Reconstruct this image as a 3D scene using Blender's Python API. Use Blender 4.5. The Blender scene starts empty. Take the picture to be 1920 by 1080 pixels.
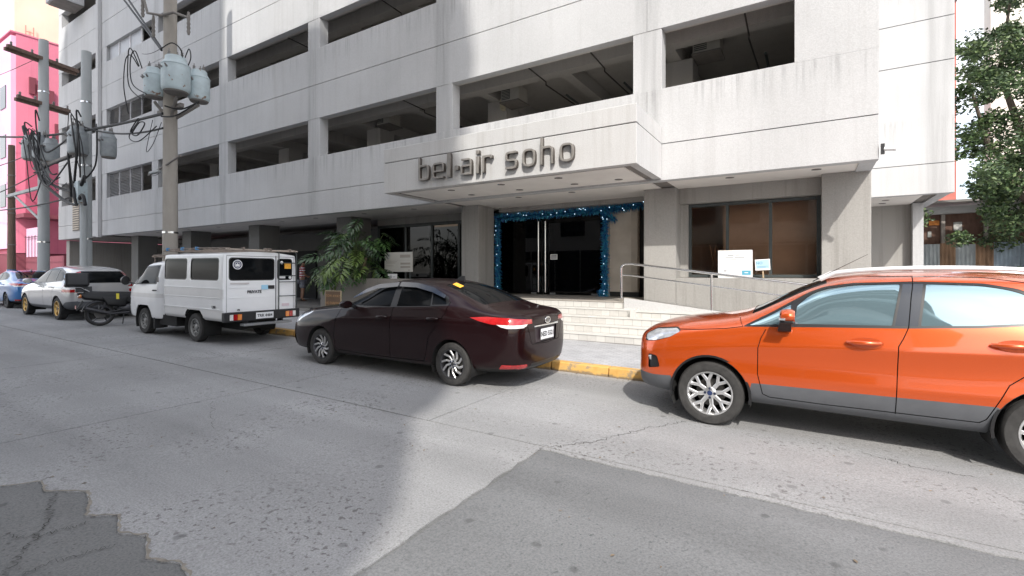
import bpy, bmesh, math, random
from mathutils import Vector, Matrix
from mathutils.bvhtree import BVHTree
random.seed(7)
R = math.radians
scene = bpy.context.scene
col = scene.collection

# ------------------------------------------------------------------ camera, sky, sun, exposure
EYE = 1.6
cam_d = bpy.data.cameras.new('camera')
cam_d.sensor_width = 36.0
cam_d.lens = 907.0 / 1920.0 * 36.0
cam_d.shift_y = -29.0 / 1920.0
cam_d.clip_start = 0.05
cam_d.clip_end = 3000.0
cam = bpy.data.objects.new('camera', cam_d)
col.objects.link(cam)
cam.location = (0, 0, EYE)
cam.rotation_euler = (R(90), 0, math.atan(907.0 / 1471.0))
scene.camera = cam

SUN_DIR = Vector((0.60, -0.93, 1.0)).normalized()          # from the ground towards the sun
SUN_EL = math.asin(SUN_DIR.z)
SUN_AZ = math.atan2(SUN_DIR.x, SUN_DIR.y)                  # from +Y towards +X
world = bpy.data.worlds.new('World')
scene.world = world
world.use_nodes = True
wn = world.node_tree
wn.nodes.clear()
w_out = wn.nodes.new('ShaderNodeOutputWorld')
w_bg = wn.nodes.new('ShaderNodeBackground')
w_sky = wn.nodes.new('ShaderNodeTexSky')
w_sky.sky_type = 'NISHITA'
w_sky.sun_disc = False
w_sky.sun_elevation = SUN_EL
w_sky.sun_rotation = SUN_AZ
w_sky.air_density = 1.0
w_sky.dust_density = 2.2
w_sky.ozone_density = 1.0
# thin bright cloud veil mixed over the clear sky
w_tc = wn.nodes.new('ShaderNodeTexCoord')
w_map = wn.nodes.new('ShaderNodeMapping')
w_map.inputs['Scale'].default_value = (1.0, 1.0, 2.6)
w_noise = wn.nodes.new('ShaderNodeTexNoise')
w_noise.inputs['Scale'].default_value = 2.4
w_noise.inputs['Detail'].default_value = 6.0
w_ramp = wn.nodes.new('ShaderNodeValToRGB')
w_ramp.color_ramp.elements[0].position = 0.38
w_ramp.color_ramp.elements[1].position = 0.70
w_mix = wn.nodes.new('ShaderNodeMix')
w_mix.data_type = 'RGBA'
w_mix.inputs['B'].default_value = (9.9, 9.75, 9.75, 1)
wn.links.new(w_tc.outputs['Generated'], w_map.inputs['Vector'])
wn.links.new(w_map.outputs['Vector'], w_noise.inputs['Vector'])
wn.links.new(w_noise.outputs['Fac'], w_ramp.inputs['Fac'])
wn.links.new(w_ramp.outputs['Color'], w_mix.inputs['Factor'])
wn.links.new(w_sky.outputs['Color'], w_mix.inputs['A'])
wn.links.new(w_mix.outputs['Result'], w_bg.inputs['Color'])
w_bg.inputs['Strength'].default_value = 0.15
wn.links.new(w_bg.outputs['Background'], w_out.inputs['Surface'])

sun_d = bpy.data.lights.new('sun', 'SUN')
sun_d.energy = 2.5
sun_d.angle = R(0.9)
sun_d.color = (1.0, 0.955, 0.89)
sun = bpy.data.objects.new('sun', sun_d)
col.objects.link(sun)
sun.rotation_euler = (-SUN_DIR).to_track_quat('-Z', 'Y').to_euler()
sun.location = SUN_DIR * 60

scene.view_settings.view_transform = 'Standard'
scene.view_settings.look = 'None'
scene.view_settings.exposure = 0.86
scene.view_settings.gamma = 1.0
scene.view_settings.use_curve_mapping = False

# ------------------------------------------------------------------ helpers
def gz(x):                                   # the street climbs gently to the left
    return -0.02 - 0.0085 * max(-45.0, min(12.0, x))
SLOPE = math.atan(0.0085)

def tag(o, label=None, cat=None, group=None, kind=None):
    if label: o['label'] = label
    if cat: o['category'] = cat
    if group: o['group'] = group
    if kind: o['kind'] = kind
    return o

def thing(name, label, cat, loc=(0, 0, 0), rot=(0, 0, 0), group=None):
    o = bpy.data.objects.new(name, None)
    o.empty_display_size = 0.2
    col.objects.link(o)
    o.location = loc
    o.rotation_euler = rot
    return tag(o, label, cat, group)

def link(name, me, parent=None, world=False):
    o = bpy.data.objects.new(name, me)
    col.objects.link(o)
    if parent is not None:
        o.parent = parent
        if world:
            p = Vector((0, 0, 0)); q = parent
            while q is not None:
                p += q.location; q = q.parent
            o.location = -p
    return o

class MB:
    def __init__(s):
        s.v = []; s.f = []
    def add(s, vs, fs):
        n = len(s.v)
        s.v.extend([tuple(p) for p in vs])
        s.f.extend([tuple(i + n for i in f) for f in fs])
        return s
    def box(s, x0, x1, y0, y1, z0, z1):
        return s.add([(x0,y0,z0),(x1,y0,z0),(x1,y1,z0),(x0,y1,z0),(x0,y0,z1),(x1,y0,z1),(x1,y1,z1),(x0,y1,z1)],
                     [(0,3,2,1),(4,5,6,7),(0,1,5,4),(1,2,6,5),(2,3,7,6),(3,0,4,7)])
    def hexa(s, pts):                        # 8 points ordered like box
        return s.add(pts, [(0,3,2,1),(4,5,6,7),(0,1,5,4),(1,2,6,5),(2,3,7,6),(3,0,4,7)])
    def obox(s, c, hx, hy, hz, m):           # oriented box: centre, half sizes, 3x3 matrix
        c = Vector(c)
        pts = [c + m @ Vector((sx*hx, sy*hy, sz*hz)) for sz in (-1, 1) for sx, sy in ((-1,-1),(1,-1),(1,1),(-1,1))]
        return s.hexa(pts)
    def cyl(s, p0, p1, r0, r1=None, n=12, caps=True):
        if r1 is None: r1 = r0
        p0, p1 = Vector(p0), Vector(p1)
        d = (p1 - p0).normalized()
        a = d.orthogonal().normalized(); b = d.cross(a)
        vs = []
        for p, r in ((p0, r0), (p1, r1)):
            for i in range(n):
                t = 2*math.pi*i/n
                vs.append(p + (a*math.cos(t) + b*math.sin(t))*r)
        fs = [(i, (i+1) % n, n+(i+1) % n, n+i) for i in range(n)]
        if caps: fs += [tuple(range(n-1, -1, -1)), tuple(range(n, 2*n))]
        return s.add(vs, fs)
    def tube(s, pts, r, n=8, caps=True):
        pts = [Vector(p) for p in pts]
        rs = r if isinstance(r, (list, tuple)) else [r]*len(pts)
        vs = []; ref = None
        for i, p in enumerate(pts):
            t = (pts[min(i+1, len(pts)-1)] - pts[max(i-1, 0)])
            if t.length < 1e-9: t = Vector((0,0,1))
            t.normalize()
            if ref is None: ref = t.orthogonal().normalized()
            a = (ref - t*ref.dot(t))
            if a.length < 1e-6: a = t.orthogonal()
            a.normalize(); ref = a; b = t.cross(a)
            for k in range(n):
                q = 2*math.pi*k/n
                vs.append(p + (a*math.cos(q) + b*math.sin(q))*rs[i])
        fs = []
        for i in range(len(pts)-1):
            for k in range(n):
                k2 = (k+1) % n
                fs.append((i*n+k, i*n+k2, (i+1)*n+k2, (i+1)*n+k))
        if caps: fs += [tuple(range(n-1, -1, -1)), tuple((len(pts)-1)*n+k for k in range(n))]
        return s.add(vs, fs)
    def lathe(s, prof, n=24, axis='z', c=(0,0,0)):    # prof: (radius, height)
        vs = []
        for r, h in prof:
            for k in range(n):
                q = 2*math.pi*k/n
                x, y = r*math.cos(q), r*math.sin(q)
                p = (x, y, h) if axis == 'z' else ((x, h, y) if axis == 'y' else (h, x, y))
                vs.append((p[0]+c[0], p[1]+c[1], p[2]+c[2]))
        fs = []
        for i in range(len(prof)-1):
            for k in range(n):
                k2 = (k+1) % n
                fs.append((i*n+k, i*n+k2, (i+1)*n+k2, (i+1)*n+k))
        if prof[0][0] > 1e-6: fs.append(tuple(range(n-1, -1, -1)))
        if prof[-1][0] > 1e-6: fs.append(tuple((len(prof)-1)*n+k for k in range(n)))
        return s.add(vs, fs)
    def prism(s, poly, d0, d1, fn):          # 2D polygon + two depths, fn(a, b, d) -> point
        n = len(poly)
        vs = [fn(a, b, d0) for a, b in poly] + [fn(a, b, d1) for a, b in poly]
        fs = [tuple(range(n-1, -1, -1)), tuple(range(n, 2*n))] + [(i, (i+1) % n, n+(i+1) % n, n+i) for i in range(n)]
        return s.add(vs, fs)
    def mesh(s, name, mat, smooth=False, bevel=0.0, segs=2, angle=40, fix=True):
        me = bpy.data.meshes.new(name)
        me.from_pydata(s.v, [], s.f)
        bm = bmesh.new(); bm.from_mesh(me)
        if fix: bmesh.ops.recalc_face_normals(bm, faces=bm.faces)
        if bevel > 0:
            es = [e for e in bm.edges if e.is_manifold and e.calc_face_angle(0) > R(angle)]
            bmesh.ops.bevel(bm, geom=es, offset=bevel, segments=segs, profile=0.6, affect='EDGES', clamp_overlap=True)
        bm.to_mesh(me); bm.free()
        if smooth:
            me.polygons.foreach_set('use_smooth', [True]*len(me.polygons))
            me.set_sharp_from_angle(angle=R(38))
        if mat is not None:
            me.materials.append(mat)
        return me
    def build(s, name, mat, parent=None, world=False, **k):
        return link(name, s.mesh(name, mat, **k), parent, world)

def rotz3(a): return Matrix.Rotation(a, 3, 'Z')

def copy_tree(o, parent=None):
    c = o.copy(); col.objects.link(c)
    if parent is not None: c.parent = parent
    for ch in [q for q in bpy.data.objects if q.parent == o]:
        copy_tree(ch, c)
    return c

def arc_poly(pts, rad, n=4):                # round the corners of a 2D polygon
    out = []
    m = len(pts)
    for i in range(m):
        p = Vector(pts[i]); a = Vector(pts[i-1]); b = Vector(pts[(i+1) % m])
        r = rad[i] if isinstance(rad, (list, tuple)) else rad
        if r <= 1e-6:
            out.append((p.x, p.y)); continue
        da, db = (a-p), (b-p)
        r = min(r, da.length*0.49, db.length*0.49)
        s0 = p + da.normalized()*r; s1 = p + db.normalized()*r
        for k in range(n+1):
            t = k/n
            q = s0*(1-t)**2 + p*2*t*(1-t) + s1*t*t
            out.append((q.x, q.y))
    return out

_dg = None
def curve_mesh(name, outlines, depth, bevel=0.0):     # filled 2D outlines with holes, extruded
    cu = bpy.data.curves.new(name, 'CURVE')
    cu.dimensions = '2D'; cu.fill_mode = 'BOTH'; cu.extrude = depth/2
    if bevel: cu.bevel_depth = bevel; cu.bevel_resolution = 1; cu.offset = -bevel
    for pl in outlines:
        sp = cu.splines.new('POLY'); sp.points.add(len(pl)-1)
        for p, q in zip(sp.points, pl): p.co = (q[0], q[1], 0, 1)
        sp.use_cyclic_u = True
    ob = bpy.data.objects.new(name, cu)
    me = bpy.data.meshes.new_from_object(ob)
    bpy.data.objects.remove(ob); bpy.data.curves.remove(cu)
    me.name = name
    return me

def text_mesh(name, body, size, depth=0.002, align='CENTER', bold=0.0):
    cu = bpy.data.curves.new(name, 'FONT')
    cu.body = body; cu.size = size; cu.extrude = depth/2; cu.align_x = align; cu.align_y = 'CENTER'
    cu.offset = bold; cu.resolution_u = 2
    ob = bpy.data.objects.new(name, cu)
    me = bpy.data.meshes.new_from_object(ob)
    bpy.data.objects.remove(ob); bpy.data.curves.remove(cu)
    me.name = name
    return me

def put_mesh(name, me, mat, parent, loc, rot, world=False):
    me.materials.clear(); me.materials.append(mat)
    o = link(name, me, parent)
    l = Vector(loc)
    if world and parent is not None: l = l - parent.location
    o.location = l; o.rotation_euler = rot
    return o
FRONT = (R(90), 0, 0)          # text lying in X-Z, facing -Y
REAR = (R(90), 0, R(90))       # text facing +X

# ------------------------------------------------------------------ materials
MATS = {}
def mat(name, base, rough=0.6, metal=0.0, var=0.0, vscale=2.0, vstretch=(1,1,1), bump=0.0, bscale=60.0,
        coat=0.0, spec=0.5, col2=None, emit=None, estr=0.0, ior=None, speck=None, rvar=0.0, detail=5.0, subsurf=0):
    if name in MATS: return MATS[name]
    m = bpy.data.materials.new(name); m.use_nodes = True
    nt = m.node_tree; b = nt.nodes['Principled BSDF']
    b.inputs['Base Color'].default_value = (*base, 1)
    b.inputs['Roughness'].default_value = rough
    b.inputs['Metallic'].default_value = metal
    b.inputs['Specular IOR Level'].default_value = spec
    if coat: b.inputs['Coat Weight'].default_value = coat; b.inputs['Coat Roughness'].default_value = 0.03; b.inputs['Coat IOR'].default_value = 1.6
    if ior: b.inputs['IOR'].default_value = ior
    if emit: b.inputs['Emission Color'].default_value = (*emit, 1); b.inputs['Emission Strength'].default_value = estr
    if var or bump or speck or rvar:
        tc = nt.nodes.new('ShaderNodeTexCoord'); mp = nt.nodes.new('ShaderNodeMapping')
        mp.inputs['Scale'].default_value = vstretch
        nt.links.new(tc.outputs['Object'], mp.inputs['Vector'])
    last = None
    if var:
        n = nt.nodes.new('ShaderNodeTexNoise'); n.inputs['Scale'].default_value = vscale; n.inputs['Detail'].default_value = detail
        n.inputs['Roughness'].default_value = 0.62
        nt.links.new(mp.outputs['Vector'], n.inputs['Vector'])
        r = nt.nodes.new('ShaderNodeValToRGB')
        r.color_ramp.elements[0].position = 0.28; r.color_ramp.elements[1].position = 0.72
        c0 = col2 if col2 else tuple(max(0, c*(1-var)) for c in base)
        c1 = tuple(min(1, c*(1+var*(0.0 if col2 else 1.0))) for c in base)
        r.color_ramp.elements[0].color = (*c0, 1); r.color_ramp.elements[1].color = (*c1, 1)
        nt.links.new(n.outputs['Fac'], r.inputs['Fac'])
        last = r.outputs['Color']
        if rvar:
            mr = nt.nodes.new('ShaderNodeMapRange'); mr.inputs['To Min'].default_value = rough-rvar; mr.inputs['To Max'].default_value = rough+rvar
            nt.links.new(n.outputs['Fac'], mr.inputs['Value']); nt.links.new(mr.outputs['Result'], b.inputs['Roughness'])
    if speck:                                  # (scale, threshold, colour, softness)
        n = nt.nodes.new('ShaderNodeTexNoise'); n.inputs['Scale'].default_value = speck[0]; n.inputs['Detail'].default_value = 2.0
        nt.links.new(tc.outputs['Object'], n.inputs['Vector'])
        r = nt.nodes.new('ShaderNodeValToRGB')
        r.color_ramp.elements[0].position = speck[1]; r.color_ramp.elements[1].position = min(1, speck[1]+speck[3])
        nt.links.new(n.outputs['Fac'], r.inputs['Fac'])
        mx = nt.nodes.new('ShaderNodeMix'); mx.data_type = 'RGBA'
        nt.links.new(r.outputs['Color'], mx.inputs['Factor'])
        mx.inputs['A'].default_value = (*base, 1)
        if last: nt.links.new(last, mx.inputs['A'])
        mx.inputs['B'].default_value = (*speck[2], 1)
        last = mx.outputs['Result']
    if last: nt.links.new(last, b.inputs['Base Color'])
    if bump:
        n = nt.nodes.new('ShaderNodeTexNoise'); n.inputs['Scale'].default_value = bscale; n.inputs['Detail'].default_value = 4
        nt.links.new(tc.outputs['Object'], n.inputs['Vector'])
        bp = nt.nodes.new('ShaderNodeBump'); bp.inputs['Strength'].default_value = bump; bp.inputs['Distance'].default_value = 0.01
        nt.links.new(n.outputs['Fac'], bp.inputs['Height']); nt.links.new(bp.outputs['Normal'], b.inputs['Normal'])
    MATS[name] = m
    return m

def nodes_mat(name):
    m = bpy.data.materials.new(name); m.use_nodes = True
    MATS[name] = m
    return m, m.node_tree, m.node_tree.nodes['Principled BSDF']

def N(nt, kind, **inp):
    n = nt.nodes.new(kind)
    for k, v in inp.items():
        if k.startswith('_'): setattr(n, k[1:], v)
        else: n.inputs[k.replace('__', ' ')].default_value = v
    return n
def ramp(nt, src, stops):
    r = nt.nodes.new('ShaderNodeValToRGB')
    e = r.color_ramp.elements
    while len(e) < len(stops): e.new(0.5)
    for el, (p, c) in zip(e, stops):
        el.position = p; el.color = (*c, 1) if len(c) == 3 else c
    nt.links.new(src, r.inputs['Fac'])
    return r.outputs['Color']
def mixc(nt, fac, a, b, mode='MIX'):
    m = nt.nodes.new('ShaderNodeMix'); m.data_type = 'RGBA'; m.blend_type = mode
    for s, x in (('Factor', fac), ('A', a), ('B', b)):
        if isinstance(x, (int, float)): m.inputs[s].default_value = x
        elif isinstance(x, tuple): m.inputs[s].default_value = (*x, 1) if len(x) == 3 else x
        else: nt.links.new(x, m.inputs[s])
    return m.outputs['Result']

def concrete(name, base, stain=(0.30, 0.29, 0.27), amount=0.5, cols=False):
    m, nt, b = nodes_mat(name)
    tc = N(nt, 'ShaderNodeTexCoord')
    big = N(nt, 'ShaderNodeTexNoise', Scale=0.55, Detail=5.0)
    nt.links.new(tc.outputs['Object'], big.inputs['Vector'])
    c = ramp(nt, big.outputs['Fac'], [(0.3, tuple(x*0.90 for x in base)), (0.7, tuple(min(1, x*1.05) for x in base))])
    # vertical rain streaks, narrow in X and Y and long in Z
    mp = N(nt, 'ShaderNodeMapping', Scale=(2.6, 2.6, 0.10))
    nt.links.new(tc.outputs['Object'], mp.inputs['Vector'])
    st = N(nt, 'ShaderNodeTexNoise', Scale=1.6, Detail=6.0, Roughness=0.7)
    nt.links.new(mp.outputs['Vector'], st.inputs['Vector'])
    k = ramp(nt, st.outputs['Fac'], [(0.50, (0, 0, 0)), (0.78, (amount,)*3)])
    c = mixc(nt, k, c, stain)
    if cols:                                   # soot washed down below the columns, every 5.52 m
        sp = N(nt, 'ShaderNodeSeparateXYZ'); nt.links.new(tc.outputs['Object'], sp.inputs['Vector'])
        m1 = N(nt, 'ShaderNodeMath', _operation='MULTIPLY_ADD'); m1.inputs[1].default_value = 1/5.52; m1.inputs[2].default_value = 13.88/5.52 + 0.5 + 20
        nt.links.new(sp.outputs['X'], m1.inputs[0])
        wn2 = N(nt, 'ShaderNodeTexNoise', Scale=0.8, Detail=4.0); nt.links.new(tc.outputs['Object'], wn2.inputs['Vector'])
        m0 = N(nt, 'ShaderNodeMath', _operation='MULTIPLY_ADD'); m0.inputs[1].default_value = 0.05; nt.links.new(wn2.outputs['Fac'], m0.inputs[0]); nt.links.new(m1.outputs['Value'], m0.inputs[2])
        m2 = N(nt, 'ShaderNodeMath', _operation='FRACT'); nt.links.new(m0.outputs['Value'], m2.inputs[0])
        k0 = ramp(nt, m2.outputs['Value'], [(0.455, (0, 0, 0)), (0.485, (1, 1, 1)), (0.545, (1, 1, 1)), (0.575, (0, 0, 0))])
        k1 = ramp(nt, st.outputs['Fac'], [(0.35, (0.05,)*3), (0.60, (0.55,)*3)])
        c = mixc(nt, mixc(nt, 1.0, k0, k1, 'MULTIPLY'), c, tuple(x*0.62 for x in base))
        # short dirt runs below the window sills
        zr = N(nt, 'ShaderNodeMath', _operation='MULTIPLY'); zr.inputs[1].default_value = 1/16.0; nt.links.new(sp.outputs['Z'], zr.inputs[0])
        stops = []
        for zs in (5.39, 8.93, 12.30, 15.65): stops += [((zs-0.75)/16, (0, 0, 0)), ((zs-0.03)/16, (0.85,)*3), ((zs+0.01)/16, (0, 0, 0))]
        kz = ramp(nt, zr.outputs['Value'], stops)
        mp3 = N(nt, 'ShaderNodeMapping', Scale=(7.0, 7.0, 0.25)); nt.links.new(tc.outputs['Object'], mp3.inputs['Vector'])
        s3 = N(nt, 'ShaderNodeTexNoise', Scale=1.3, Detail=5.0, Roughness=0.7); nt.links.new(mp3.outputs['Vector'], s3.inputs['Vector'])
        k3 = ramp(nt, s3.outputs['Fac'], [(0.50, (0, 0, 0)), (0.66, (0.75,)*3)])
        c = mixc(nt, mixc(nt, 1.0, kz, k3, 'MULTIPLY'), c, tuple(x*0.5 for x in base))
    # blotchy patches of old plaster
    pn = N(nt, 'ShaderNodeTexNoise', Scale=2.2, Detail=8.0, Roughness=0.7)
    nt.links.new(tc.outputs['Object'], pn.inputs['Vector'])
    k2 = ramp(nt, pn.outputs['Fac'], [(0.60, (0, 0, 0)), (0.72, (amount*0.5,)*3)])
    c = mixc(nt, k2, c, tuple(x*0.72 for x in base))
    gr = N(nt, 'ShaderNodeTexNoise', Scale=55.0, Detail=3.0)
    nt.links.new(tc.outputs['Object'], gr.inputs['Vector'])
    g = ramp(nt, gr.outputs['Fac'], [(0.3, (0.90,)*3), (0.7, (1.06,)*3)])
    c = mixc(nt, 1.0, c, g, 'MULTIPLY')
    nt.links.new(c, b.inputs['Base Color'])
    b.inputs['Roughness'].default_value = 0.88
    bp = N(nt, 'ShaderNodeBump', Strength=0.35, Distance=0.006)
    nt.links.new(gr.outputs['Fac'], bp.inputs['Height'])
    nt.links.new(bp.outputs['Normal'], b.inputs['Normal'])
    return m

M_facade = concrete('facade concrete', (0.49, 0.495, 0.50), (0.31, 0.30, 0.29), 0.34, cols=True)
M_canopy = concrete('canopy concrete', (0.53, 0.53, 0.525), (0.28, 0.26, 0.23), 0.5)
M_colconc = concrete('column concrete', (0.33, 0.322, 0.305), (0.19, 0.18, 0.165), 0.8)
M_shadeconc = concrete('shade darkened concrete', (0.17, 0.168, 0.16), (0.10, 0.10, 0.09), 0.4)  # column concrete darkened to hold the deep shade of the car park
M_inner = concrete('garage concrete', (0.52, 0.50, 0.47), (0.3, 0.28, 0.26), 0.4)
M_soffit = mat('soffit paint', (0.74, 0.71, 0.67), 0.8, var=0.08, vscale=1.5)
M_joint = mat('dark joint', (0.05, 0.05, 0.05), 0.9)
M_drip = mat('drip edge', (0.20, 0.185, 0.17), 0.85, var=0.2, vscale=3)
M_black = mat('black plastic', (0.018, 0.018, 0.02), 0.5, var=0.15, vscale=9)
M_rubber = mat('tyre rubber', (0.035, 0.034, 0.033), 0.85, var=0.35, vscale=14, bump=0.25, bscale=160)
M_steel = mat('stainless steel', (0.72, 0.72, 0.72), 0.22, metal=1.0, var=0.06, vscale=20)
M_frame = mat('window frame', (0.055, 0.065, 0.065), 0.45, var=0.15, vscale=8)
M_dark = mat('dark interior', (0.03, 0.03, 0.03), 0.9)
M_white = mat('white board', (0.80, 0.80, 0.80), 0.6, var=0.04, vscale=4)
M_ink = mat('dark ink', (0.05, 0.05, 0.055), 0.7)
M_greyink = mat('faded ink', (0.40, 0.41, 0.43), 0.7)

def glass_mat(name, tint, keep, gloss=1.0, ior=1.5, rough=0.01):
    m, nt, b = nodes_mat(name)
    out = nt.nodes['Material Output']
    tr = N(nt, 'ShaderNodeBsdfTransparent'); tr.inputs['Color'].default_value = (*[t*keep for t in tint], 1)
    gl = N(nt, 'ShaderNodeBsdfGlossy'); gl.inputs['Roughness'].default_value = rough; gl.inputs['Color'].default_value = (gloss,)*3 + (1,)
    fr = N(nt, 'ShaderNodeFresnel', IOR=ior)
    mx = N(nt, 'ShaderNodeMixShader')
    nt.links.new(fr.outputs['Fac'], mx.inputs['Fac']); nt.links.new(tr.outputs['BSDF'], mx.inputs[1]); nt.links.new(gl.outputs['BSDF'], mx.inputs[2])
    nt.links.new(mx.outputs['Shader'], out.inputs['Surface'])
    return m
M_glass = glass_mat('tinted shop glass', (0.92, 0.88, 0.84), 0.95)
M_doorglass = glass_mat('dark door glass', (0.5, 0.52, 0.52), 0.25, gloss=0.55)
# ------------------------------------------------------------------ road, kerb, pavement
def asphalt(name, base, pit, pitk=0.60, rough=0.9):
    m, nt, b = nodes_mat(name)
    tc = N(nt, 'ShaderNodeTexCoord')
    big = N(nt, 'ShaderNodeTexNoise', Scale=0.45, Detail=6.0, Roughness=0.6)
    nt.links.new(tc.outputs['Object'], big.inputs['Vector'])
    c = ramp(nt, big.outputs['Fac'], [(0.25, tuple(x*0.74 for x in base)), (0.75, tuple(x*1.16 for x in base))])
    fine = N(nt, 'ShaderNodeTexNoise', Scale=70.0, Detail=3.0, Roughness=0.75)
    nt.links.new(tc.outputs['Object'], fine.inputs['Vector'])
    c = mixc(nt, 1.0, c, ramp(nt, fine.outputs['Fac'], [(0.28, (0.66,)*3), (0.5, (1.0,)*3), (0.75, (1.30,)*3)]), 'MULTIPLY')
    pits = N(nt, 'ShaderNodeTexNoise', Scale=26.0, Detail=3.0, Roughness=0.55)
    nt.links.new(tc.outputs['Object'], pits.inputs['Vector'])
    area = N(nt, 'ShaderNodeTexNoise', Scale=0.9, Detail=3.0)
    nt.links.new(tc.outputs['Object'], area.inputs['Vector'])
    pk = ramp(nt, pits.outputs['Fac'], [(pitk, (0, 0, 0)), (pitk+0.06, (0.75,)*3)])
    ak = ramp(nt, area.outputs['Fac'], [(0.42, (0.05,)*3), (0.62, (1, 1, 1))])
    pk = mixc(nt, 1.0, pk, ak, 'MULTIPLY')
    c = mixc(nt, pk, c, pit)
    # long tyre-polished bands along the street
    mp = N(nt, 'ShaderNodeMapping', Scale=(0.05, 1.1, 1.0))
    nt.links.new(tc.outputs['Object'], mp.inputs['Vector'])
    tr = N(nt, 'ShaderNodeTexNoise', Scale=1.2, Detail=4.0)
    nt.links.new(mp.outputs['Vector'], tr.inputs['Vector'])
    c = mixc(nt, 1.0, c, ramp(nt, tr.outputs['Fac'], [(0.35, (0.88,)*3), (0.65, (1.08,)*3)]), 'MULTIPLY')
    # oil drips
    dv = N(nt, 'ShaderNodeTexVoronoi', Scale=3.1)
    nt.links.new(tc.outputs['Object'], dv.inputs['Vector'])
    wob = N(nt, 'ShaderNodeTexNoise', Scale=9.0, Detail=3.0)
    nt.links.new(tc.outputs['Object'], wob.inputs['Vector'])
    ad = N(nt, 'ShaderNodeMath', _operation='MULTIPLY_ADD'); ad.inputs[1].default_value = 0.16
    nt.links.new(wob.outputs['Fac'], ad.inputs[0]); nt.links.new(dv.outputs['Distance'], ad.inputs[2])
    dk = ramp(nt, ad.outputs['Value'], [(0.155, (0.6,)*3), (0.20, (0, 0, 0))])
    c = mixc(nt, dk, c, tuple(x*0.45 for x in base))
    nt.links.new(c, b.inputs['Base Color'])
    b.inputs['Roughness'].default_value = rough
    b.inputs['Specular IOR Level'].default_value = 0.25
    hs = N(nt, 'ShaderNodeMath', _operation='SUBTRACT')
    nt.links.new(fine.outputs['Fac'], hs.inputs[0]); nt.links.new(pk, hs.inputs[1])
    bp = N(nt, 'ShaderNodeBump', Strength=0.55, Distance=0.008)
    nt.links.new(hs.outputs['Value'], bp.inputs['Height']); nt.links.new(bp.outputs['Normal'], b.inputs['Normal'])
    return m
M_slab = asphalt('worn road concrete', (0.30, 0.302, 0.303), (0.12, 0.11, 0.11), 0.58)
M_asph = asphalt('old asphalt', (0.165, 0.167, 0.165), (0.06, 0.05, 0.05), 0.64)
M_asph2 = asphalt('grey patched asphalt', (0.175, 0.179, 0.182), (0.07, 0.08, 0.08), 0.64)
M_ground = mat('far ground', (0.16, 0.16, 0.155), 0.9, var=0.2, vscale=0.3)

g = MB()
g.add([(-700, -700, -0.35), (700, -700, -0.35), (700, 700, -0.35), (-700, 700, -0.35)], [(0, 1, 2, 3)])
tag(g.build('ground', M_ground), kind='structure')

KERB_Y = 7.06
xs = [-120, -45] + [x*1.5 for x in range(-29, 8)] + [12, 60]
r = MB()
for i, x in enumerate(xs):
    r.v += [(x, -3.2, gz(x)-0.008), (x, KERB_Y+0.05, gz(x)-0.008)]
for i in range(len(xs)-1):
    r.f.append((2*i, 2*i+2, 2*i+3, 2*i+1))
road = r.build('road', M_asph)
tag(road, kind='structure')

def slab(poly, name='concrete_slab', m_=None, top=0.0):                              # a concrete bay laid a few millimetres proud of the asphalt bed
    m = MB(); n = len(poly)
    m.v = [(x, y, gz(x)-0.012) for x, y in poly] + [(x, y, gz(x)+top) for x, y in poly]
    m.f = [tuple(range(n, 2*n))] + [(i, (i+1) % n, n+(i+1) % n, n+i) for i in range(n)]
    return m.build(name, m_ or M_slab, road)
def wob(x0, y0, x1, y1, n, a):
    out = []
    for i in range(n+1):
        t = i/n
        j = a*(random.random()-0.5)*2 if 0 < i < n else 0
        dx, dy = x1-x0, y1-y0; l = math.hypot(dx, dy)
        out.append((x0+dx*t - dy/l*j, y0+dy*t + dx/l*j))
    return out
J = 0.010
LONGJ = 3.95
far = [-46, -38, -30, -25.5, -21, -16.5, -12.0, -9.2, -6.32, -3.49, 5.4, 9.9, 14.4, 24]
for a, b in zip(far, far[1:]):
    slab(wob(a+J, LONGJ+J, b-J, LONGJ+J, 10, 0.004) + wob(b-J, LONGJ+J, b-J, KERB_Y-0.16, 6, 0.004)[1:]
         + [(a+J, KERB_Y-0.16)])
near = [-46, -38, -30, -25, -20, -15.5, -10.9, -6.32]
for a, b in zip(near, near[1:]):
    slab([(a+J, 1.0), (b-J, 1.0)] + wob(b-J, 1.0, b-J, LONGJ-J, 6, 0.004)[1:] + [(a+J, LONGJ-J)])
# the bay in front of the camera: broken edge towards the asphalt on two sides
edge = [(-6.32+J, 0.55), (-5.6, 0.72), (-5.1, 1.02), (-4.95, 1.24), (-4.7, 1.20), (-4.45, 1.36), (-4.21, 1.30), (-4.02, 1.22), (-3.86, 1.34),
        (-3.6, 1.25), (-3.42, 1.33), (-3.15, 1.22), (-2.95, 1.30), (-2.78, 1.27), (-2.6, 1.12), (-2.45, 0.8), (-2.2, 0.3)]
fine_edge = []
for p, q in zip(edge, edge[1:]):
    fine_edge += wob(*p, *q, 5, 0.006)[:-1]
slab(fine_edge + [edge[-1]] + wob(-2.05, 0.1, -2.09, LONGJ-0.075, 30, 0.014) + [(-2.09, LONGJ-J)]
     + [(-6.32+J, LONGJ-J)])
# thin strip of concrete between the long joint and the asphalt patch
slab(wob(-2.08, LONGJ-0.07, 1.2, LONGJ-0.10, 34, 0.013) + wob(1.2, LONGJ-0.10, 9.0, LONGJ-0.2, 40, 0.015)[1:]
     + [(9.0, LONGJ-J), (-2.08, LONGJ-J)])
slab([(-1.98, -3.1), (9.0, -3.1), (9.0, LONGJ-0.23)] + wob(9.0, LONGJ-0.23, 1.2, LONGJ-0.125, 30, 0.012)[1:] + wob(1.2, LONGJ-0.125, -2.06, LONGJ-0.095, 34, 0.012)[1:], 'asphalt_patch', M_asph2, -0.003)
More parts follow.
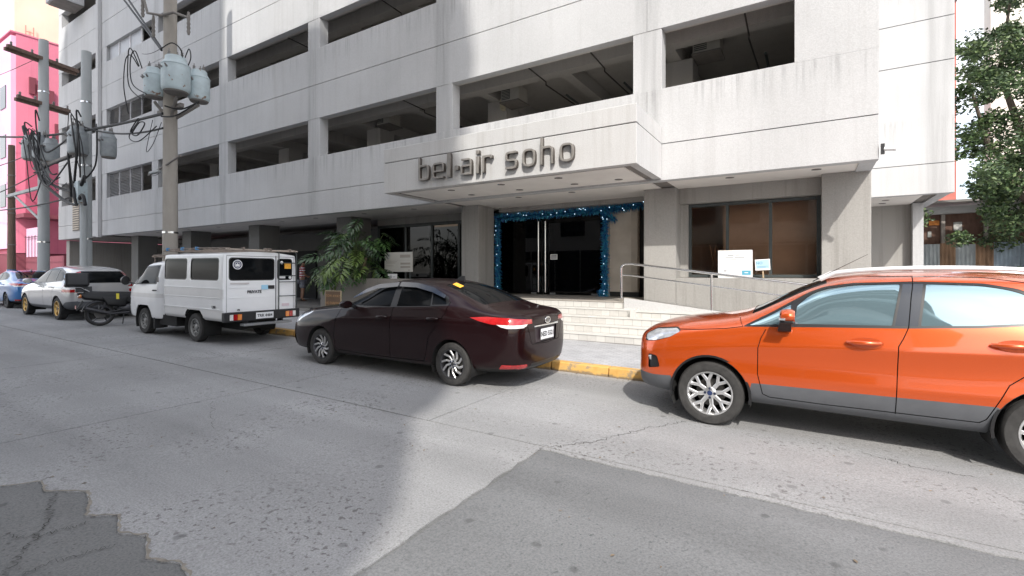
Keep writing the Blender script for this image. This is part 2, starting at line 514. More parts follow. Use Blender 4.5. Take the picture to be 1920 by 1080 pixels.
# cracks in the slabs and the broken asphalt: dark ribbons, a little below proud edges
def crack(pts, w, n=26, amp=0.03, name='crack'):
    m = MB(); line = []
    for p, q in zip(pts, pts[1:]):
        line += wob(*p, *q, n, amp)[:-1]
    line.append(pts[-1])
    for i, (x, y) in enumerate(line):
        a = line[max(0, i-1)]; b = line[min(len(line)-1, i+1)]
        dx, dy = b[0]-a[0], b[1]-a[1]; l = math.hypot(dx, dy) or 1
        ww = w*(0.3+random.random()) * (0.2 if i in (0, len(line)-1) else 1)
        m.v += [(x-dy/l*ww, y+dx/l*ww, gz(x)+0.0025), (x+dy/l*ww, y-dx/l*ww, gz(x)+0.0025)]
    m.f = [(2*i, 2*i+1, 2*i+3, 2*i+2) for i in range(len(line)-1)]
    return m.build(name, M_crack, road)
M_crack = mat('crack dirt', (0.045, 0.043, 0.04), 0.95)
crack([(-1.15, 5.45), (-1.45, 4.95), (-1.75, 4.3), (-2.0, 4.0)], 0.004)
crack([(-6.2, 3.1), (-5.2, 2.6), (-4.4, 2.7)], 0.002)
M_crumb = mat('crumbled edge', (0.22, 0.20, 0.17), 0.95, var=0.3, vscale=20)
cr = crack([(p[0], p[1]+0.01) for p in edge], 0.010, n=8, amp=0.008, name='crumbled_edge'); cr.data.materials[0] = M_crumb
crack([(-4.6, 1.22), (-4.15, 1.08), (-3.75, 0.86), (-3.3, 0.55)], 0.004)
crack([(-3.9, 1.20), (-3.95, 0.98), (-4.2, 0.82), (-4.6, 0.7)], 0.003)
crack([(-3.45, 1.2), (-3.55, 0.9), (-3.4, 0.5)], 0.003)
crack([(0.4, 5.35), (0.75, 5.2), (1.15, 5.22)], 0.003)

# gutter, kerb stones, pavement
gm = MB()
for i, x in enumerate(xs):
    gm.v += [(x, KERB_Y-0.15, gz(x)-0.003), (x, KERB_Y+0.04, gz(x)-0.003)]
gm.f = [(2*i, 2*i+2, 2*i+3, 2*i+1) for i in range(len(xs)-1)]
M_gutter = asphalt('gutter concrete', (0.33, 0.325, 0.31), (0.14, 0.14, 0.13), 0.6)
tag(gm.build('gutter', M_gutter), kind='structure')

def yellow_paint():
    m, nt, b = nodes_mat('worn yellow kerb paint')
    tc = N(nt, 'ShaderNodeTexCoord')
    a = N(nt, 'ShaderNodeTexNoise', Scale=5.0, Detail=8.0, Roughness=0.7)
    nt.links.new(tc.outputs['Object'], a.inputs['Vector'])
    c = ramp(nt, a.outputs['Fac'], [(0.30, (0.56, 0.30, 0.07)), (0.6, (0.66, 0.41, 0.13))])
    k = ramp(nt, a.outputs['Fac'], [(0.56, (0, 0, 0)), (0.64, (0.8,)*3)])
    c = mixc(nt, k, c, (0.24, 0.21, 0.17))
    # road grime creeping up from the gutter
    sx = N(nt, 'ShaderNodeSeparateXYZ'); nt.links.new(tc.outputs['Object'], sx.inputs['Vector'])
    n2 = N(nt, 'ShaderNodeTexNoise', Scale=11.0, Detail=4.0); nt.links.new(tc.outputs['Object'], n2.inputs['Vector'])
    ad = N(nt, 'ShaderNodeMath', _operation='MULTIPLY_ADD'); ad.inputs[1].default_value = 0.10
    nt.links.new(n2.outputs['Fac'], ad.inputs[0]); nt.links.new(sx.outputs['Z'], ad.inputs[2])
    k2 = ramp(nt, ad.outputs['Value'], [(0.065, (0.8,)*3), (0.095, (0, 0, 0))])
    c = mixc(nt, k2, c, (0.13, 0.12, 0.10))
    nt.links.new(c, b.inputs['Base Color']); b.inputs['Roughness'].default_value = 0.75
    return m
M_kerb = yellow_paint()
M_kerbgrey = concrete('grey kerb', (0.30, 0.29, 0.27), (0.15, 0.14, 0.13), 0.6)
kb = MB(); kb.box(-60, 40, KERB_Y+0.012, KERB_Y+0.2, -0.3, -0.25)
kerb = kb.build('kerb', M_kerbgrey)
tag(kerb, kind='structure')
stone_me = {}
x = -44.0; i = 0
while x < 14:
    L = 0.98
    yellow = -11.5 < x < 6.0
    key = yellow
    if key not in stone_me:
        s = MB()
        s.hexa([(0.004, 0.0, -0.1), (L-0.004, 0.0, -0.1), (L-0.004, 0.19, -0.1), (0.004, 0.19, -0.1),
                (0.004, 0.018, 0.145), (L-0.004, 0.018, 0.145), (L-0.004, 0.19, 0.145), (0.004, 0.19, 0.145)])
        stone_me[key] = s.mesh('kerb_stone', M_kerb if yellow else M_kerbgrey, bevel=0.022, segs=3, smooth=True)
    o = link('kerb_stone', stone_me[key], kerb)
    o.location = (x, KERB_Y + random.uniform(-0.004, 0.004), gz(x))
    o.rotation_euler = (random.uniform(-0.01, 0.01), SLOPE, 0)
    x += 0.985; i += 1

def pavement_mat():
    m, nt, b = nodes_mat('stamped pavement')
    tc = N(nt, 'ShaderNodeTexCoord')
    mp = N(nt, 'ShaderNodeMapping', Scale=(1, 1, 1)); nt.links.new(tc.outputs['Object'], mp.inputs['Vector'])
    br = N(nt, 'ShaderNodeTexBrick', Scale=3.2)
    br.inputs['Color1'].default_value = (0.46, 0.46, 0.47, 1); br.inputs['Color2'].default_value = (0.39, 0.395, 0.41, 1)
    br.inputs['Mortar'].default_value = (0.31, 0.31, 0.31, 1); br.inputs['Mortar Size'].default_value = 0.018
    nt.links.new(mp.outputs['Vector'], br.inputs['Vector'])
    n = N(nt, 'ShaderNodeTexNoise', Scale=3.0, Detail=8.0, Roughness=0.7); nt.links.new(tc.outputs['Object'], n.inputs['Vector'])
    c = mixc(nt, 1.0, br.outputs['Color'], ramp(nt, n.outputs['Fac'], [(0.3, (0.78,)*3), (0.7, (1.12,)*3)]), 'MULTIPLY')
    nt.links.new(c, b.inputs['Base Color']); b.inputs['Roughness'].default_value = 0.85
    bp = N(nt, 'ShaderNodeBump', Strength=0.5, Distance=0.006); nt.links.new(br.outputs['Fac'], bp.inputs['Height']); bp.invert = True
    nt.links.new(bp.outputs['Normal'], b.inputs['Normal'])
    return m
M_pave = pavement_mat()
pv = MB()
for i, x in enumerate(xs):
    pv.v += [(x, KERB_Y+0.17, gz(x)+0.138), (x, 40.0, gz(x)+0.138)]
pv.f = [(2*i, 2*i+2, 2*i+3, 2*i+1) for i in range(len(xs)-1)]
tag(pv.build('pavement', M_pave), kind='structure')
# pavement on the camera's own side of the street
pv = MB()
for i, x in enumerate(xs):
    pv.v += [(x, -14.0, gz(x)+0.12), (x, -3.0, gz(x)+0.12), (x, -3.0, gz(x)-0.1)]
for i in range(len(xs)-1):
    pv.f += [(3*i, 3*i+3, 3*i+4, 3*i+1), (3*i+1, 3*i+4, 3*i+5, 3*i+2)]
tag(pv.build('opposite_pavement', M_pave), kind='structure')

# grit, dry leaves and scraps lying on the road and in the gutter
rdd = random.Random(9); db = MB()
for i in range(260):
    if i < 150: x, y = rdd.uniform(-9, 4), KERB_Y - abs(rdd.gauss(0, .10)) - .01
    else: x, y = rdd.uniform(-7, 4), rdd.uniform(1.2, 6.6)
    z = gz(x) + .003; s_ = rdd.uniform(.006, .022); a = rdd.uniform(0, 6.3)
    dx, dy = math.cos(a)*s_, math.sin(a)*s_
    db.add([(x-dx, y-dy, z), (x-dy*.5, y+dx*.5, z+.004), (x+dx, y+dy, z+.001), (x+dy*.5, y-dx*.5, z+.002)], [(0, 1, 2, 3)])
tag(db.build('road_grit', mat('dry grit', (.17, .13, .09), .9, var=.6, vscale=3), fix=False), 'scattered dry leaves and grit along the gutter and road', 'litter', kind='stuff')
# ------------------------------------------------------------------ the office building
FY = 10.1                                    # main facade plane
X0, X1 = -37.2, 0.98
bld = thing('office_building', 'pale grey concrete office block with open parking decks and a projecting entrance canopy', 'building', (-18, FY, 0))
def bpart(name, mb, m, parent=None, **k):
    return mb.build(name, m, parent or bld, world=True, **k)
COLS = [(-30.95, -30.45), (-25.45, -24.85), (-19.73, -19.1), (-14.19, -13.58), (-8.66, -8.10), (-3.21, -2.61)]
SPLIT = [X0, -31.06] + [(a+b)/2 for a, b in COLS[1:]] + [X1]
LEVELS = [(3.50, 4.25, 5.39), (6.64, 7.74, 8.93), (9.89, 11.09, 12.30), (13.10, 14.40, 15.65), (16.50, 17.75, 19.0), (19.9, 21.1, 22.4)]
for z0, zj, z1 in LEVELS:
    for a, b in zip(SPLIT, SPLIT[1:]):
        for lo, hi in ((z0, zj-0.008), (zj+0.008, z1)):
            p = MB(); off = random.uniform(0.0, 0.005)
            p.box(a+0.003, b-0.003, FY+off, FY+0.2, lo, hi)
            bpart('wall_panel', p, M_facade, bevel=0.003, segs=1)
    p = MB(); p.box(X0+0.02, X1-0.02, FY+0.2, FY+0.30, z0+0.015, z1-0.015)
    bpart('spandrel_core', p, M_inner)
OPEN = [(a[2], b[0]) for a, b in zip(LEVELS, LEVELS[1:])]
for zl, zh in OPEN:
    for a, b in COLS:
        c = MB(); c.box(a, b, FY+0.012, FY+0.34, zl-0.01, zh+0.01)
        bpart('column', c, M_facade, bevel=0.008, segs=1)
    for a, b in ((-37.2, -36.75), (-31.45, -30.95)):
        c = MB(); c.box(a, b, FY+0.016, FY+0.34, zl-0.01, zh+0.01); bpart('column', c, M_facade)
    c = MB(); c.box(-0.24, X1, FY+0.001, FY+0.32, zl-0.012, zh+0.012)
    bpart('corner_wall', c, M_facade)
# side walls of the block, deck slabs, beams and back wall of the decks
sw = MB(); sw.box(X1-0.25, X1-0.004, FY+0.33, 24, 3.52, 22.4); bpart('side_wall', sw, M_facade)
sw = MB(); sw.box(X0+0.004, X0+0.25, FY+0.34, 24, 3.52, 22.4); bpart('side_wall', sw, M_facade)
sw = MB(); sw.box(X0+0.1, X1-0.1, 17.2, 17.5, 0.2, 22.4); bpart('back_wall', sw, M_inner)
sw = MB(); sw.box(X0, X1, FY+0.02, 24, 22.42, 22.6); bpart('roof', sw, M_facade)
for zf in (3.95, 7.35, 10.75, 14.1, 17.4, 20.7):
    s = MB(); s.box(X0+0.26, X1-0.26, FY+0.31, 17.19, zf, zf+0.28); bpart('deck_slab', s, M_inner)
for zf in (7.35, 10.75, 14.1):
    b = MB(); b.box(X0+0.27, X1-0.27, 11.55, 11.9, zf-0.42, zf-0.003); bpart('beam', b, M_inner, bevel=0.01)
    for a, c in COLS:
        xm = (a+c)/2
        for xx in (xm, xm+2.75):
            if xx > X1-0.6: continue
            b = MB(); b.box(xx-0.15, xx+0.15, 11.905, 17.18, zf-0.40, zf-0.004); bpart('beam', b, M_inner)
        b = MB(); b.box(xm-0.28, xm+0.42, 12.6, 13.3, zf-3.1, zf-0.41); bpart('column', b, M_inner)
# exhaust and sprinkler pipes under the deck ceilings
M_pipe = mat('dark pipe', (0.05, 0.045, 0.04), 0.6, var=0.2)
for x0, zc in ((-6.0, 6.72), (-4.35, 6.72), (-1.1, 6.72), (-10.3, 6.72), (-11.3, 10.05), (-16, 10.05)):
    p = MB(); p.tube([(x0, 10.5, zc), (x0-0.02, 11.5, zc-0.02), (x0-0.02, 11.5, zc-0.10), (x0+0.05, 14.5, zc-0.12), (x0+0.05, 16.8, zc-0.12)], 0.018, 8)
    bpart('pipe', p, M_pipe, smooth=True)
    p = MB(); p.tube([(x0+0.25, 12.2, zc-0.2), (x0+0.25, 13.2, zc-0.2)], 0.03, 8); bpart('lamp_tube', p, M_frame)
# louvres and obscured glazing in the bays near the left end
M_louv = mat('louvre metal', (0.36, 0.36, 0.37), 0.6, var=0.2, vscale=4)
M_obsc = mat('grey film glass', (0.34, 0.35, 0.37), 0.35, var=0.12, vscale=2)
for zl, zh, kind in ((5.39, 6.64, 'louver'), (8.93, 9.89, 'louver'), (12.30, 13.10, 'pane')):
    for k in range(3):
        a = -30.44 + k*1.24; b = a+1.21
        if kind == 'louver':
            f = MB()
            for (p, q, r_, t) in ((a, a+0.04, zl, zh), (b-0.04, b, zl, zh), (a+0.04, b-0.04, zl, zl+0.04), (a+0.04, b-0.04, zh-0.04, zh)):
                f.box(p, q, FY+0.12, FY+0.18, r_, t)
            fr = bpart('louver_frame', f, M_louv)
            nsl = int((zh-zl-0.08)/0.075)
            for i in range(nsl):
                s = MB(); zc = zl+0.06+i*0.075
                s.hexa([(a+0.042, FY+0.115, zc), (b-0.042, FY+0.115, zc), (b-0.042, FY+0.175, zc+0.045), (a+0.042, FY+0.175, zc+0.045),
                        (a+0.042, FY+0.115, zc+0.008), (b-0.042, FY+0.115, zc+0.008), (b-0.042, FY+0.175, zc+0.053), (a+0.042, FY+0.175, zc+0.053)])
                bpart('slat', s, M_louv)
        else:
            f = MB(); f.box(a, b, FY+0.14, FY+0.16, zl+0.01, zh-0.01); bpart('pane', f, M_obsc)
            f = MB(); f.box(b, b+0.03, FY+0.1, FY+0.17, zl, zh); bpart('mullion', f, M_white)
# old plaster fin and tall vent grille at the left end
f = MB(); f.box(-31.30, -31.02, FY-0.16, FY-0.005, 3.42, 15.6); bpart('fin', f, M_facade, bevel=0.01)
g_ = MB(); g_.box(-34.9, -33.9, FY-0.035, FY-0.006, 3.9, 6.2); vg = bpart('vent_grille', g_, M_drip)
for i in range(18):
    s = MB(); s.box(-34.85, -33.95, FY-0.06, FY-0.037, 3.96+i*0.125, 4.02+i*0.125); bpart('slat', s, mat('grille slat', (0.5, 0.44, 0.36), 0.7, var=0.1), vg)

# canopy over the entrance
CX0, CX1, CY, CB, CT = -8.87, -2.61, 8.42, 3.53, 4.60
for lo, hi in ((CB, 4.252), (4.268, CT)):
    p = MB(); p.box(CX0, CX1, CY, CY+0.16, lo, hi); bpart('canopy_panel', p, M_canopy, bevel=0.008, segs=1)
    p = MB(); p.box(CX1-0.16, CX1-0.002, CY+0.165, FY-0.012, lo, hi); bpart('canopy_panel', p, M_canopy)
    p = MB(); p.box(CX0+0.002, CX0+0.16, CY+0.165, FY-0.012, lo, hi); bpart('canopy_panel', p, M_canopy)
p = MB(); p.box(CX0+0.17, CX1-0.17, CY+0.17, FY-0.013, 4.30, 4.52); bpart('canopy_slab', p, M_inner)
p = MB(); p.box(CX0+0.02, CX1-0.02, CY+0.02, CY+0.15, 4.249, 4.271); bpart('joint', p, M_joint)
p = MB(); p.box(CX1-0.15, CX1-0.02, CY+0.17, FY-0.02, 4.249, 4.271); bpart('joint', p, M_joint)
def soffit(x0, x1, y0, y1, z, rim=0.16, lamps=()):
    d = MB(); d.box(x0, x1, y0, y1, z+0.03, z+0.07); bpart('drip_band', d, M_drip)
    s = MB(); s.box(x0+rim, x1-rim, y0+rim*0.6, y1, z+0.012, z+0.028); so = bpart('soffit', s, M_soffit)
    for lx, ly in lamps:
        l = MB(); l.lathe([(0.085, z+0.006), (0.085, z+0.011)], 20, c=(lx, ly, 0)); dl = bpart('downlight', l, M_steel)
        l = MB(); l.lathe([(0.062, z+0.002), (0.062, z+0.005)], 20, c=(lx, ly, 0)); bpart('lamp_well', l, M_drip, dl)
soffit(CX0+0.165, CX1-0.165, CY+0.165, 12.55, CB+0.0, 0.16, [(-7.2, 8.95), (-5.8, 8.95), (-4.4, 8.95), (-7.2, 9.75), (-5.8, 9.75), (-4.4, 9.75), (-3.4, 9.75), (-6.4, 10.7), (-4.9, 10.7)])
soffit(-31.0, CX0+0.16, FY+0.205, 12.55, CB, 0.10, [(-27, 11), (-24, 11), (-21.5, 11), (-17, 11), (-15, 11), (-12.5, 11), (-10.3, 11)])
soffit(CX1-0.16, X1-0.01, FY+0.205, 12.0, CB, 0.16, [(-1.4, 10.75), (0.1, 10.75)])
# letters on the canopy
M_letter = mat('bronze letter', (0.14, 0.125, 0.11), 0.42, metal=0.6, var=0.25, vscale=8)
M_letterface = mat('letter face', (0.25, 0.235, 0.215), 0.55, metal=0.3, var=0.2, vscale=10)
def rect(x0, y0, x1, y1): return [(x0, y0), (x1, y0), (x1, y1), (x0, y1)]
XH, ASC, T = 0.355, 0.53, 0.045
def glyph(ch, w):
    t = T
    if ch == 'b': return [arc_poly([(0,0),(w,0),(w,XH),(t,XH),(t,ASC),(0,ASC)], [0.03,0.11,0.11,0,0,0]), arc_poly(rect(t,t,w-t,XH-t), 0.05)]
    if ch == 'e': return [arc_poly([(0,0),(w*0.96,0),(w*0.96,t),(t,t),(t,0.145),(w,0.145),(w,XH),(0,XH)], [0.11,0.02,0.02,0.04,0.0,0.0,0.11,0.11]), arc_poly(rect(t,0.145+t*0.85,w-t,XH-t), 0.03)]
    if ch == 'l': return [rect(0,0,w,ASC)]
    if ch == '-': return [arc_poly(rect(0,0.13,w,0.23), 0.03)]
    if ch == 'a': return [arc_poly([(0,0),(w,0),(w,XH),(0.02,XH),(0.02,XH-t),(w-t,XH-t),(w-t,0.215),(0,0.215)], [0.09,0,0.11,0.02,0.02,0.04,0,0.09]), arc_poly(rect(t,t*0.85,w-t,0.215-t*0.85), 0.02)]
    if ch == 'i': return [rect(0,0,w,XH), rect(0,XH+0.05,w,XH+0.13)]
    if ch == 'r': return [arc_poly([(0,0),(t,0),(t,XH-t),(w-t,XH-t),(w-t,XH-t*1.7),(w,XH-t*1.7),(w,XH),(0,XH)], [0,0,0.05,0.02,0,0,0.10,0.02])]
    if ch == 's':
        h = XH; m = XH/2
        return [arc_poly([(0,0),(w,0),(w,m+t/2),(t,m+t/2),(t,h-t),(w*0.97,h-t),(w*0.97,h),(0,h),(0,m-t/2),(w-t,m-t/2),(w-t,t),(0,t)],
                         [0.02,0.09,0.09,0.03,0.03,0.01,0.02,0.09,0.09,0.03,0.03,0.01])]
    if ch == 'h': return [arc_poly([(0,0),(t,0),(t,XH-t),(w-t,XH-t),(w-t,0),(w,0),(w,XH),(t,XH),(t,ASC),(0,ASC)], [0,0,0.05,0.05,0,0,0.11,0,0,0])]
    if ch == 'o': return [arc_poly(rect(0,0,w,XH), 0.13), arc_poly(rect(t,t,w-t,XH-t), 0.07)]
u2x = lambda u: ((-0.52487 + 0.85118*(u-960)/907.0) / (0.85118 + 0.52487*(u-960)/907.0)) * 8.30
LETU = [('b',783,804.5),('e',809,833),('l',837,843),('-',847.5,859),('a',862,885),('i',891,896.5),('r',903,923),('s',946,970),('o',978,1004.5),('h',1012,1038.5),('o',1048,1077.5)]
for ch, u0, u1 in LETU:
    xa, xb = u2x(u0), u2x(u1)
    if ch == '-': xa += 0.05; xb -= 0.02
    elif ch not in 'li': xb = xa + (xb-xa)*0.90
    ol = glyph(ch, xb-xa)
    me = curve_mesh('sign_letter', ol, 0.07, 0.0)
    me.materials.append(M_letter)
    zb = 3.70
    o = link('sign_letter', me, bld)
    o.location = Vector((xa, CY-0.05, zb)) - bld.location; o.rotation_euler = FRONT
    me2 = curve_mesh('letter_face', ol, 0.012, 0.004)
    me2.materials.append(M_letterface)
    q = link('letter_face', me2, o); q.location = (0, 0, 0.043)

# recessed right-hand wing
RY = 15.4
for lo, hi in ((3.53, 4.252), (4.268, 6.72), (6.74, 7.78), (7.80, 11.0), (11.02, 15.0), (15.02, 22.4)):
    p = MB(); p.box(X1+0.002, 2.94, RY, RY+0.25, lo, hi); bpart('wall_panel', p, M_facade)
p = MB(); p.box(2.70, 2.938, RY+0.252, 24, 3.55, 22.4); bpart('side_wall', p, M_facade)
p = MB(); p.box(X1+0.01, 2.68, RY+0.26, 24, 3.72, 3.8); bpart('deck_slab', p, M_inner)
d = MB(); d.box(X1+0.01, 2.93, RY+0.05, 18.9, 3.60, 3.66); bpart('drip_band', d, M_drip)
s = MB(); s.box(X1+0.012, 2.45, RY+0.12, 18.0, 3.575, 3.596); bpart('soffit', s, M_soffit)
for k, (lx, ly) in enumerate(((1.75, 15.9), (1.75, 16.6), (1.75, 17.3))):
    l = MB(); l.lathe([(0.085, 3.566), (0.085, 3.573)], 16, c=(lx, ly, 0)); bpart('downlight', l, M_drip)
w = MB(); w.box(0.5, 2.48, 18.0, 18.3, 0.0, 3.59); bpart('ground_wall', w, M_colconc)
w = MB(); w.box(2.482, 2.72, 17.7, 18.3, 0.0, 3.58); bpart('pier', w, M_facade)
w = MB(); w.box(1.0, 2.4, 17.93, 17.99, 1.25, 1.42); bpart('ledge', w, M_drip)

# ground-floor columns, landing, entrance
for a, b, y0, y1, z in ((-8.71, -8.10, 11.3, 12.1, 0.1), (-3.33, -2.60, 11.3, 12.1, 0.1), (0.19, 0.99-0.012, 11.3, 12.2, -0.1),
                     (-14.25, -13.5, 11.3, 12.2, 0.1), (-19.75, -19.0, 11.3, 12.2, 0.1), (-25.3, -24.5, 11.3, 12.2, 0.1), (-30.8, -30.0, 11.3, 12.2, 0.1)):
    c = MB(); c.box(a, b, y0, y1, z, CB+0.011); bpart('column', c, M_colconc if a > -13 else M_shadeconc, bevel=0.012, segs=2)
beam = MB(); beam.box(-8.015, -3.335, 12.25, 12.55, 3.42, 3.54); bpart('lintel', beam, M_colconc)
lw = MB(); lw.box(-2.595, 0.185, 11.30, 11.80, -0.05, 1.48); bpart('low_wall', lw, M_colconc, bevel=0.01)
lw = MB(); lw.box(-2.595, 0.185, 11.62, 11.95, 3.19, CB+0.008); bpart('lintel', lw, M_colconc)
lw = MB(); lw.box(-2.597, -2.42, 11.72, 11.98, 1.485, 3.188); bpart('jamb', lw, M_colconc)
# triple window
wf = MB()
for a, b, c, d in ((-2.418, -2.36, 1.49, 3.18), (0.11, 0.184, 1.49, 3.18), (-1.62, -1.56, 1.56, 3.11), (-0.76, -0.70, 1.56, 3.11)):
    wf.box(a, b, 11.80, 11.87, c, d)
wf.box(-2.358, 0.108, 11.802, 11.868, 1.49, 1.555); wf.box(-2.358, 0.108, 11.802, 11.868, 3.115, 3.18)
win = bpart('window', wf, M_frame)
for a, b in ((-2.355, -1.625), (-1.555, -0.765), (-0.695, 0.105)):
    p = MB(); p.box(a, b, 11.83, 11.836, 1.56, 3.11); bpart('pane', p, M_glass, win)
# room behind the window
M_room = mat('brown room wall', (0.60, 0.43, 0.32), 0.85, var=0.2, vscale=1.0)
rm = MB(); rm.box(-1.75, 0.59, 12.35, 12.4, 0.96, 3.44); bpart('room_partition', rm, M_room)
rm = MB(); rm.box(-3.2, 0.9, 14.4, 14.5, 0.95, 3.5); bpart('room_wall', rm, M_room)
rm = MB(); rm.box(0.6, 0.7, 12.2, 14.4, 0.95, 3.5); bpart('room_wall', rm, M_room)
rm = MB(); rm.box(-3.3, -3.2, 12.2, 14.5, 0.95, 3.5); bpart('room_wall', rm, M_room)
rm = MB(); rm.box(-3.2, 0.6, 11.96, 14.4, 0.90, 0.95); bpart('room_floor', rm, M_room)
rm = MB(); rm.box(-3.2, 0.9, 11.96, 14.4, 3.45, 3.5); bpart('room_ceiling', rm, M_room)
# entrance wall, doors
DY = 12.6
M_doorwall = mat('beige jamb', (0.42, 0.37, 0.31), 0.7, var=0.12, vscale=3)
dw = MB(); dw.box(-4.78, -4.66, DY-0.02, DY+0.2, 0.95, 3.45); bpart('jamb', dw, M_doorwall)
dw = MB(); dw.box(-8.018, -3.336, DY+0.0, DY+0.25, 3.36, 3.53); bpart('lintel', dw, M_colconc)
M_doorframe = mat('door steel', (0.3, 0.3, 0.3), 0.35, metal=0.9)
for a, b, hx in ((-8.36, -6.73, -6.83), (-6.70, -4.80, -6.60)):
    p = MB(); p.box(a, b, DY+0.05, DY+0.062, 0.97, 3.34)
    dr = bpart('glass_door', p, M_doorglass)
    h = MB(); h.tube([(hx, DY-0.04, 1.02), (hx, DY-0.04, 3.10)], 0.024, 12); bpart('handle', h, M_steel, dr, smooth=True)
    for zz in (1.06, 3.04):
        h = MB(); h.cyl((hx, DY-0.04, zz), (hx, DY+0.05, zz), 0.012); bpart('handle_mount', h, M_steel, dr)
    for q in (a+0.3, b-0.3):
        h = MB(); h.box(q-0.09, q+0.09, DY+0.03, DY+0.075, 0.955, 1.01); bpart('patch_fitting', h, M_doorframe, dr)
p = MB(); p.box(-6.47, -6.25, DY+0.035, DY+0.048, 1.98, 2.13); st = bpart('door_notice', p, M_white)
for i in range(3):
    p = MB(); p.box(-6.45, -6.27, DY+0.031, DY+0.034, 2.01+i*0.037, 2.028+i*0.037); bpart('print', p, M_ink, st)
# lobby behind the doors
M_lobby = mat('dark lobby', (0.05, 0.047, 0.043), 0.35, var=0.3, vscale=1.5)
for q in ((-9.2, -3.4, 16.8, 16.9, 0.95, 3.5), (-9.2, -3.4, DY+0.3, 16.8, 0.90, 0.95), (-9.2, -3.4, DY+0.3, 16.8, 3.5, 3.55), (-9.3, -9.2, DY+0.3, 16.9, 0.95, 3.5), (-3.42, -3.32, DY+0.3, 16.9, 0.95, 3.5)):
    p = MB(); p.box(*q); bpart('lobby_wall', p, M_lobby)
for lx, ly in ((-6.3, 13.6), (-5.9, 14.2), (-5.55, 14.8)):
    p = MB(); p.lathe([(0.06, 3.485), (0.06, 3.497)], 12, c=(lx, ly, 0)); bpart('lobby_lamp', p, mat('lit lamp', (1, 1, 1), emit=(1, 0.93, 0.8), estr=9.0))
p = MB(); p.box(-7.6, -6.2, 16.0, 16.5, 0.95, 2.0); bpart('reception_desk', p, mat('desk', (0.13, 0.12, 0.11), 0.4, var=0.2), bevel=0.02)
# patterned stone panel to the right of the doors
def mosaic():
    m, nt, b = nodes_mat('patterned stone')
    tc = N(nt, 'ShaderNodeTexCoord')
    mp = N(nt, 'ShaderNodeMapping', Scale=(9, 9, 6.0)); mp.inputs['Rotation'].default_value = (R(90), 0, 0)
    nt.links.new(tc.outputs['Object'], mp.inputs['Vector'])
    v = N(nt, 'ShaderNodeTexVoronoi', Scale=1.0, Randomness=0.35); nt.links.new(mp.outputs['Vector'], v.inputs['Vector'])
    n = N(nt, 'ShaderNodeTexNoise', Scale=2.0, Detail=5.0); nt.links.new(tc.outputs['Object'], n.inputs['Vector'])
    c = ramp(nt, n.outputs['Fac'], [(0.3, (0.42, 0.37, 0.31)), (0.7, (0.58, 0.53, 0.46))])
    c = mixc(nt, ramp(nt, v.outputs['Distance'], [(0.16, (0.75,)*3), (0.24, (0, 0, 0))]), c, (0.12, 0.10, 0.08))
    nt.links.new(c, b.inputs['Base Color']); b.inputs['Roughness'].default_value = 0.6
    return m
p = MB(); p.box(-4.655, -3.86, DY+0.02, DY+0.14, 1.08, 3.26); bpart('stone_panel', p, mosaic())
p = MB(); p.box(-4.655, -3.86, DY+0.03, DY+0.13, 0.955, 1.078); bpart('skirting', p, M_dark)
p = MB(); p.box(-4.04, -3.87, DY-0.03, DY+0.018, 1.1, 3.2); bpart('jamb', p, M_doorwall)
p = MB(); p.box(-3.86, -3.336, DY+0.2, DY+0.24, 0.955, 3.36); bpart('dark_screen', p, M_dark)
p = MB(); p.box(-4.655, -3.86, DY+0.02, DY+0.14, 3.262, 3.358); bpart('lintel', p, M_doorwall)

# left-hand shop front behind the planting
SY = 12.5
sf = MB()
mull = [-13.45, -12.1, -10.9, -9.75, -8.75]
for mx_ in mull: sf.box(mx_-0.04, mx_+0.04, SY, SY+0.1, 0.9, 3.2)
sf.box(-13.49, -8.71, SY-0.01, SY+0.11, 3.2, 3.3); sf.box(-13.49, -8.71, SY-0.01, SY+0.11, 0.86, 0.90)
shop = bpart('shop_front', sf, M_frame)
for a, b in zip(mull, mull[1:]):
    p = MB(); p.box(a+0.042, b-0.042, SY+0.045, SY+0.052, 0.902, 3.198); bpart('pane', p, M_doorglass, shop)
p = MB(); p.box(-13.49, -8.71, SY, SY+0.15, 3.302, 3.545); bpart('lintel', p, M_colconc)
for q in ((-13.6, -9.3, 16.8, 16.9, 0.9, 3.5), (-13.6, -9.3, SY+0.2, 16.8, 0.82, 0.86), (-13.6, -9.3, SY+0.2, 16.8, 3.5, 3.55), (-13.7, -13.6, SY+0.2, 16.9, 0.1, 3.5)):
    p = MB(); p.box(*q); bpart('shop_wall', p, M_lobby)
M_warm = mat('warm strip light', (1, 0.7, 0.35), emit=(1.0, 0.48, 0.12), estr=2.2)
for a, b, yy in ((-12.4, -11.2, 14.2), (-10.9, -9.9, 14.2), (-9.75, -9.32, 14.2)):
    p = MB(); p.box(a, b, yy, yy+0.12, 3.34, 3.42); bpart('strip_light', p, M_warm)
p = MB(); p.box(-9.62, -9.38, SY+0.02, SY+0.03, 1.95, 2.25); bpart('shop_notice', p, M_white)
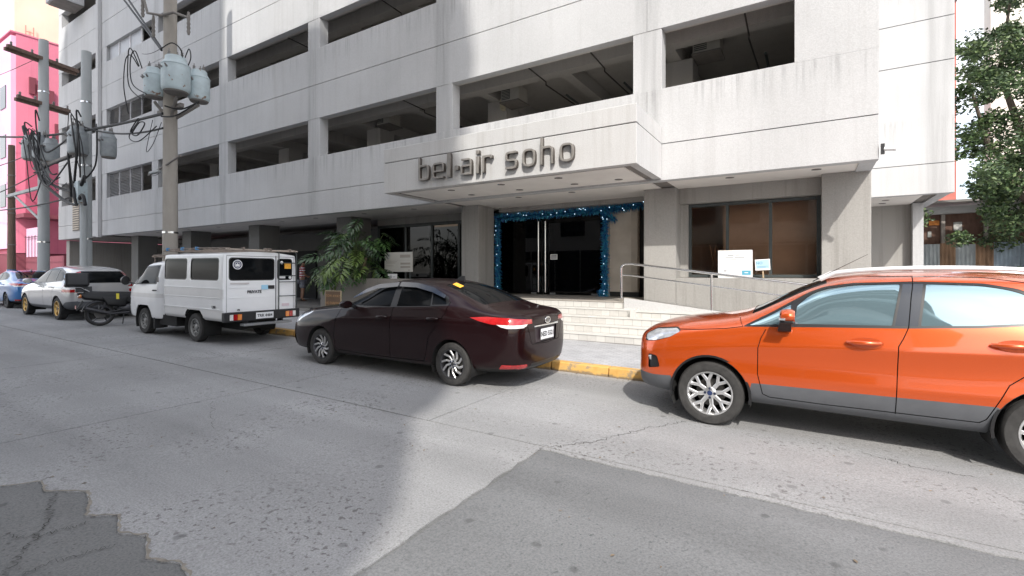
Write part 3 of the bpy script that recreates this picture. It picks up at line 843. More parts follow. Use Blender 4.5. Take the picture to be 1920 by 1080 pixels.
# ground-floor back wall of the car park on the left, podium under it
for q in ((X0, -13.7, 15.5, 15.6, 0.1, 3.6),):
    p = MB(); p.box(*q); bpart('garage_wall', p, M_shadeconc)
for a, b in ((-18.6, -15.6), (-24.2, -21), (-29.6, -26.6)):
    p = MB(); p.box(a, b, 15.40, 15.495, 0.25, 2.7); bpart('garage_door', p, M_dark)
p = MB(); p.box(X0+0.01, X0+0.5, FY+0.35, 15.45, 0.1, 3.45); bpart('podium', p, M_colconc)
p = MB(); p.box(X0+0.51, -31.02, FY+0.21, 15.45, 3.47, 3.55); bpart('soffit', p, M_drip)
p = MB(); p.box(-13.49, -8.72, 10.9, SY-0.02, 0.1, 0.86); bpart('podium', p, M_colconc)
p = MB(); p.box(-31, -13.62, FY+0.32, 12.5, 3.62, 3.9); bpart('deck_slab', p, M_inner)

# ------------------------------------------------------------------ entrance steps with tiles, landing, ramp
M_tile = mat('white stair tile', (0.57, 0.56, 0.53), 0.55, var=0.10, vscale=3.0, rvar=0.1)
M_tile2 = mat('white stair tile b', (0.52, 0.508, 0.48), 0.55, var=0.12, vscale=4.0)
M_grout = mat('grout', (0.28, 0.27, 0.255), 0.9, var=0.1)
M_land = mat('landing stone', (0.34, 0.315, 0.28), 0.6, var=0.12, vscale=2)
steps = thing('entrance_steps', 'white tiled entrance steps rising from the pavement to the glass doors', 'steps', (-5.5, 9.5, 0.15))
tile_me = MB().box(0.003, 0.197, -0.006, 0.0, 0.003, 0.128).mesh('tile', M_tile, bevel=0.002, segs=1)
tile_me2 = MB().box(0.003, 0.197, -0.006, 0.0, 0.003, 0.128).mesh('tile', M_tile2, bevel=0.002, segs=1)
NS, RH = 5, 0.158
for k in range(NS):
    y0 = 9.5 + 0.27*k; z1 = 0.16 + RH*(k+1)
    xr = -1.0 if k < 3 else -3.30
    b = MB(); b.box(-8.68, xr, y0, y0+(0.27 if k < NS-1 else 0.6), 0.05, z1-0.032)
    stp = b.build('step', M_grout, steps, world=True)
    t = MB(); t.box(-8.69, xr, y0-0.02, y0+(0.268 if k < NS-1 else 0.6), z1-0.03, z1)
    t.build('tread', M_tile if k < NS-1 else M_land, stp, world=True, bevel=0.004, segs=1)
    for i in range(38 if k < 3 else 27):
        if y0 > 0 and -8.6+i*0.2 < -7.9: continue
        o = link('tile', tile_me if random.random() < 0.6 else tile_me2, stp)
        o.location = (-8.6 + i*0.2, y0-0.0005, z1-RH)
ld = MB(); ld.box(-8.68, -3.30, 11.2, 16.8, 0.05, 0.948); ld.build('landing', M_land, steps, world=True)

ramp_t = thing('access_ramp', 'concrete wheelchair ramp with tiled lower face beside the steps', 'ramp', (-1.0, 10.6, 0.1))
def rz(x): return 0.955 - 0.115*(x+3.3)
rb = MB(); rb.hexa([(-3.29, 10.60, 0.02), (3.2, 10.60, 0.02), (3.2, 11.29, 0.02), (-3.29, 11.29, 0.02), (-3.29, 10.60, rz(-3.3)), (3.2, 10.60, rz(3.2)), (3.2, 11.29, rz(3.2)), (-3.29, 11.29, rz(-3.3))])
rb.build('ramp_body', M_colconc, ramp_t, world=True)
rb = MB(); rb.box(-3.31, -3.20, 10.2, 10.519, 0.05, 0.80); rb.build('ramp_end', M_tile, ramp_t, world=True)
rb = MB(); rb.hexa([(-3.55, 10.52, 0.02), (3.2, 10.52, 0.02), (3.2, 10.598, 0.02), (-3.55, 10.598, 0.02), (-3.55, 10.52, 1.03), (3.2, 10.52, rz(3.2)+0.06), (3.2, 10.598, rz(3.2)+0.06), (-3.55, 10.598, 1.03)])
rb.build('ramp_kerb', concrete('ramp plaster', (0.50, 0.50, 0.495), (0.36, 0.35, 0.34), 0.4), ramp_t, world=True, bevel=0.006)
tb = MB(); tb.box(-3.295, 2.4, 10.32, 10.515, 0.02, 0.74); tbo = tb.build('lower_wall', M_grout, ramp_t, world=True)
tb = MB(); tb.box(-3.297, 2.42, 10.30, 10.518, 0.742, 0.765); tb.build('coping', M_tile, tbo, world=True)
for rr in range(4):
    for i in range(28):
        o = link('tile', tile_me if random.random() < 0.6 else tile_me2, tbo)
        o.location = (-3.28 + i*0.2, 10.3195, 0.205 + rr*0.131)

rail = thing('handrail', 'stainless steel handrail sloping down beside the access ramp', 'handrail', (-3.55, 10.56, 0.95))
hr = MB()
top = [(-3.62, 10.56, 1.02), (-3.62, 10.56, 1.70), (-3.60, 10.56, 1.755), (-3.54, 10.56, 1.79), (-3.40, 10.56, 1.795)]
top += [(x, 10.56, 1.795-0.128*(x+3.40)) for x in (-2.6, -1.6, -0.6, 0.6, 1.8)]
hr.tube(top, 0.026, 12); hr.build('top_rail', M_steel, rail, world=True, smooth=True)
hr = MB(); hr.tube([(-3.61, 10.56, 1.545), (-3.4, 10.56, 1.535), (1.8, 10.56, 1.535-0.128*5.2)], 0.019, 12); hr.build('mid_rail', M_steel, rail, world=True, smooth=True)
for x in (-1.72, 0.1, 1.78):
    hr = MB(); hr.cyl((x, 10.56, rz(x)+0.05), (x, 10.56, 1.795-0.128*(x+3.40)-0.02), 0.023, n=12); hr.build('post', M_steel, rail, world=True, smooth=True)
hr = MB(); hr.lathe([(0.05, 1.02), (0.05, 1.035)], 16, c=(-3.62, 10.56, 0)); hr.build('base_flange', M_steel, rail, world=True)

# ------------------------------------------------------------------ the tower across the street (behind the camera): its shadow and reflection show
tw = thing('apartment_tower', 'white apartment tower with rounded balconies on the opposite side of the street', 'building', (-6, -10, 0.1))
M_tower = mat('tower paint', (0.62, 0.61, 0.58), 0.8, var=0.08, vscale=0.4)
M_towerglass = mat('tower glass', (0.06, 0.07, 0.075), 0.15, var=0.2, vscale=0.5)
M_shadeparapet = mat('shade darkened parapet', (0.33, 0.35, 0.32), 0.8, var=0.1, vscale=0.5)  # tower paint darkened so the parapets carry their street-side shade
M_shadebalcony = mat('shade darkened balcony', (0.20, 0.22, 0.20), 0.8, var=0.1, vscale=0.5)  # grey-green, darkened as well for the shade under the slabs
def round_plan(x0, x1, y0, y1, r, n=10):
    return arc_poly([(x0, y0), (x1, y0), (x1, y1), (x0, y1)], [0.3, r, r, 0.3], n)
TA = 26.0
c = MB(); c.prism(round_plan(-9.3, 2.4, -15, -6.5, 1.5), 0.1, TA, lambda a, b, d: (a, b, d)); c.build('core', M_tower, tw, world=True)
c = MB(); c.prism(round_plan(-21.3, -9.32, -15, -5.2, 0.5), 0.1, 40.0, lambda a, b, d: (a, b, d)); c.build('core', M_tower, tw, world=True)
for a_, b_, y_ in ((-9.0, 1.6, -6.44), (-21.0, -9.5, -5.14)):      # unseen dark panes added to give cars and shop glass a dark reflection
    n_ = 6
    for j in range(n_):
        c = MB(); c.box(a_+(b_-a_)*j/n_+0.06, a_+(b_-a_)*(j+1)/n_-0.06, y_-0.05, y_, 0.3, 3.1); c.build('dark_reflection_pane', M_towerglass, tw, world=True)
for k in range(8):
    z = 3.2 + 3.1*k
    c = MB(); c.prism(round_plan(-9.2, 3.95 if k > 1 else 2.5, -13.5, -5.0, 4.0), z, z+0.22, lambda a, b, d: (a, b, d)); sl = c.build('balcony', M_shadebalcony, tw, world=True)
    c = MB(); c.prism(round_plan(-9.15, 3.85 if k > 1 else 2.4, -13.3, -5.1, 3.9), z+0.222, z+1.05, lambda a, b, d: (a, b, d)); c.build('parapet', M_shadeparapet, sl, world=True)
    for j in range(4):
        c = MB(); c.box(-8.6+j*2.3, -7.0+j*2.3, -6.52, -6.45, z+1.06, z+2.7); c.build('window', M_towerglass, tw, world=True)
    for j in range(4):
        c = MB(); c.box(-20.6+j*2.9, -18.8+j*2.9, -5.22, -5.16, z+0.9, z+2.5); c.build('window', M_towerglass, tw, world=True)
# ------------------------------------------------------------------ vehicles
def car_paint(name, base, metal=0.25, rough=0.32, flake=0.06, coat=1.0, spec=0.5):
    return mat(name, base, rough, metal=metal, coat=coat, spec=spec, var=flake, vscale=260, detail=1.0)
M_carglass = mat('dark car glass', (0.006, 0.007, 0.008), 0.04, spec=0.14, ior=1.33)
M_mirrorglass = mat('reflective car glass', (0.27, 0.39, 0.44), 0.02, metal=0.7, spec=0.8, ior=1.6)
M_trim = mat('black trim', (0.012, 0.012, 0.013), 0.35)
M_gap = mat('shut line', (0.004, 0.004, 0.004), 0.9)
M_clad = mat('grey cladding', (0.095, 0.10, 0.11), 0.55, var=0.12, vscale=5, bump=0.1, bscale=300)
M_under = mat('underbody', (0.012, 0.012, 0.012), 0.9)
M_alloy = mat('silver alloy', (0.72, 0.72, 0.72), 0.28, metal=0.85, var=0.05, vscale=8)
M_alloydark = mat('dark alloy', (0.06, 0.06, 0.065), 0.4, metal=0.5)
M_gold = mat('gold alloy', (0.55, 0.36, 0.12), 0.35, metal=0.7)
M_brake = mat('brake disc', (0.10, 0.095, 0.09), 0.6, metal=0.5, var=0.3, vscale=10)
M_chrome = mat('chrome', (0.85, 0.85, 0.86), 0.08, metal=1.0)
M_lens = mat('clear lens', (0.55, 0.57, 0.60), 0.06, metal=0.55, var=0.35, vscale=14, coat=1.0)
M_redlens = mat('red lens', (0.40, 0.010, 0.012), 0.12, coat=1.0, var=0.25, vscale=16)
M_amber = mat('amber lens', (0.75, 0.22, 0.02), 0.15, coat=1.0)
M_whitelens = mat('white lens', (0.72, 0.70, 0.68), 0.12, coat=1.0, var=0.2, vscale=20)
M_plate = mat('plate white', (0.74, 0.75, 0.76), 0.4)
M_sticker = mat('orange sticker', (0.85, 0.40, 0.04), 0.5, var=0.2, vscale=20)

def in_poly(p, poly):
    x, y = p; c = False; n = len(poly); j = n-1
    for i in range(n):
        xi, yi = poly[i]; xj, yj = poly[j]
        if (yi > y) != (yj > y) and x < (xj-xi)*(y-yi)/(yj-yi)+xi: c = not c
        j = i
    return c

class Body:
    """Smooth car shell from cross-sections; panels, glass and shut lines are cut out of it."""
    def __init__(s, stations, crease=None, level=3):
        bm = bmesh.new(); n = len(stations[0][1])           # half section from bottom centre to top centre
        rows = []
        for x, pts in stations:
            rowr = [bm.verts.new((x, -p[0], p[1])) for p in pts]
            rowl = [rowr[i] if pts[i][0] == 0 else bm.verts.new((x, pts[i][0], pts[i][1])) for i in range(n)]
            rows.append((rowr, rowl))
        cl = bm.edges.layers.float.new('crease_edge')
        for a, b in zip(rows, rows[1:]):
            for i in range(n-1):
                bm.faces.new((a[0][i], a[0][i+1], b[0][i+1], b[0][i]))
                bm.faces.new((a[1][i], b[1][i], b[1][i+1], a[1][i+1]))
        for row, flip in ((rows[0], 0), (rows[-1], 1)):
            for i in range(n-1):
                q = [row[0][i], row[1][i], row[1][i+1], row[0][i+1]]
                q = list(dict.fromkeys(q))
                f = bm.faces.new(q if flip else q[::-1])
        if crease:
            for ring, val, i0, i1 in crease:
                for k in range(max(0, i0), min(len(rows)-1, i1)):
                    for side in (0, 1):
                        e = bm.edges.get((rows[k][side][ring], rows[k+1][side][ring]))
                        if e: e[cl] = val
        bmesh.ops.recalc_face_normals(bm, faces=bm.faces)
        me = bpy.data.meshes.new('tmp'); bm.to_mesh(me); bm.free()
        ob = bpy.data.objects.new('tmp', me); col.objects.link(ob)
        md = ob.modifiers.new('s', 'SUBSURF'); md.levels = level; md.render_levels = level
        dg = bpy.context.evaluated_depsgraph_get(); dg.update()
        sm = bpy.data.meshes.new_from_object(ob.evaluated_get(dg))
        bpy.data.objects.remove(ob); bpy.data.meshes.remove(me)
        s.bm = bmesh.new(); s.bm.from_mesh(sm); bpy.data.meshes.remove(sm)
        s.bm.normal_update()
        s.ref_v = [v.co.copy() for v in s.bm.verts]; s.ref_n = [v.normal.copy() for v in s.bm.verts]
        s.bm.verts.ensure_lookup_table()
        s.ref_f = [[v.index for v in f.verts] for f in s.bm.faces]
        s.bvh = BVHTree.FromPolygons(s.ref_v, s.ref_f)
        s.lay = s.bm.faces.layers.int.new('part')
        s.parts = {0: ['body', None, 0.0]}
    def pid(s, name, m, inset=0.0):
        k = len(s.parts); s.parts[k] = [name, m, inset]; return k
    def cut(s, poly, pid, ax=(0, 2), filt=None, only=None):
        bm = s.bm; a, b = ax
        lo = (min(p[0] for p in poly), min(p[1] for p in poly)); hi = (max(p[0] for p in poly), max(p[1] for p in poly))
        def box(f):
            A = [v.co[a] for v in f.verts]; B = [v.co[b] for v in f.verts]
            return min(A), min(B), max(A), max(B)
        cand = []
        for f in bm.faces:
            if only is not None and f[s.lay] not in only: continue
            if filt and not filt(f): continue
            x0, y0, x1, y1 = box(f)
            if x1 < lo[0] or x0 > hi[0] or y1 < lo[1] or y0 > hi[1]: continue
            cand.append(f)
        for i in range(len(poly)):
            p, q = poly[i], poly[(i+1) % len(poly)]
            if abs(p[0]-q[0]) + abs(p[1]-q[1]) < 1e-7: continue
            sx0, sx1 = sorted((p[0], q[0])); sy0, sy1 = sorted((p[1], q[1]))
            fs = []
            for f in cand:
                x0, y0, x1, y1 = box(f)
                if x1 < sx0-1e-5 or x0 > sx1+1e-5 or y1 < sy0-1e-5 or y0 > sy1+1e-5: continue
                fs.append(f)
            if not fs: continue
            keep = set(cand) - set(fs)
            es = {e for f in fs for e in f.edges}; vs = {v for f in fs for v in f.verts}
            co = Vector((0, 0, 0)); co[a] = p[0]; co[b] = p[1]
            no = Vector((0, 0, 0)); no[a] = q[1]-p[1]; no[b] = -(q[0]-p[0])
            ret = bmesh.ops.bisect_plane(bm, geom=list(fs)+list(es)+list(vs), dist=1e-6, plane_co=co, plane_no=no.normalized())
            new = {g for g in ret['geom'] if isinstance(g, bmesh.types.BMFace)} | {f for f in fs if f.is_valid}
            cand = list(keep | new)
        for f in cand:
            if not f.is_valid: continue
            f.normal_update()
            c = f.calc_center_median()
            if in_poly((c[a], c[b]), poly): f[s.lay] = pid
    def side(s, poly, pid, sides=(-1, 1), only=None):
        for sg in sides:
            s.cut(poly, pid, (0, 2), (lambda f, sg=sg: f.normal.y*sg > 0.2), only)
    def line(s, pts, w, pid, closed=False, sides=(-1, 1), ax=(0, 2), filt=None, only=None):
        seg = list(zip(pts, pts[1:] + ([pts[0]] if closed else [])))
        if not closed: seg = seg[:len(pts)-1]
        for p, q in seg:
            dx, dy = q[0]-p[0], q[1]-p[1]; l = math.hypot(dx, dy)
            if l < 1e-6: continue
            ox, oy = -dy/l*w/2, dx/l*w/2; ex, ey = dx/l*w*0.35, dy/l*w*0.35
            quad = [(p[0]-ex+ox, p[1]-ey+oy), (p[0]-ex-ox, p[1]-ey-oy), (q[0]+ex-ox, q[1]+ey-oy), (q[0]+ex+ox, q[1]+ey+oy)]
            if ax == (0, 2) and filt is None: s.side(quad, pid, sides, only)
            else: s.cut(quad, pid, ax, filt, only)
    def normal_at(s, co):
        loc, nor, idx, d = s.bvh.find_nearest(co)
        if idx is None: return Vector((0, 0, 1))
        f = s.ref_f[idx]; w = []; tot = 0
        for i in f:
            k = 1.0/max(1e-5, (s.ref_v[i]-loc).length_squared); w.append(k); tot += k
        n = Vector((0, 0, 0))
        for i, k in zip(f, w): n += s.ref_n[i]*(k/tot)
        return n.normalized()
    def finish(s, parent, paint, extra=None, delete=()):
        """One object per named part; parts with the same name on the two sides stay separate objects."""
        groups = {}
        for f in s.bm.faces:
            p = f[s.lay]
            if p in delete: continue
            name, m, inset = s.parts[p]
            c = f.calc_center_median()
            sidekey = 0
            if name not in ('body', 'windshield', 'rear_window', 'grille', 'roof_panel', 'bumper', 'rear_bumper', 'number_plate', 'tailgate'):
                sidekey = 1 if c.y > 0 else -1
            if p == 0 and f.normal.z < -0.75: m = M_under
            groups.setdefault((name, sidekey), []).append((f, m or paint, inset))
        out = {}
        for (name, sk), lst in groups.items():
            vmap = {}; V = []; F = []; FM = []; mats = []; NV = []
            for f, m, inset in lst:
                if m not in mats: mats.append(m)
                idx = []
                for v in f.verts:
                    key = (v.index, v, inset)
                    if key not in vmap:
                        n = s.normal_at(v.co); vmap[key] = len(V); V.append(v.co - n*inset); NV.append(n)
                    idx.append(vmap[key])
                F.append(idx); FM.append(mats.index(m))
            me = bpy.data.meshes.new(name); me.from_pydata([tuple(v) for v in V], [], F)
            for m in mats: me.materials.append(m)
            me.polygons.foreach_set('material_index', FM)
            me.polygons.foreach_set('use_smooth', [True]*len(F))
            me.validate()
            if len(me.vertices) == len(NV): me.normals_split_custom_set_from_vertices([tuple(n) for n in NV])
            o = link(name, me, parent)
            out[(name, sk)] = o
        s.bm.free()
        return out

def circle(cx, cz, r, n=36, a0=0, a1=360):
    return [(cx + r*math.cos(R(a0+(a1-a0)*i/n)), cz + r*math.sin(R(a0+(a1-a0)*i/n))) for i in range(n if a1-a0 == 360 else n+1)]

def wheel(parent, x, y, r, w, rim, style, spoke_m, side, rim_m=None, n=10):
    """tyre, rim barrel, spokes; side -1 faces the camera side"""
    root = MB()
    tyre = MB(); h = w/2
    prof = [(rim*1.0, -h*0.86), (rim*1.06, -h*0.98), (rim*1.2, -h*1.02), (r*0.93, -h*1.0), (r*0.975, -h*0.86), (r, -h*0.6), (r, -h*0.55), (r*0.985, -h*0.53), (r*0.985, -h*0.45), (r, -h*0.43), (r, -h*0.05), (r*0.985, -h*0.03),
            (r*0.985, h*0.05), (r, h*0.07), (r, h*0.6), (r*0.975, h*0.86), (r*0.93, h*1.0), (rim*1.2, h*1.02), (rim*1.0, h*0.86)]
    tyre.lathe(prof, 48, 'y'); tyre.f = [f for f in tyre.f if len(f) == 4]
    to = tyre.build('tyre', M_rubber, parent, smooth=True); to.location = (x, y, r)
    rm = MB()
    rm.lathe([(rim*1.035, -h*0.90), (rim*1.03, -h*0.97), (rim*0.975, -h*0.98), (rim*0.93, -h*0.80), (rim*0.90, -h*0.2), (rim*0.90, h*0.8), (rim*1.0, h*0.86)], 48, 'y')
    rm.f = [f for f in rm.f if len(f) == 4]
    ro = rm.build('rim', rim_m or spoke_m, to, smooth=True)
    bd = MB(); bd.lathe([(0.02, -h*0.12), (rim*0.66, -h*0.12), (rim*0.66, h*0.1)], 32, 'y'); bo = bd.build('brake_disc', M_brake, to, smooth=True)
    bk = MB(); bk.lathe([(0.001, h*0.15), (rim*0.9, h*0.15)], 32, 'y'); bk.build('wheel_backing', M_under, to)
    yf = -h*0.86
    def bar(mb, r0, a0, r1, a1, w0, w1, y0, y1, th=0.022):
        p0 = Vector((r0*math.cos(a0), 0, r0*math.sin(a0))); p1 = Vector((r1*math.cos(a1), 0, r1*math.sin(a1)))
        d = (p1-p0).normalized(); s_ = Vector((-d.z, 0, d.x))
        pts = []
        for yy0, yy1, k in ((y0, y1, 1.0), (y0+th, y1+th, 1.25)):
            pts += [p0 - s_*w0*k + Vector((0, yy0, 0)), p1 - s_*w1*k + Vector((0, yy1, 0)), p1 + s_*w1*k + Vector((0, yy1, 0)), p0 + s_*w0*k + Vector((0, yy0, 0))]
        mb.hexa(pts)
    for k in range(n):
        a = 2*math.pi*k/n + 0.15
        sp = MB()
        if style == 'y':
            bar(sp, rim*0.20, a, rim*0.60, a, 0.020, 0.017, yf+0.020, yf+0.006)
            bar(sp, rim*0.56, a, rim*0.97, a+0.235, 0.015, 0.014, yf+0.0065, yf+0.001)
            bar(sp, rim*0.56, a, rim*0.97, a-0.235, 0.015, 0.014, yf+0.0060, yf+0.0005)
        elif style == 'swirl':
            bar(sp, rim*0.20, a, rim*0.58, a+0.10, 0.013, 0.012, yf+0.02, yf+0.008)
            bar(sp, rim*0.56, a+0.10, rim*0.97, a+0.42, 0.012, 0.014, yf+0.0085, yf+0.001)
        elif style == 'five':
            bar(sp, rim*0.20, a, rim*0.96, a, 0.035, 0.028, yf+0.02, yf+0.004)
        if style != 'steel': sp.build('spoke', spoke_m, to, bevel=0.004, segs=1)
    if style == 'steel':
        d = MB(); d.lathe([(rim*0.95, yf+0.03), (rim*0.80, yf+0.022), (rim*0.70, yf+0.008), (rim*0.42, yf+0.03), (rim*0.30, yf+0.008), (rim*0.14, yf+0.004), (0.001, yf+0.004)], 32, 'y')
        d.build('wheel_disc', spoke_m, to, smooth=True)
        for k in range(8):
            a = 2*math.pi*k/8
            q = MB(); c = (rim*0.62*math.cos(a), yf+0.008, rim*0.62*math.sin(a)); q.cyl(c, (c[0], c[1]+0.012, c[2]), 0.017, n=10); q.build('vent_hole', M_under, to)
    hb = MB(); hb.lathe([(rim*0.30, yf+0.03), (rim*0.29, yf+0.018), (rim*0.24, yf+0.012), (0.001, yf+0.010)], 24, 'y'); hb.build('hub', spoke_m if style != 'steel' else M_steel, to, smooth=True)
    if style in ('y', 'swirl', 'five'):
        cp = MB(); cp.lathe([(rim*0.125, yf+0.012), (rim*0.115, yf+0.004), (0.001, yf+0.003)], 20, 'y'); cp.build('hub_cap', M_cap if style == 'y' else M_alloydark, to, smooth=True)
        for k in range(4 if style == 'y' else 5):
            a = 2*math.pi*k/(4 if style == 'y' else 5)
            q = MB(); c = (rim*0.215*math.cos(a), yf+0.006, rim*0.215*math.sin(a)); q.cyl(c, (c[0], c[1]+0.02, c[2]), 0.014, n=10); q.build('wheel_nut', M_lug, to)
    if side > 0: to.rotation_euler = (0, 0, math.pi)
    return to
M_cap = mat('blue hub cap', (0.02, 0.035, 0.10), 0.3)
M_lug = mat('dark nut', (0.05, 0.06, 0.10), 0.35, metal=0.6)

def arch_liner(parent, x, r, cz, y0, y1, name='wheel_well'):
    m = MB(); n = 20
    for yy in (y0, y1):
        for i in range(n+1):
            a = R(-25 + 230*i/n); m.v.append((x + r*math.cos(a), yy, cz + r*math.sin(a)))
    for i in range(n): m.f.append((i, i+1, n+1+i+1, n+1+i))
    m.v.append((x, y1, cz-0.1)); c = len(m.v)-1
    for i in range(n): m.f.append((n+1+i, n+1+i+1, c))
    return m.build(name, M_under, parent, fix=False)

def arch_lip(parent, x, cz, r, w, y, a0, a1, m, thick=0.02, yfun=None):
    mb = MB(); n = 22; rings = []
    for i in range(n+1):
        a = R(a0+(a1-a0)*i/n)
        for rr, yy in ((r, y+thick), (r, y), (r+w, y), (r+w, y+thick)):
            mb.v.append((x+rr*math.cos(a), yy if y < 0 else -yy, cz+rr*math.sin(a)))
    for i in range(n):
        for k in range(4):
            k2 = (k+1) % 4
            mb.f.append((4*i+k, 4*i+k2, 4*i+4+k2, 4*i+4+k))
    return mb.build('arch_trim', m, parent, smooth=True)

def plate(parent, text, x, y, z, w, h, tilt=0.0, face='rear'):
    p = MB(); p.box(-w/2, w/2, -h/2, h/2, -0.004, 0.0)
    o = p.build('number_plate', M_plate, parent, bevel=0.003, segs=1)
    o.location = (x, y, z)
    o.rotation_euler = (R(90)-tilt, 0, R(90)) if face == 'rear' else (R(90), 0, R(-90))
    me = text_mesh('plate_number', text, h*0.62, 0.002, bold=0.002); me.materials.append(M_ink)
    q = link('plate_number', me, o); q.location = (0, -h*0.02, 0.002)
    b = max(v.co.x for v in me.vertices)*2
    if b > w*0.92: q.scale = (w*0.92/b, 1, 1)
    return o

def handle_bar(parent, x0, x1, y, z, m, th=0.022, hh=0.028, name='door_handle'):
    pts = []; mb = MB(); n = 10
    path = []
    for i in range(n+1):
        t = i/n; path.append((x0+(x1-x0)*t, y - 0.04*math.sin(math.pi*t)**0.6, z + 0.004*t))
    mb.tube(path, [hh*(0.35+0.65*math.sin(math.pi*min(1, max(0, 0.08+0.84*i/n)))**0.5)*0.62 for i in range(n+1)], 10)
    return mb.build(name, m, parent, smooth=True)

# ---- orange crossover -------------------------------------------------
M_orange = car_paint('orange metallic paint', (0.60, 0.085, 0.008), 0.45, 0.24)
suv = thing('orange_crossover', 'bright orange crossover with grey lower cladding parked at the right by the yellow kerb', 'car', (-0.91, 6.28, gz(-0.91)), (0, SLOPE, 0))
st = [
 (-0.835, [(0,.30),(.40,.30),(.52,.36),(.56,.50),(.57,.66),(.55,.80),(.46,.865),(.24,.885),(0,.89)]),
 (-0.78,  [(0,.27),(.52,.27),(.66,.34),(.70,.50),(.70,.68),(.67,.84),(.55,.915),(.29,.945),(0,.955)]),
 (-0.64,  [(0,.25),(.62,.25),(.78,.34),(.81,.52),(.81,.72),(.76,.90),(.62,.975),(.33,1.01),(0,1.02)]),
 (-0.42,  [(0,.24),(.66,.24),(.835,.34),(.86,.54),(.855,.78),(.79,.95),(.65,1.03),(.34,1.065),(0,1.075)]),
 (-0.10,  [(0,.24),(.68,.24),(.84,.34),(.868,.56),(.868,.82),(.805,.995),(.66,1.075),(.35,1.11),(0,1.12)]),
 (0.24,   [(0,.24),(.70,.24),(.84,.34),(.865,.56),(.868,.86),(.81,1.045),(.68,1.125),(.36,1.165),(0,1.175)]),
 (0.42,   [(0,.24),(.70,.24),(.84,.34),(.862,.56),(.868,.875),(.812,1.065),(.70,1.185),(.37,1.235),(0,1.25)]),
 (0.80,   [(0,.24),(.70,.24),(.84,.34),(.86,.56),(.868,.90),(.812,1.09),(.695,1.365),(.39,1.455),(0,1.475)]),
 (1.12,   [(0,.24),(.70,.24),(.84,.34),(.86,.56),(.868,.92),(.81,1.11),(.655,1.49),(.40,1.585),(0,1.605)]),
 (1.62,   [(0,.24),(.70,.24),(.84,.34),(.86,.56),(.87,.945),(.81,1.135),(.63,1.548),(.40,1.63),(0,1.648)]),
 (2.15,   [(0,.24),(.70,.24),(.84,.34),(.862,.57),(.872,.97),(.81,1.165),(.625,1.552),(.40,1.632),(0,1.652)]),
 (2.62,   [(0,.25),(.70,.25),(.845,.36),(.868,.60),(.87,.99),(.80,1.20),(.62,1.535),(.39,1.61),(0,1.632)]),
 (2.98,   [(0,.28),(.68,.28),(.83,.40),(.85,.62),(.845,1.0),(.77,1.21),(.60,1.49),(.37,1.565),(0,1.585)]),
 (3.16,   [(0,.31),(.62,.31),(.76,.42),(.79,.64),(.78,.98),(.70,1.16),(.55,1.36),(.33,1.43),(0,1.45)]),
 (3.24,   [(0,.34),(.50,.34),(.60,.44),(.63,.64),(.62,.94),(.56,1.08),(.44,1.24),(.26,1.29),(0,1.305)]),
]
st = [(x, p[:3] + [(p[3][0]+.010, p[3][1]+.025)] + [((p[3][0]+p[4][0])/2-.012, p[3][1]*.45+p[4][1]*.55)] + p[4:]) for x, p in st]
B = Body(st, crease=[(5, 0.92, 4, 12), (6, 0.35, 2, 11), (3, 0.55, 4, 11), (7, 0.30, 7, 12)])
p_clad = B.pid('lower_cladding', M_clad); p_arch = B.pid('arch', None)
p_fd = B.pid('front_door', None); p_rd = B.pid('rear_door', None)
p_gl = B.pid('side_window', M_mirrorglass, 0.006); p_seal = B.pid('window_seal', M_trim, 0.001)
p_pil = B.pid('window_pillar', mat('satin pillar', (0.035, 0.042, 0.055), 0.22, spec=0.6), 0.002)
p_gap = B.pid('shut_line', M_gap, 0.012); p_lamp = B.pid('headlight', M_lens, 0.002); p_lseal = B.pid('lamp_seal', M_trim, 0.003)
p_fog = B.pid('fog_light_surround', M_trim, 0.015); p_ws = B.pid('windshield', M_carglass, 0.004); p_rw = B.pid('rear_window', M_carglass, 0.004)
p_gr = B.pid('grille', M_trim, 0.02); p_tl = B.pid('tail_light', M_redlens, 0.0); p_gap2 = B.pid('hood_gap', M_gap, 0.008)
# doors
fd = [(0.50, 0.40), (0.455, 0.60), (0.455, 0.86), (0.48, 0.96), (0.52, 1.045), (0.58, 1.10), (0.85, 1.42), (1.02, 1.52), (1.25, 1.565), (1.695, 1.585),
      (1.665, 1.40), (1.635, 1.14), (1.595, 1.04), (1.565, 0.97), (1.555, 0.60), (1.55, 0.37), (1.0, 0.37), (0.56, 0.375)]
rd = [(1.565, 0.37), (1.565, 0.60), (1.575, 0.97), (1.605, 1.04), (1.645, 1.14), (1.675, 1.40), (1.705, 1.585), (2.2, 1.578), (2.42, 1.54), (2.56, 1.42), (2.60, 1.24),
      (2.54, 1.05), (2.42, 0.86), (2.27, 0.72), (2.20, 0.56), (2.14, 0.42), (2.10, 0.385)]
B.side(fd, p_fd); B.side(rd, p_rd)
# grey cladding: sills, door bottoms, bumper corner
clad = [(0.33, 0.20), (0.40, 0.50), (0.50, 0.505), (1.0, 0.512), (1.55, 0.522), (2.20, 0.535), (2.26, 0.50), (2.30, 0.20)]
B.side(clad, p_clad)
B.side([(-0.84, 0.2), (-0.84, 0.475), (-0.60, 0.465), (-0.40, 0.48), (-0.30, 0.2)], p_clad)
B.cut([(-0.9, -0.9), (-0.55, -0.9), (-0.55, 0.9), (-0.9, 0.9)], p_clad, (0, 1), lambda f: f.calc_center_median().z < 0.44 and f.calc_center_median().x < -0.55)
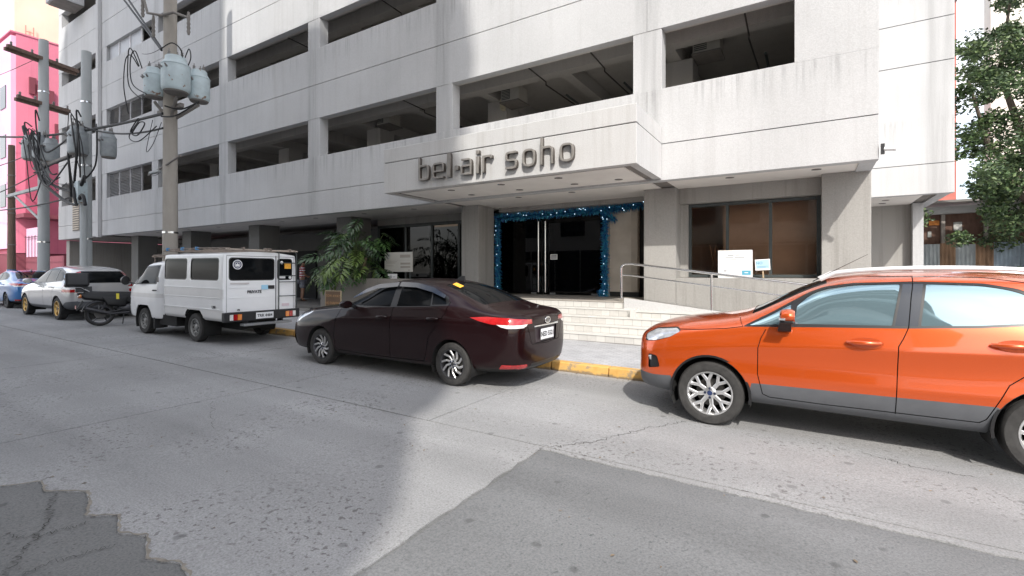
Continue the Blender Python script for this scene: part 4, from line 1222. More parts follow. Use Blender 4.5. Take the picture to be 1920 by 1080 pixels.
# glass
glassF = arc_poly([(0.77, 1.118), (0.785, 1.29), (0.90, 1.405), (1.02, 1.462), (1.25, 1.505), (1.60, 1.522), (1.525, 1.148)], [0.01, 0.02, 0.05, 0.05, 0.05, 0.015, 0.015], 3)
triF = [(0.36, 1.078), (0.55, 1.185), (0.735, 1.305), (0.735, 1.112)]
pilB = [(1.545, 1.148), (1.62, 1.524), (1.765, 1.526), (1.705, 1.155)]
glassR = arc_poly([(1.725, 1.158), (1.785, 1.526), (2.15, 1.520), (2.36, 1.480), (2.50, 1.39), (2.56, 1.275), (2.42, 1.225), (2.10, 1.185)], [0.012, 0.012, 0.06, 0.08, 0.06, 0.04, 0.05, 0.05], 3)
dlo = arc_poly([(0.30, 1.058), (0.56, 1.212), (0.75, 1.335), (0.89, 1.425), (1.02, 1.482), (1.25, 1.524), (1.70, 1.546), (2.16, 1.538), (2.38, 1.495), (2.53, 1.40), (2.59, 1.268), (2.43, 1.205), (2.10, 1.165), (1.6, 1.128), (1.0, 1.098)], 0.03, 2)
B.side(dlo, p_seal)
B.side(pilB, p_pil)
B.side(glassF, p_gl); B.side(triF, p_gl); B.side(glassR, p_gl)
# shut lines
B.line([(0.50, 0.40), (0.455, 0.60), (0.455, 0.86), (0.48, 0.96), (0.52, 1.045)], 0.008, p_gap)
B.line([(1.55, 0.37), (1.555, 0.60), (1.565, 0.97), (1.60, 1.04), (1.64, 1.14), (1.67, 1.40), (1.70, 1.583)], 0.008, p_gap)
B.line([(0.50, 0.40), (0.56, 0.375), (1.0, 0.37), (2.10, 0.385), (2.14, 0.42), (2.20, 0.56), (2.27, 0.72), (2.42, 0.86)], 0.008, p_gap)
B.line([(0.85, 1.445), (1.02, 1.538), (1.25, 1.58), (1.70, 1.592), (2.2, 1.585), (2.44, 1.545)], 0.007, p_gap)
B.line([(-0.32, 0.985), (-0.10, 1.0), (0.15, 1.03), (0.31, 1.06)], 0.008, p_gap2)
B.line([(0.31, 1.06), (0.26, 1.15)], 0.006, p_gap2)
# headlight and fog lamp
hl = arc_poly([(-0.70, 0.835), (-0.72, 0.90), (-0.60, 0.965), (-0.36, 0.995), (-0.315, 0.965), (-0.42, 0.90), (-0.58, 0.85)], 0.02, 2)
hl2 = [( -0.51 + (x+0.51)*1.06, 0.915 + (z-0.915)*1.16) for x, z in hl]
B.side(hl2, p_lseal); B.side(hl, p_lamp)
B.side(arc_poly([(-0.66, 0.53), (-0.665, 0.69), (-0.56, 0.68), (-0.52, 0.56)], 0.02, 2), p_fog)
B.cut([(-0.42, 0.62), (0.42, 0.62), (0.46, 0.80), (-0.46, 0.80)], p_gr, (1, 2), lambda f: f.normal.x < -0.5)
B.cut([(-0.40, 0.40), (0.40, 0.40), (0.44, 0.56), (-0.44, 0.56)], p_gr, (1, 2), lambda f: f.normal.x < -0.5)
up = lambda f: f.normal.z > 0.25
B.cut([(0.38, -0.60), (0.38, 0.60), (0.72, 0.53), (1.04, 0.46), (1.04, -0.46), (0.72, -0.53)], p_ws, (0, 1), up)
B.cut([(-0.50, 1.20), (0.50, 1.20), (0.42, 1.47), (-0.42, 1.47)], p_rw, (1, 2), lambda f: f.normal.x > 0.35)
B.side([(2.96, 0.98), (3.15, 0.98), (3.12, 1.18), (2.95, 1.20)], p_tl)
for cx in (0.0, 2.56):
    B.side(circle(cx, 0.345, 0.385, 40), p_arch)
parts = B.finish(suv, M_orange, delete=(p_arch,))
for cx in (0.0, 2.56):
    for sg in (-1, 1):
        arch_liner(suv, cx, 0.40, 0.345, sg*0.855, sg*0.45)
        arch_lip(suv, cx, 0.345, 0.378, 0.022, sg*0.862 if sg < 0 else 0.862, -10, 190, M_trim, 0.03) if sg < 0 else None
        wheel(suv, cx, sg*0.735, 0.335, 0.205, 0.222, 'y', M_alloy, sg, n=8)
for sg in (-1, 1):
    for x0, x1, z in ((1.19, 1.44, 0.985), (2.16, 2.42, 1.04)):
        dn = parts[('front_door' if x0 < 1.6 else 'rear_door', sg)]
        cup = MB(); cup.lathe([(0.001, 0.0), (0.06, 0.0), (0.066, -0.004)], 24, 'y'); 
        cup.v = [((x0+x1)/2 + 0.02 + p[0]*1.9, sg*0.876 + (p[1] if sg > 0 else p[1]) , z + p[2]*0.75) for p in cup.v]
        cup.build('handle_recess', M_orange, dn, smooth=True)
        if sg < 0: handle_bar(dn, x0, x1, -0.872, z, M_orange, hh=0.036)
        else:
            h = handle_bar(dn, x0, x1, -0.872, z, M_orange, hh=0.036); h.scale = (1, -1, 1)
    # mirror
    mc = MB()
    mc.lathe([(0.001, -0.115), (0.045, -0.112), (0.075, -0.085), (0.088, -0.02), (0.086, 0.05), (0.07, 0.09), (0.001, 0.095)], 20, 'x')
    mc.v = [(0.70 + p[0]*0.62 + 0.02, sg*(0.97 + p[1]*1.25), 1.205 + p[2]*0.74) for p in mc.v]
    mir = mc.build('side_mirror', M_orange, suv, smooth=True)
    ml = MB(); ml.hexa([(0.62, sg*0.84, 1.03), (0.74, sg*0.84, 1.03), (0.75, sg*0.90, 1.05), (0.63, sg*0.90, 1.05), (0.65, sg*0.90, 1.17), (0.75, sg*0.90, 1.17), (0.755, sg*1.02, 1.17), (0.655, sg*1.02, 1.17)])
    ml.build('mirror_foot', M_trim, mir, bevel=0.015)
    ml = MB(); ml.box(0.655, 0.77, sg*0.90 if sg > 0 else sg*1.06, sg*1.06 if sg > 0 else sg*0.90, 1.135, 1.165); ml.build('mirror_base', M_trim, mir, bevel=0.012)
    ml = MB(); ml.box(0.645, 0.70, sg*1.0 if sg > 0 else sg*1.082, sg*1.082 if sg > 0 else sg*1.0, 1.168, 1.188); ml.build('indicator', M_lens, mir, bevel=0.004)
    # roof rail
    rr = MB(); pth = [(0.98 + 1.9*t, sg*(0.575 - 0.02*t), 1.545 + 0.125*math.sin(math.pi*min(1, max(0, t)))**0.35 if 0 < t < 1 else 1.55) for t in [i/16 for i in range(17)]]
    rr.tube(pth, 0.021, 8); rr.build('roof_rail', mat('pale roof rail', (0.78, 0.78, 0.78), 0.3, metal=0.4), suv, smooth=True)
    fl = MB(); fl.lathe([(0.001, -0.03), (0.036, -0.022), (0.042, 0.0)], 18, 'x', c=(-0.63, sg*0.745, 0.645)); fl.build('fog_light', M_lens, suv, smooth=True)
for i in range(5):
    g_ = MB(); g_.box(-0.845+0.006*i, -0.82, -0.44+0.01*i, 0.44-0.01*i, 0.635+0.034*i, 0.650+0.034*i); g_.build('grille_bar', M_chrome, suv)
an = MB(); an.tube([(0.92, 0.12, 1.52), (1.15, 0.12, 1.66), (1.42, 0.12, 1.82)], [0.006, 0.004, 0.002], 6); an.build('antenna', M_trim, suv)
# ---- dark maroon sedan ------------------------------------------------
def sedan_stations():
    base = lambda zs: [(0, zs), (.70, zs), (.85, zs+.09)]
    rows = [
     (-1.0,  [(0,.22),(.40,.22),(.50,.29),(.54,.42),(.54,.56),(.50,.66),(.42,.70),(.22,.715),(0,.72)]),
     (-.93,  [(0,.19),(.55,.19),(.68,.28),(.71,.44),(.70,.60),(.66,.715),(.54,.765),(.29,.785),(0,.79)]),
     (-.75,  [(0,.18),(.66,.18),(.80,.27),(.82,.46),(.81,.64),(.755,.80),(.62,.855),(.33,.88),(0,.885)]),
     (-.45,  [(0,.18),(.68,.18),(.84,.27),(.86,.48),(.85,.70),(.79,.88),(.65,.935),(.34,.96),(0,.965)]),
     (0.0,   [(0,.18),(.70,.18),(.845,.27),(.868,.50),(.862,.76),(.805,.94),(.66,.99),(.35,1.015),(0,1.02)]),
     (.45,   [(0,.18),(.70,.18),(.845,.26),(.865,.50),(.862,.80),(.81,.985),(.68,1.035),(.36,1.06),(0,1.07)]),
     (.64,   [(0,.18),(.70,.18),(.845,.26),(.862,.50),(.862,.815),(.812,1.005),(.70,1.09),(.38,1.13),(0,1.14)]),
     (1.05,  [(0,.18),(.70,.18),(.845,.26),(.86,.50),(.862,.835),(.81,1.025),(.67,1.275),(.39,1.355),(0,1.37)]),
     (1.40,  [(0,.18),(.70,.18),(.845,.26),(.86,.50),(.862,.85),(.81,1.03),(.64,1.405),(.39,1.46),(0,1.475)]),
     (1.78,  [(0,.18),(.70,.18),(.845,.26),(.86,.50),(.862,.865),(.81,1.045),(.625,1.44),(.39,1.482),(0,1.497)]),
     (2.2,   [(0,.18),(.70,.18),(.845,.26),(.86,.52),(.865,.885),(.81,1.065),(.625,1.415),(.39,1.465),(0,1.48)]),
     (2.6,   [(0,.18),(.70,.18),(.85,.27),(.866,.54),(.868,.905),(.81,1.10),(.63,1.325),(.40,1.392),(0,1.41)]),
     (3.0,   [(0,.19),(.68,.19),(.85,.29),(.866,.56),(.868,.92),(.80,1.09),(.665,1.195),(.42,1.255),(0,1.272)]),
     (3.32,  [(0,.20),(.66,.20),(.83,.31),(.855,.58),(.858,.93),(.785,1.055),(.67,1.09),(.42,1.125),(0,1.135)]),
     (3.65,  [(0,.22),(.62,.22),(.79,.33),(.82,.58),(.82,.92),(.74,1.03),(.62,1.06),(.36,1.08),(0,1.085)]),
     (3.80,  [(0,.25),(.52,.25),(.70,.35),(.745,.58),(.74,.88),(.67,1.005),(.56,1.045),(.32,1.065),(0,1.07)]),
     (3.88,  [(0,.32),(.40,.32),(.54,.38),(.60,.56),(.57,.78),(.52,.90),(.43,.96),(.25,.985),(0,.99)]),
    ]
    return rows
def make_sedan(label, name, loc, paint, detail=True):
    t = thing(name, label, 'car', loc, (0, SLOPE, 0))
    B = Body(sedan_stations(), crease=[(4, 0.45, 4, 14), (5, 0.45, 3, 12), (6, 0.35, 7, 12), (2, 0.3, 3, 14)])
    p_arch = B.pid('arch', None); p_fd = B.pid('front_door', None); p_rd = B.pid('rear_door', None)
    p_seal = B.pid('window_seal', M_trim, 0.002); p_gl = B.pid('side_window', M_carglass, 0.006); p_gap = B.pid('shut_line', M_gap, 0.010)
    p_ws = B.pid('windshield', M_carglass, 0.004); p_rw = B.pid('rear_window', M_carglass, 0.004)
    p_hl = B.pid('headlight', M_lens, 0.001); p_tl = B.pid('tail_light', M_redlens, -0.004); p_rl = B.pid('reverse_light', M_whitelens, -0.003)
    p_blk = B.pid('rear_valance', M_trim, 0.004); p_pl = B.pid('plate_recess', M_trim if not detail else mat('plate recess', (0.03, 0.02, 0.025), 0.4), 0.02)
    p_g2 = B.pid('quarter_window', M_carglass, 0.006); p_gr = B.pid('grille', M_trim, 0.02); p_ref = B.pid('reflector', M_redlens, -0.004)
    fd = [(0.40, .30), (0.36, .50), (0.40, .80), (0.50, .98), (0.66, 1.06), (1.0, 1.29), (1.30, 1.385), (1.66, 1.41), (1.67, 1.05), (1.645, .80), (1.645, .29), (1.0, .28)]
    rd = [(1.655, .29), (1.655, .80), (1.68, 1.05), (1.67, 1.41), (2.1, 1.395), (2.5, 1.31), (2.74, 1.17), (2.70, 1.0), (2.55, .80), (2.42, .66), (2.38, .45), (2.33, .30)]
    B.side(fd, p_fd); B.side(rd, p_rd)
    dlo = arc_poly([(0.53, 1.005), (0.80, 1.17), (1.0, 1.275), (1.25, 1.36), (1.66, 1.40), (2.05, 1.39), (2.4, 1.33), (2.66, 1.235), (2.745, 1.118), (2.2, 1.075), (1.4, 1.035)], 0.02, 2)
    B.side(dlo, p_seal)
    B.side(arc_poly([(0.63, 1.035), (0.85, 1.17), (1.02, 1.257), (1.26, 1.335), (1.60, 1.37), (1.60, 1.052)], 0.015, 2), p_gl)
    B.side(arc_poly([(1.73, 1.062), (1.72, 1.373), (2.05, 1.365), (2.33, 1.312), (2.40, 1.098)], 0.015, 2), p_gl)
    B.side(arc_poly([(2.425, 1.115), (2.36, 1.288), (2.62, 1.205), (2.69, 1.130)], 0.012, 2), p_g2)
    B.line(fd[:4], 0.008, p_gap); B.line([(1.65, .29), (1.65, .80), (1.675, 1.05)], 0.008, p_gap)
    B.line([(2.74, 1.17), (2.70, 1.0), (2.55, .80), (2.42, .66), (2.38, .45), (2.33, .30)], 0.008, p_gap)
    B.line([(0.40, .30), (1.0, .28), (1.65, .285), (2.33, .30)], 0.008, p_gap)
    B.line([(-0.25, .915), (0.1, .95), (0.48, .99)], 0.007, p_gap)
    B.side(arc_poly([(-.86, .66), (-.80, .76), (-.55, .86), (-.24, .905), (-.30, .86), (-.55, .76), (-.72, .66)], 0.02, 2), p_hl)
    B.side([(-.88, .30), (-.86, .48), (-.70, .45), (-.72, .30)], p_gr)
    # tail lamps wrap from the flank onto the boot
    B.side(arc_poly([(3.14, .975), (3.40, .995), (3.70, .985), (3.90, .955), (3.90, .895), (3.50, .90), (3.30, .935)], 0.012, 2), p_tl)
    B.side([(3.56, .90), (3.90, .893), (3.90, .855), (3.70, .852), (3.62, .87)], p_rl)
    rear = lambda f: f.normal.x > 0.45
    for sg in (-1, 1):
        B.cut([(sg*.40, .90), (sg*.40, .955), (sg*.80, .985), (sg*.80, .893)], p_tl, (1, 2), rear)
        B.cut([(sg*.50, .90), (sg*.80, .893), (sg*.80, .855), (sg*.54, .868)], p_rl, (1, 2), rear)
        B.line([(sg*.50, .86), (sg*.44, .70), (sg*.40, .62), (0, .60)], 0.008, p_gap, ax=(1, 2), filt=rear)
        B.cut([(sg*.62, .30), (sg*.62, .37), (sg*.50, .36), (sg*.50, .31)], p_ref, (1, 2), rear)
    B.side([(3.56, .305), (3.62, .37), (3.86, .365), (3.86, .315)], p_ref)
    B.cut([(-.30, .62), (.30, .62), (.33, .84), (-.33, .84)], p_pl, (1, 2), rear)
    B.cut([(-.45, .2), (.45, .2), (.40, .36), (-.40, .36)], p_blk, (1, 2), rear)
    up = lambda f: f.normal.z > 0.2
    B.cut([(0.60, -.66), (0.60, .66), (0.95, .60), (1.33, .50), (1.33, -.50), (0.95, -.60)], p_ws, (0, 1), up)
    B.cut(arc_poly([(2.44, -.49), (2.44, .49), (2.80, .56), (3.22, .60), (3.26, .35), (3.26, -.35), (3.22, -.60), (2.80, -.56)], 0.03, 2), p_rw, (0, 1), up)
    B.line([(3.30, -.63), (3.38, -.3), (3.38, .3), (3.30, .63)], 0.007, p_gap, ax=(0, 1), filt=up)
    WB = 2.83
    for cx in (0.0, WB): B.side(circle(cx, .31, .345, 36), p_arch)
    parts = B.finish(t, paint, delete=(p_arch,))
    for cx in (0.0, WB):
        for sg in (-1, 1):
            arch_liner(t, cx, .36, .31, sg*.85, sg*.45)
            wheel(t, cx, sg*.745, .305, .185, .205, 'swirl', M_alloy if detail else M_alloydark, sg, rim_m=M_alloydark if detail else None, n=10)
    for sg in (-1, 1):
        for x0, x1, z in ((1.38, 1.58, .895), (2.40, 2.60, .925)):
            h = handle_bar(parts[('front_door' if x0 < 1.6 else 'rear_door', sg)], x0, x1, -.868, z, paint, hh=.03)
            if sg > 0: h.scale = (1, -1, 1)
        mc = MB(); mc.lathe([(0.001, -.10), (.05, -.095), (.075, -.06), (.08, .0), (.072, .05), (.001, .065)], 18, 'x')
        mc.v = [(.80 + p[0]*.8, sg*(.975 + p[1]*1.3), 1.06 + p[2]*.8) for p in mc.v]
        mir = mc.build('side_mirror', paint, t, smooth=True)
        ml = MB(); ml.hexa([(.74, sg*.82, 1.0), (.84, sg*.82, 1.0), (.84, sg*.93, 1.01), (.75, sg*.93, 1.01), (.74, sg*.80, 1.04), (.84, sg*.80, 1.04), (.84, sg*.93, 1.06), (.75, sg*.93, 1.06)]); ml.build('mirror_foot', M_trim, mir)
        if detail:
            # smoked wind deflectors above the side windows
            for pts in ([(0.78, .765, 1.17), (1.0, .715, 1.295), (1.25, .675, 1.375), (1.66, .65, 1.415)], [(1.70, .65, 1.418), (2.05, .655, 1.41), (2.38, .68, 1.35), (2.66, .74, 1.245)]):
                dv = MB()
                for i, (x, y, z) in enumerate(pts):
                    k = 0.3 if i in (0, ) and pts[0][0] < 1 else (0.45 if i == 3 and pts[0][0] > 1.5 else 1.0)
                    dv.v += [(x, sg*(y+.012), z+.012), (x, sg*(y+.055), z-.055*k), (x, sg*(y+.05), z-.055*k), (x, sg*(y+.006), z+.008)]
                for i in range(3):
                    for k in range(4): dv.f.append((4*i+k, 4*i+(k+1) % 4, 4*i+4+(k+1) % 4, 4*i+4+k))
                dv.build('wind_deflector', mat('smoked acrylic', (.02, .022, .028), .08, coat=.5), t, smooth=True)
    fin = MB(); fin.hexa([(2.26, -.02, 1.465), (2.42, -.02, 1.44), (2.42, .02, 1.44), (2.26, .02, 1.465), (2.36, -.006, 1.53), (2.42, -.006, 1.525), (2.42, .006, 1.525), (2.36, .006, 1.53)]); fin.build('roof_antenna', M_trim, t, bevel=.006)
    ch = MB(); ch.box(3.85, 3.885, -.36, .36, .845, .868); ch.build('boot_garnish', M_chrome if detail else M_trim, t, bevel=.006)
    return t, parts
M_maroon = car_paint('maroon black paint', (0.010, 0.0024, 0.0029), 0.0, 0.35, coat=0.5, spec=0.08)
sed, sparts = make_sedan('dark maroon four door sedan parked in front of the entrance steps', 'maroon_sedan', (-7.09, 6.135, gz(-7.09)), M_maroon)
plate(sed, 'NED 5521', 3.885, 0.02, .73, .39, .15)
bd = curve_mesh('badge', [[(.075*math.cos(a*.2618), .05*math.sin(a*.2618)) for a in range(24)], [(.062*math.cos(a*.2618), .038*math.sin(a*.2618)) for a in range(24)]], .012, .002)
put_mesh('badge', bd, M_chrome, sed, (3.885, .02, .92), REAR)
bd = curve_mesh('badge_inner', [[(.028*math.cos(a*.2618), .045*math.sin(a*.2618)) for a in range(24)], [(.018*math.cos(a*.2618), .034*math.sin(a*.2618)) for a in range(24)]], .010, 0)
put_mesh('badge_inner', bd, M_chrome, sed, (3.886, .02, .92), REAR)
tm = text_mesh('model_lettering', 'VIOS', .06, .006, bold=.002); put_mesh('model_lettering', tm, M_chrome, sed, (3.83, -.50, .79), (R(90), 0, R(68)))
sk = MB(); sk.box(-.075, .075, -.045, .045, 0, .003); so = sk.build('registration_sticker', M_sticker, sed); so.location = (2.60, -.40, 1.392); so.rotation_euler = (R(16), R(19), 0)

# ---- pale silver family crossover with gold wheels -------------------------------------
M_silver = car_paint('pale silver paint', (0.50, 0.50, 0.50), 0.35, 0.3)
M_blue = car_paint('blue paint', (0.03, 0.16, 0.42), 0.3, 0.3)
def crv_stations():
    return [
     (-.95, [(0,.30),(.42,.30),(.55,.38),(.59,.52),(.59,.68),(.55,.82),(.46,.88),(.25,.905),(0,.91)]),
     (-.80, [(0,.26),(.62,.26),(.77,.36),(.80,.54),(.80,.74),(.75,.90),(.62,.97),(.33,1.0),(0,1.01)]),
     (-.40, [(0,.25),(.70,.25),(.87,.36),(.90,.56),(.89,.80),(.83,.97),(.68,1.05),(.36,1.09),(0,1.10)]),
     (.35,  [(0,.25),(.72,.25),(.88,.36),(.905,.58),(.905,.86),(.85,1.05),(.71,1.13),(.38,1.17),(0,1.18)]),
     (.55,  [(0,.25),(.72,.25),(.88,.36),(.905,.58),(.905,.88),(.85,1.07),(.73,1.20),(.39,1.25),(0,1.26)]),
     (1.10, [(0,.25),(.72,.25),(.88,.36),(.905,.58),(.905,.90),(.85,1.09),(.70,1.48),(.41,1.57),(0,1.59)]),
     (1.75, [(0,.25),(.72,.25),(.88,.36),(.905,.58),(.908,.93),(.85,1.11),(.66,1.61),(.41,1.67),(0,1.69)]),
     (2.5,  [(0,.25),(.72,.25),(.88,.36),(.905,.60),(.91,.96),(.85,1.14),(.66,1.615),(.41,1.67),(0,1.69)]),
     (3.2,  [(0,.27),(.72,.27),(.88,.38),(.91,.62),(.91,.98),(.84,1.17),(.66,1.57),(.40,1.63),(0,1.65)]),
     (3.66, [(0,.30),(.68,.30),(.84,.42),(.875,.64),(.87,.98),(.79,1.17),(.63,1.47),(.38,1.55),(0,1.57)]),
     (3.85, [(0,.34),(.60,.34),(.76,.46),(.80,.66),(.79,.98),(.72,1.14),(.57,1.35),(.34,1.41),(0,1.43)]),
     (3.93, [(0,.40),(.46,.40),(.60,.48),(.64,.66),(.63,.94),(.57,1.06),(.45,1.22),(.26,1.27),(0,1.28)]),
    ]
crv = thing('silver_crossover', 'pale silver crossover with gold wheels parked behind the black motorcycle', 'car', (-22.66, 6.18, gz(-22.66)), (0, SLOPE, 0))
B = Body(crv_stations(), crease=[(4, .4, 2, 9), (5, .4, 2, 9), (6, .3, 5, 9)])
p_arch = B.pid('arch', None); p_seal = B.pid('window_seal', M_trim, .002); p_gl = B.pid('side_window', M_carglass, .006); p_clad = B.pid('lower_cladding', M_clad)
p_gap = B.pid('shut_line', M_gap, .01); p_tl = B.pid('tail_light', M_redlens, -.004); p_rw = B.pid('rear_window', M_carglass, .004); p_ws = B.pid('windshield', M_carglass, .004); p_hl = B.pid('headlight', M_lens, .001)
p_rl = B.pid('reverse_light', M_whitelens, -.003)
p_fd = B.pid('front_door', None); p_rd = B.pid('rear_door', None)
B.side([(.45, .40), (.45, .90), (.60, 1.08), (1.1, 1.50), (1.8, 1.60), (1.80, .38)], p_fd); B.side([(1.81, .38), (1.81, 1.60), (2.5, 1.61), (2.75, 1.55), (2.9, 1.1), (2.62, .80), (2.56, .4)], p_rd)
B.side(arc_poly([(.55, 1.09), (1.0, 1.42), (1.30, 1.54), (1.8, 1.595), (2.6, 1.59), (3.1, 1.48), (3.30, 1.30), (3.22, 1.19), (2.0, 1.12)], .04, 3), p_seal)
B.side(arc_poly([(.70, 1.13), (1.06, 1.40), (1.34, 1.50), (1.75, 1.55), (1.76, 1.145)], .02, 2), p_gl)
B.side(arc_poly([(1.82, 1.148), (1.81, 1.555), (2.50, 1.55), (2.62, 1.185)], .02, 2), p_gl)
B.side(arc_poly([(2.68, 1.19), (2.58, 1.54), (3.02, 1.45), (3.22, 1.29), (3.18, 1.22)], .03, 2), p_gl)
B.side([(-.95, .2), (-.95, .42), (-.38, .42), (-.3, .2)], p_clad); B.side([(.36, .2), (.40, .40), (2.60, .42), (2.66, .2)], p_clad); B.side([(3.3, .2), (3.36, .44), (3.6, .56), (3.95, .60), (3.95, .2)], p_clad)
rear = lambda f: f.normal.x > .35
B.cut([(-.8, .2), (.8, .2), (.8, .58), (-.8, .58)], p_clad, (1, 2), rear)
B.side([(3.40, .86), (3.46, 1.10), (3.60, 1.50), (3.74, 1.50), (3.80, 1.12), (3.92, 1.02), (3.92, .86)], p_tl)
B.side([(3.44, .95), (3.90, .95), (3.90, 1.02), (3.46, 1.03)], p_rl)
B.cut([(-.62, 1.14), (.62, 1.14), (.50, 1.50), (-.50, 1.50)], p_rw, (1, 2), rear)
B.cut([(.52, -.68), (.52, .68), (1.3, .52), (1.3, -.52)], p_ws, (0, 1), lambda f: f.normal.z > .2)
B.side([(-.80, .80), (-.70, .94), (-.40, .97), (-.45, .88), (-.65, .80)], p_hl)
B.line([(.45, .40), (.45, .90), (.55, 1.06)], .009, p_gap); B.line([(1.805, .38), (1.805, 1.12)], .009, p_gap); B.line([(2.9, 1.1), (2.62, .80), (2.56, .4)], .009, p_gap)
for cx in (0.0, 3.0): B.side(circle(cx, .35, .40, 30), p_arch)
cp = B.finish(crv, M_silver, delete=(p_arch,))
for cx in (0.0, 3.0):
    for sg in (-1, 1):
        arch_liner(crv, cx, .41, .35, sg*.89, sg*.45); wheel(crv, cx, sg*.785, .35, .21, .225, 'five', M_gold, sg, n=5)
for sg in (-1, 1):
    for x0, x1 in ((1.5, 1.72), (2.45, 2.68)):
        h = handle_bar(cp[('front_door' if x0 < 1.8 else 'rear_door', sg)], x0, x1, -.912, 1.0, M_silver, hh=.03)
        if sg > 0: h.scale = (1, -1, 1)
    mc = MB(); mc.lathe([(.001, -.10), (.06, -.09), (.085, -.02), (.08, .05), (.001, .065)], 16, 'x'); mc.v = [(.80 + p[0]*.8, sg*(1.02 + p[1]*1.3), 1.17 + p[2]) for p in mc.v]
    mir = mc.build('side_mirror', M_silver, crv, smooth=True)
    ml = MB(); ml.box(.75, .85, sg*.85 if sg > 0 else -.96, .96 if sg > 0 else sg*.85, 1.09, 1.12); ml.build('mirror_foot', M_trim, mir)
wp = MB(); wp.tube([(3.80, -.02, 1.18), (3.73, .0, 1.45)], .008, 6); wp.build('rear_wiper', M_trim, crv)

bluecar, _ = make_sedan('blue car at the far left edge, parked nose away beyond the silver crossover', 'blue_car', (-29.6, 6.55, gz(-29.6)), M_blue, detail=False)

# ---- white utility van -----------------------------------------------------------
M_vanw = mat('van white enamel', (0.80, 0.81, 0.82), 0.35, coat=.4, var=0.05, vscale=2.0)
M_vanshade = mat('van side shade', (0.68, 0.68, 0.675), 0.45, coat=.3, var=0.06, vscale=2.0)  # grey stands in for shade on the white lower sides
van = thing('white_van', 'boxy white utility van with roof rack and rear ladder parked between motorcycle and sedan', 'van', (-13.97, 6.19, gz(-13.97)), (0, SLOPE, 0))
bx = [(0,.50),(.78,.50),(.835,.56),(.842,.90),(.842,1.22),(.835,1.72),(.815,1.92),(.42,1.975),(0,1.985)]
def sec(k, dz=0): return [(y*k, z+dz) for y, z in bx]
B = Body([(1.03, sec(.97)), (1.06, sec(1)), (1.8, sec(1)), (2.6, sec(1)), (3.58, sec(1)), (3.645, sec(.995)), (3.67, sec(.965))], crease=[(1, .6, 0, 6), (6, .8, 0, 6), (2, .5, 0, 6)], level=3)
p_seal = B.pid('window_seal', M_trim, .0); p_gl = B.pid('side_window', M_carglass, .01); p_rg = B.pid('rear_window', M_carglass, .008); p_rs = B.pid('rear_seal', M_trim, .0)
p_arch = B.pid('arch', None); p_gap = B.pid('shut_line', M_gap, .006); p_shade = B.pid('shade_band', M_vanshade)
B.side([(1.0, .98), (1.0, 1.18), (3.70, 1.18), (3.70, .98)], p_shade)
B.side([(1.0, .45), (1.0, .74), (3.70, .74), (3.70, .45)], p_shade)
for a, b in ((1.12, 2.16), (2.35, 3.48)):
    B.side(arc_poly([(a-.02, 1.36), (a-.02, 1.84), (b+.02, 1.84), (b+.02, 1.36)], .09, 4), p_seal); B.side(arc_poly([(a, 1.38), (a, 1.82), (b, 1.82), (b, 1.38)], .08, 4), p_gl)
rear = lambda f: f.normal.x > .5
for a, b, nm in ((-.70, .27, 0), (.37, .71, 0)):
    B.cut(arc_poly([(a-.02, 1.36), (b+.02, 1.36), (b+.02, 1.85), (a-.02, 1.85)], .08, 4), p_rs, (1, 2), rear); B.cut(arc_poly([(a, 1.38), (b, 1.38), (b, 1.83), (a, 1.83)], .07, 4), p_rg, (1, 2), rear)
B.line([(-.76, .60), (-.76, 1.88)], .008, p_gap, ax=(1, 2), filt=rear); B.line([(.32, .60), (.32, 1.90)], .02, p_gap, ax=(1, 2), filt=rear); B.line([(.77, .60), (.77, 1.88)], .008, p_gap, ax=(1, 2), filt=rear)
B.line([(-.76, 1.885), (.77, 1.885)], .008, p_gap, ax=(1, 2), filt=rear)
B.side(arc_poly([(2.05, .40), (2.10, .60), (2.18, .71), (2.74, .71), (2.86, .60), (2.92, .40)], .05, 3), p_arch)
B.finish(van, M_vanw, delete=(p_arch,))
cb = [
 (-.90, [(0,.42),(.58,.42),(.66,.48),(.70,.60),(.70,.80),(.67,.98),(.60,1.05),(.32,1.07),(0,1.075)]),
 (-.86, [(0,.36),(.66,.36),(.76,.44),(.79,.60),(.79,.84),(.77,1.06),(.68,1.16),(.36,1.185),(0,1.19)]),
 (-.68, [(0,.34),(.72,.34),(.80,.42),(.82,.62),(.82,.90),(.80,1.16),(.71,1.33),(.38,1.38),(0,1.39)]),
 (-.30, [(0,.34),(.72,.34),(.81,.42),(.828,.62),(.828,.92),(.805,1.20),(.70,1.60),(.40,1.70),(0,1.72)]),
 (-.08, [(0,.34),(.72,.34),(.81,.42),(.83,.62),(.83,.93),(.805,1.22),(.68,1.72),(.40,1.80),(0,1.815)]),
 (.40,  [(0,.34),(.72,.34),(.81,.42),(.83,.62),(.83,.93),(.805,1.23),(.68,1.75),(.40,1.82),(0,1.835)]),
 (1.00, [(0,.34),(.72,.34),(.81,.42),(.83,.62),(.83,.93),(.805,1.23),(.68,1.75),(.40,1.82),(0,1.835)]),
]
B = Body(cb, crease=[(5, .4, 1, 6), (6, .4, 3, 6), (2, .4, 1, 6)])
p_arch = B.pid('arch', None); p_seal = B.pid('cab_window_seal', M_trim, .002); p_gl = B.pid('cab_window', M_carglass, .006); p_ws = B.pid('windshield', M_carglass, .004); p_gap = B.pid('shut_line', M_gap, .008); p_hl = B.pid('headlight', M_lens, .002); p_shade = B.pid('shade_band', M_vanshade)
p_door = B.pid('cab_door', None)
B.side([(-.52, .50), (-.60, .90), (-.66, 1.18), (-.30, 1.66), (.80, 1.74), (.82, .46), (.42, .44)], p_door)
B.side([(-.80, 1.0), (-.80, .90), (1.0, .90), (1.0, 1.0)], p_shade)
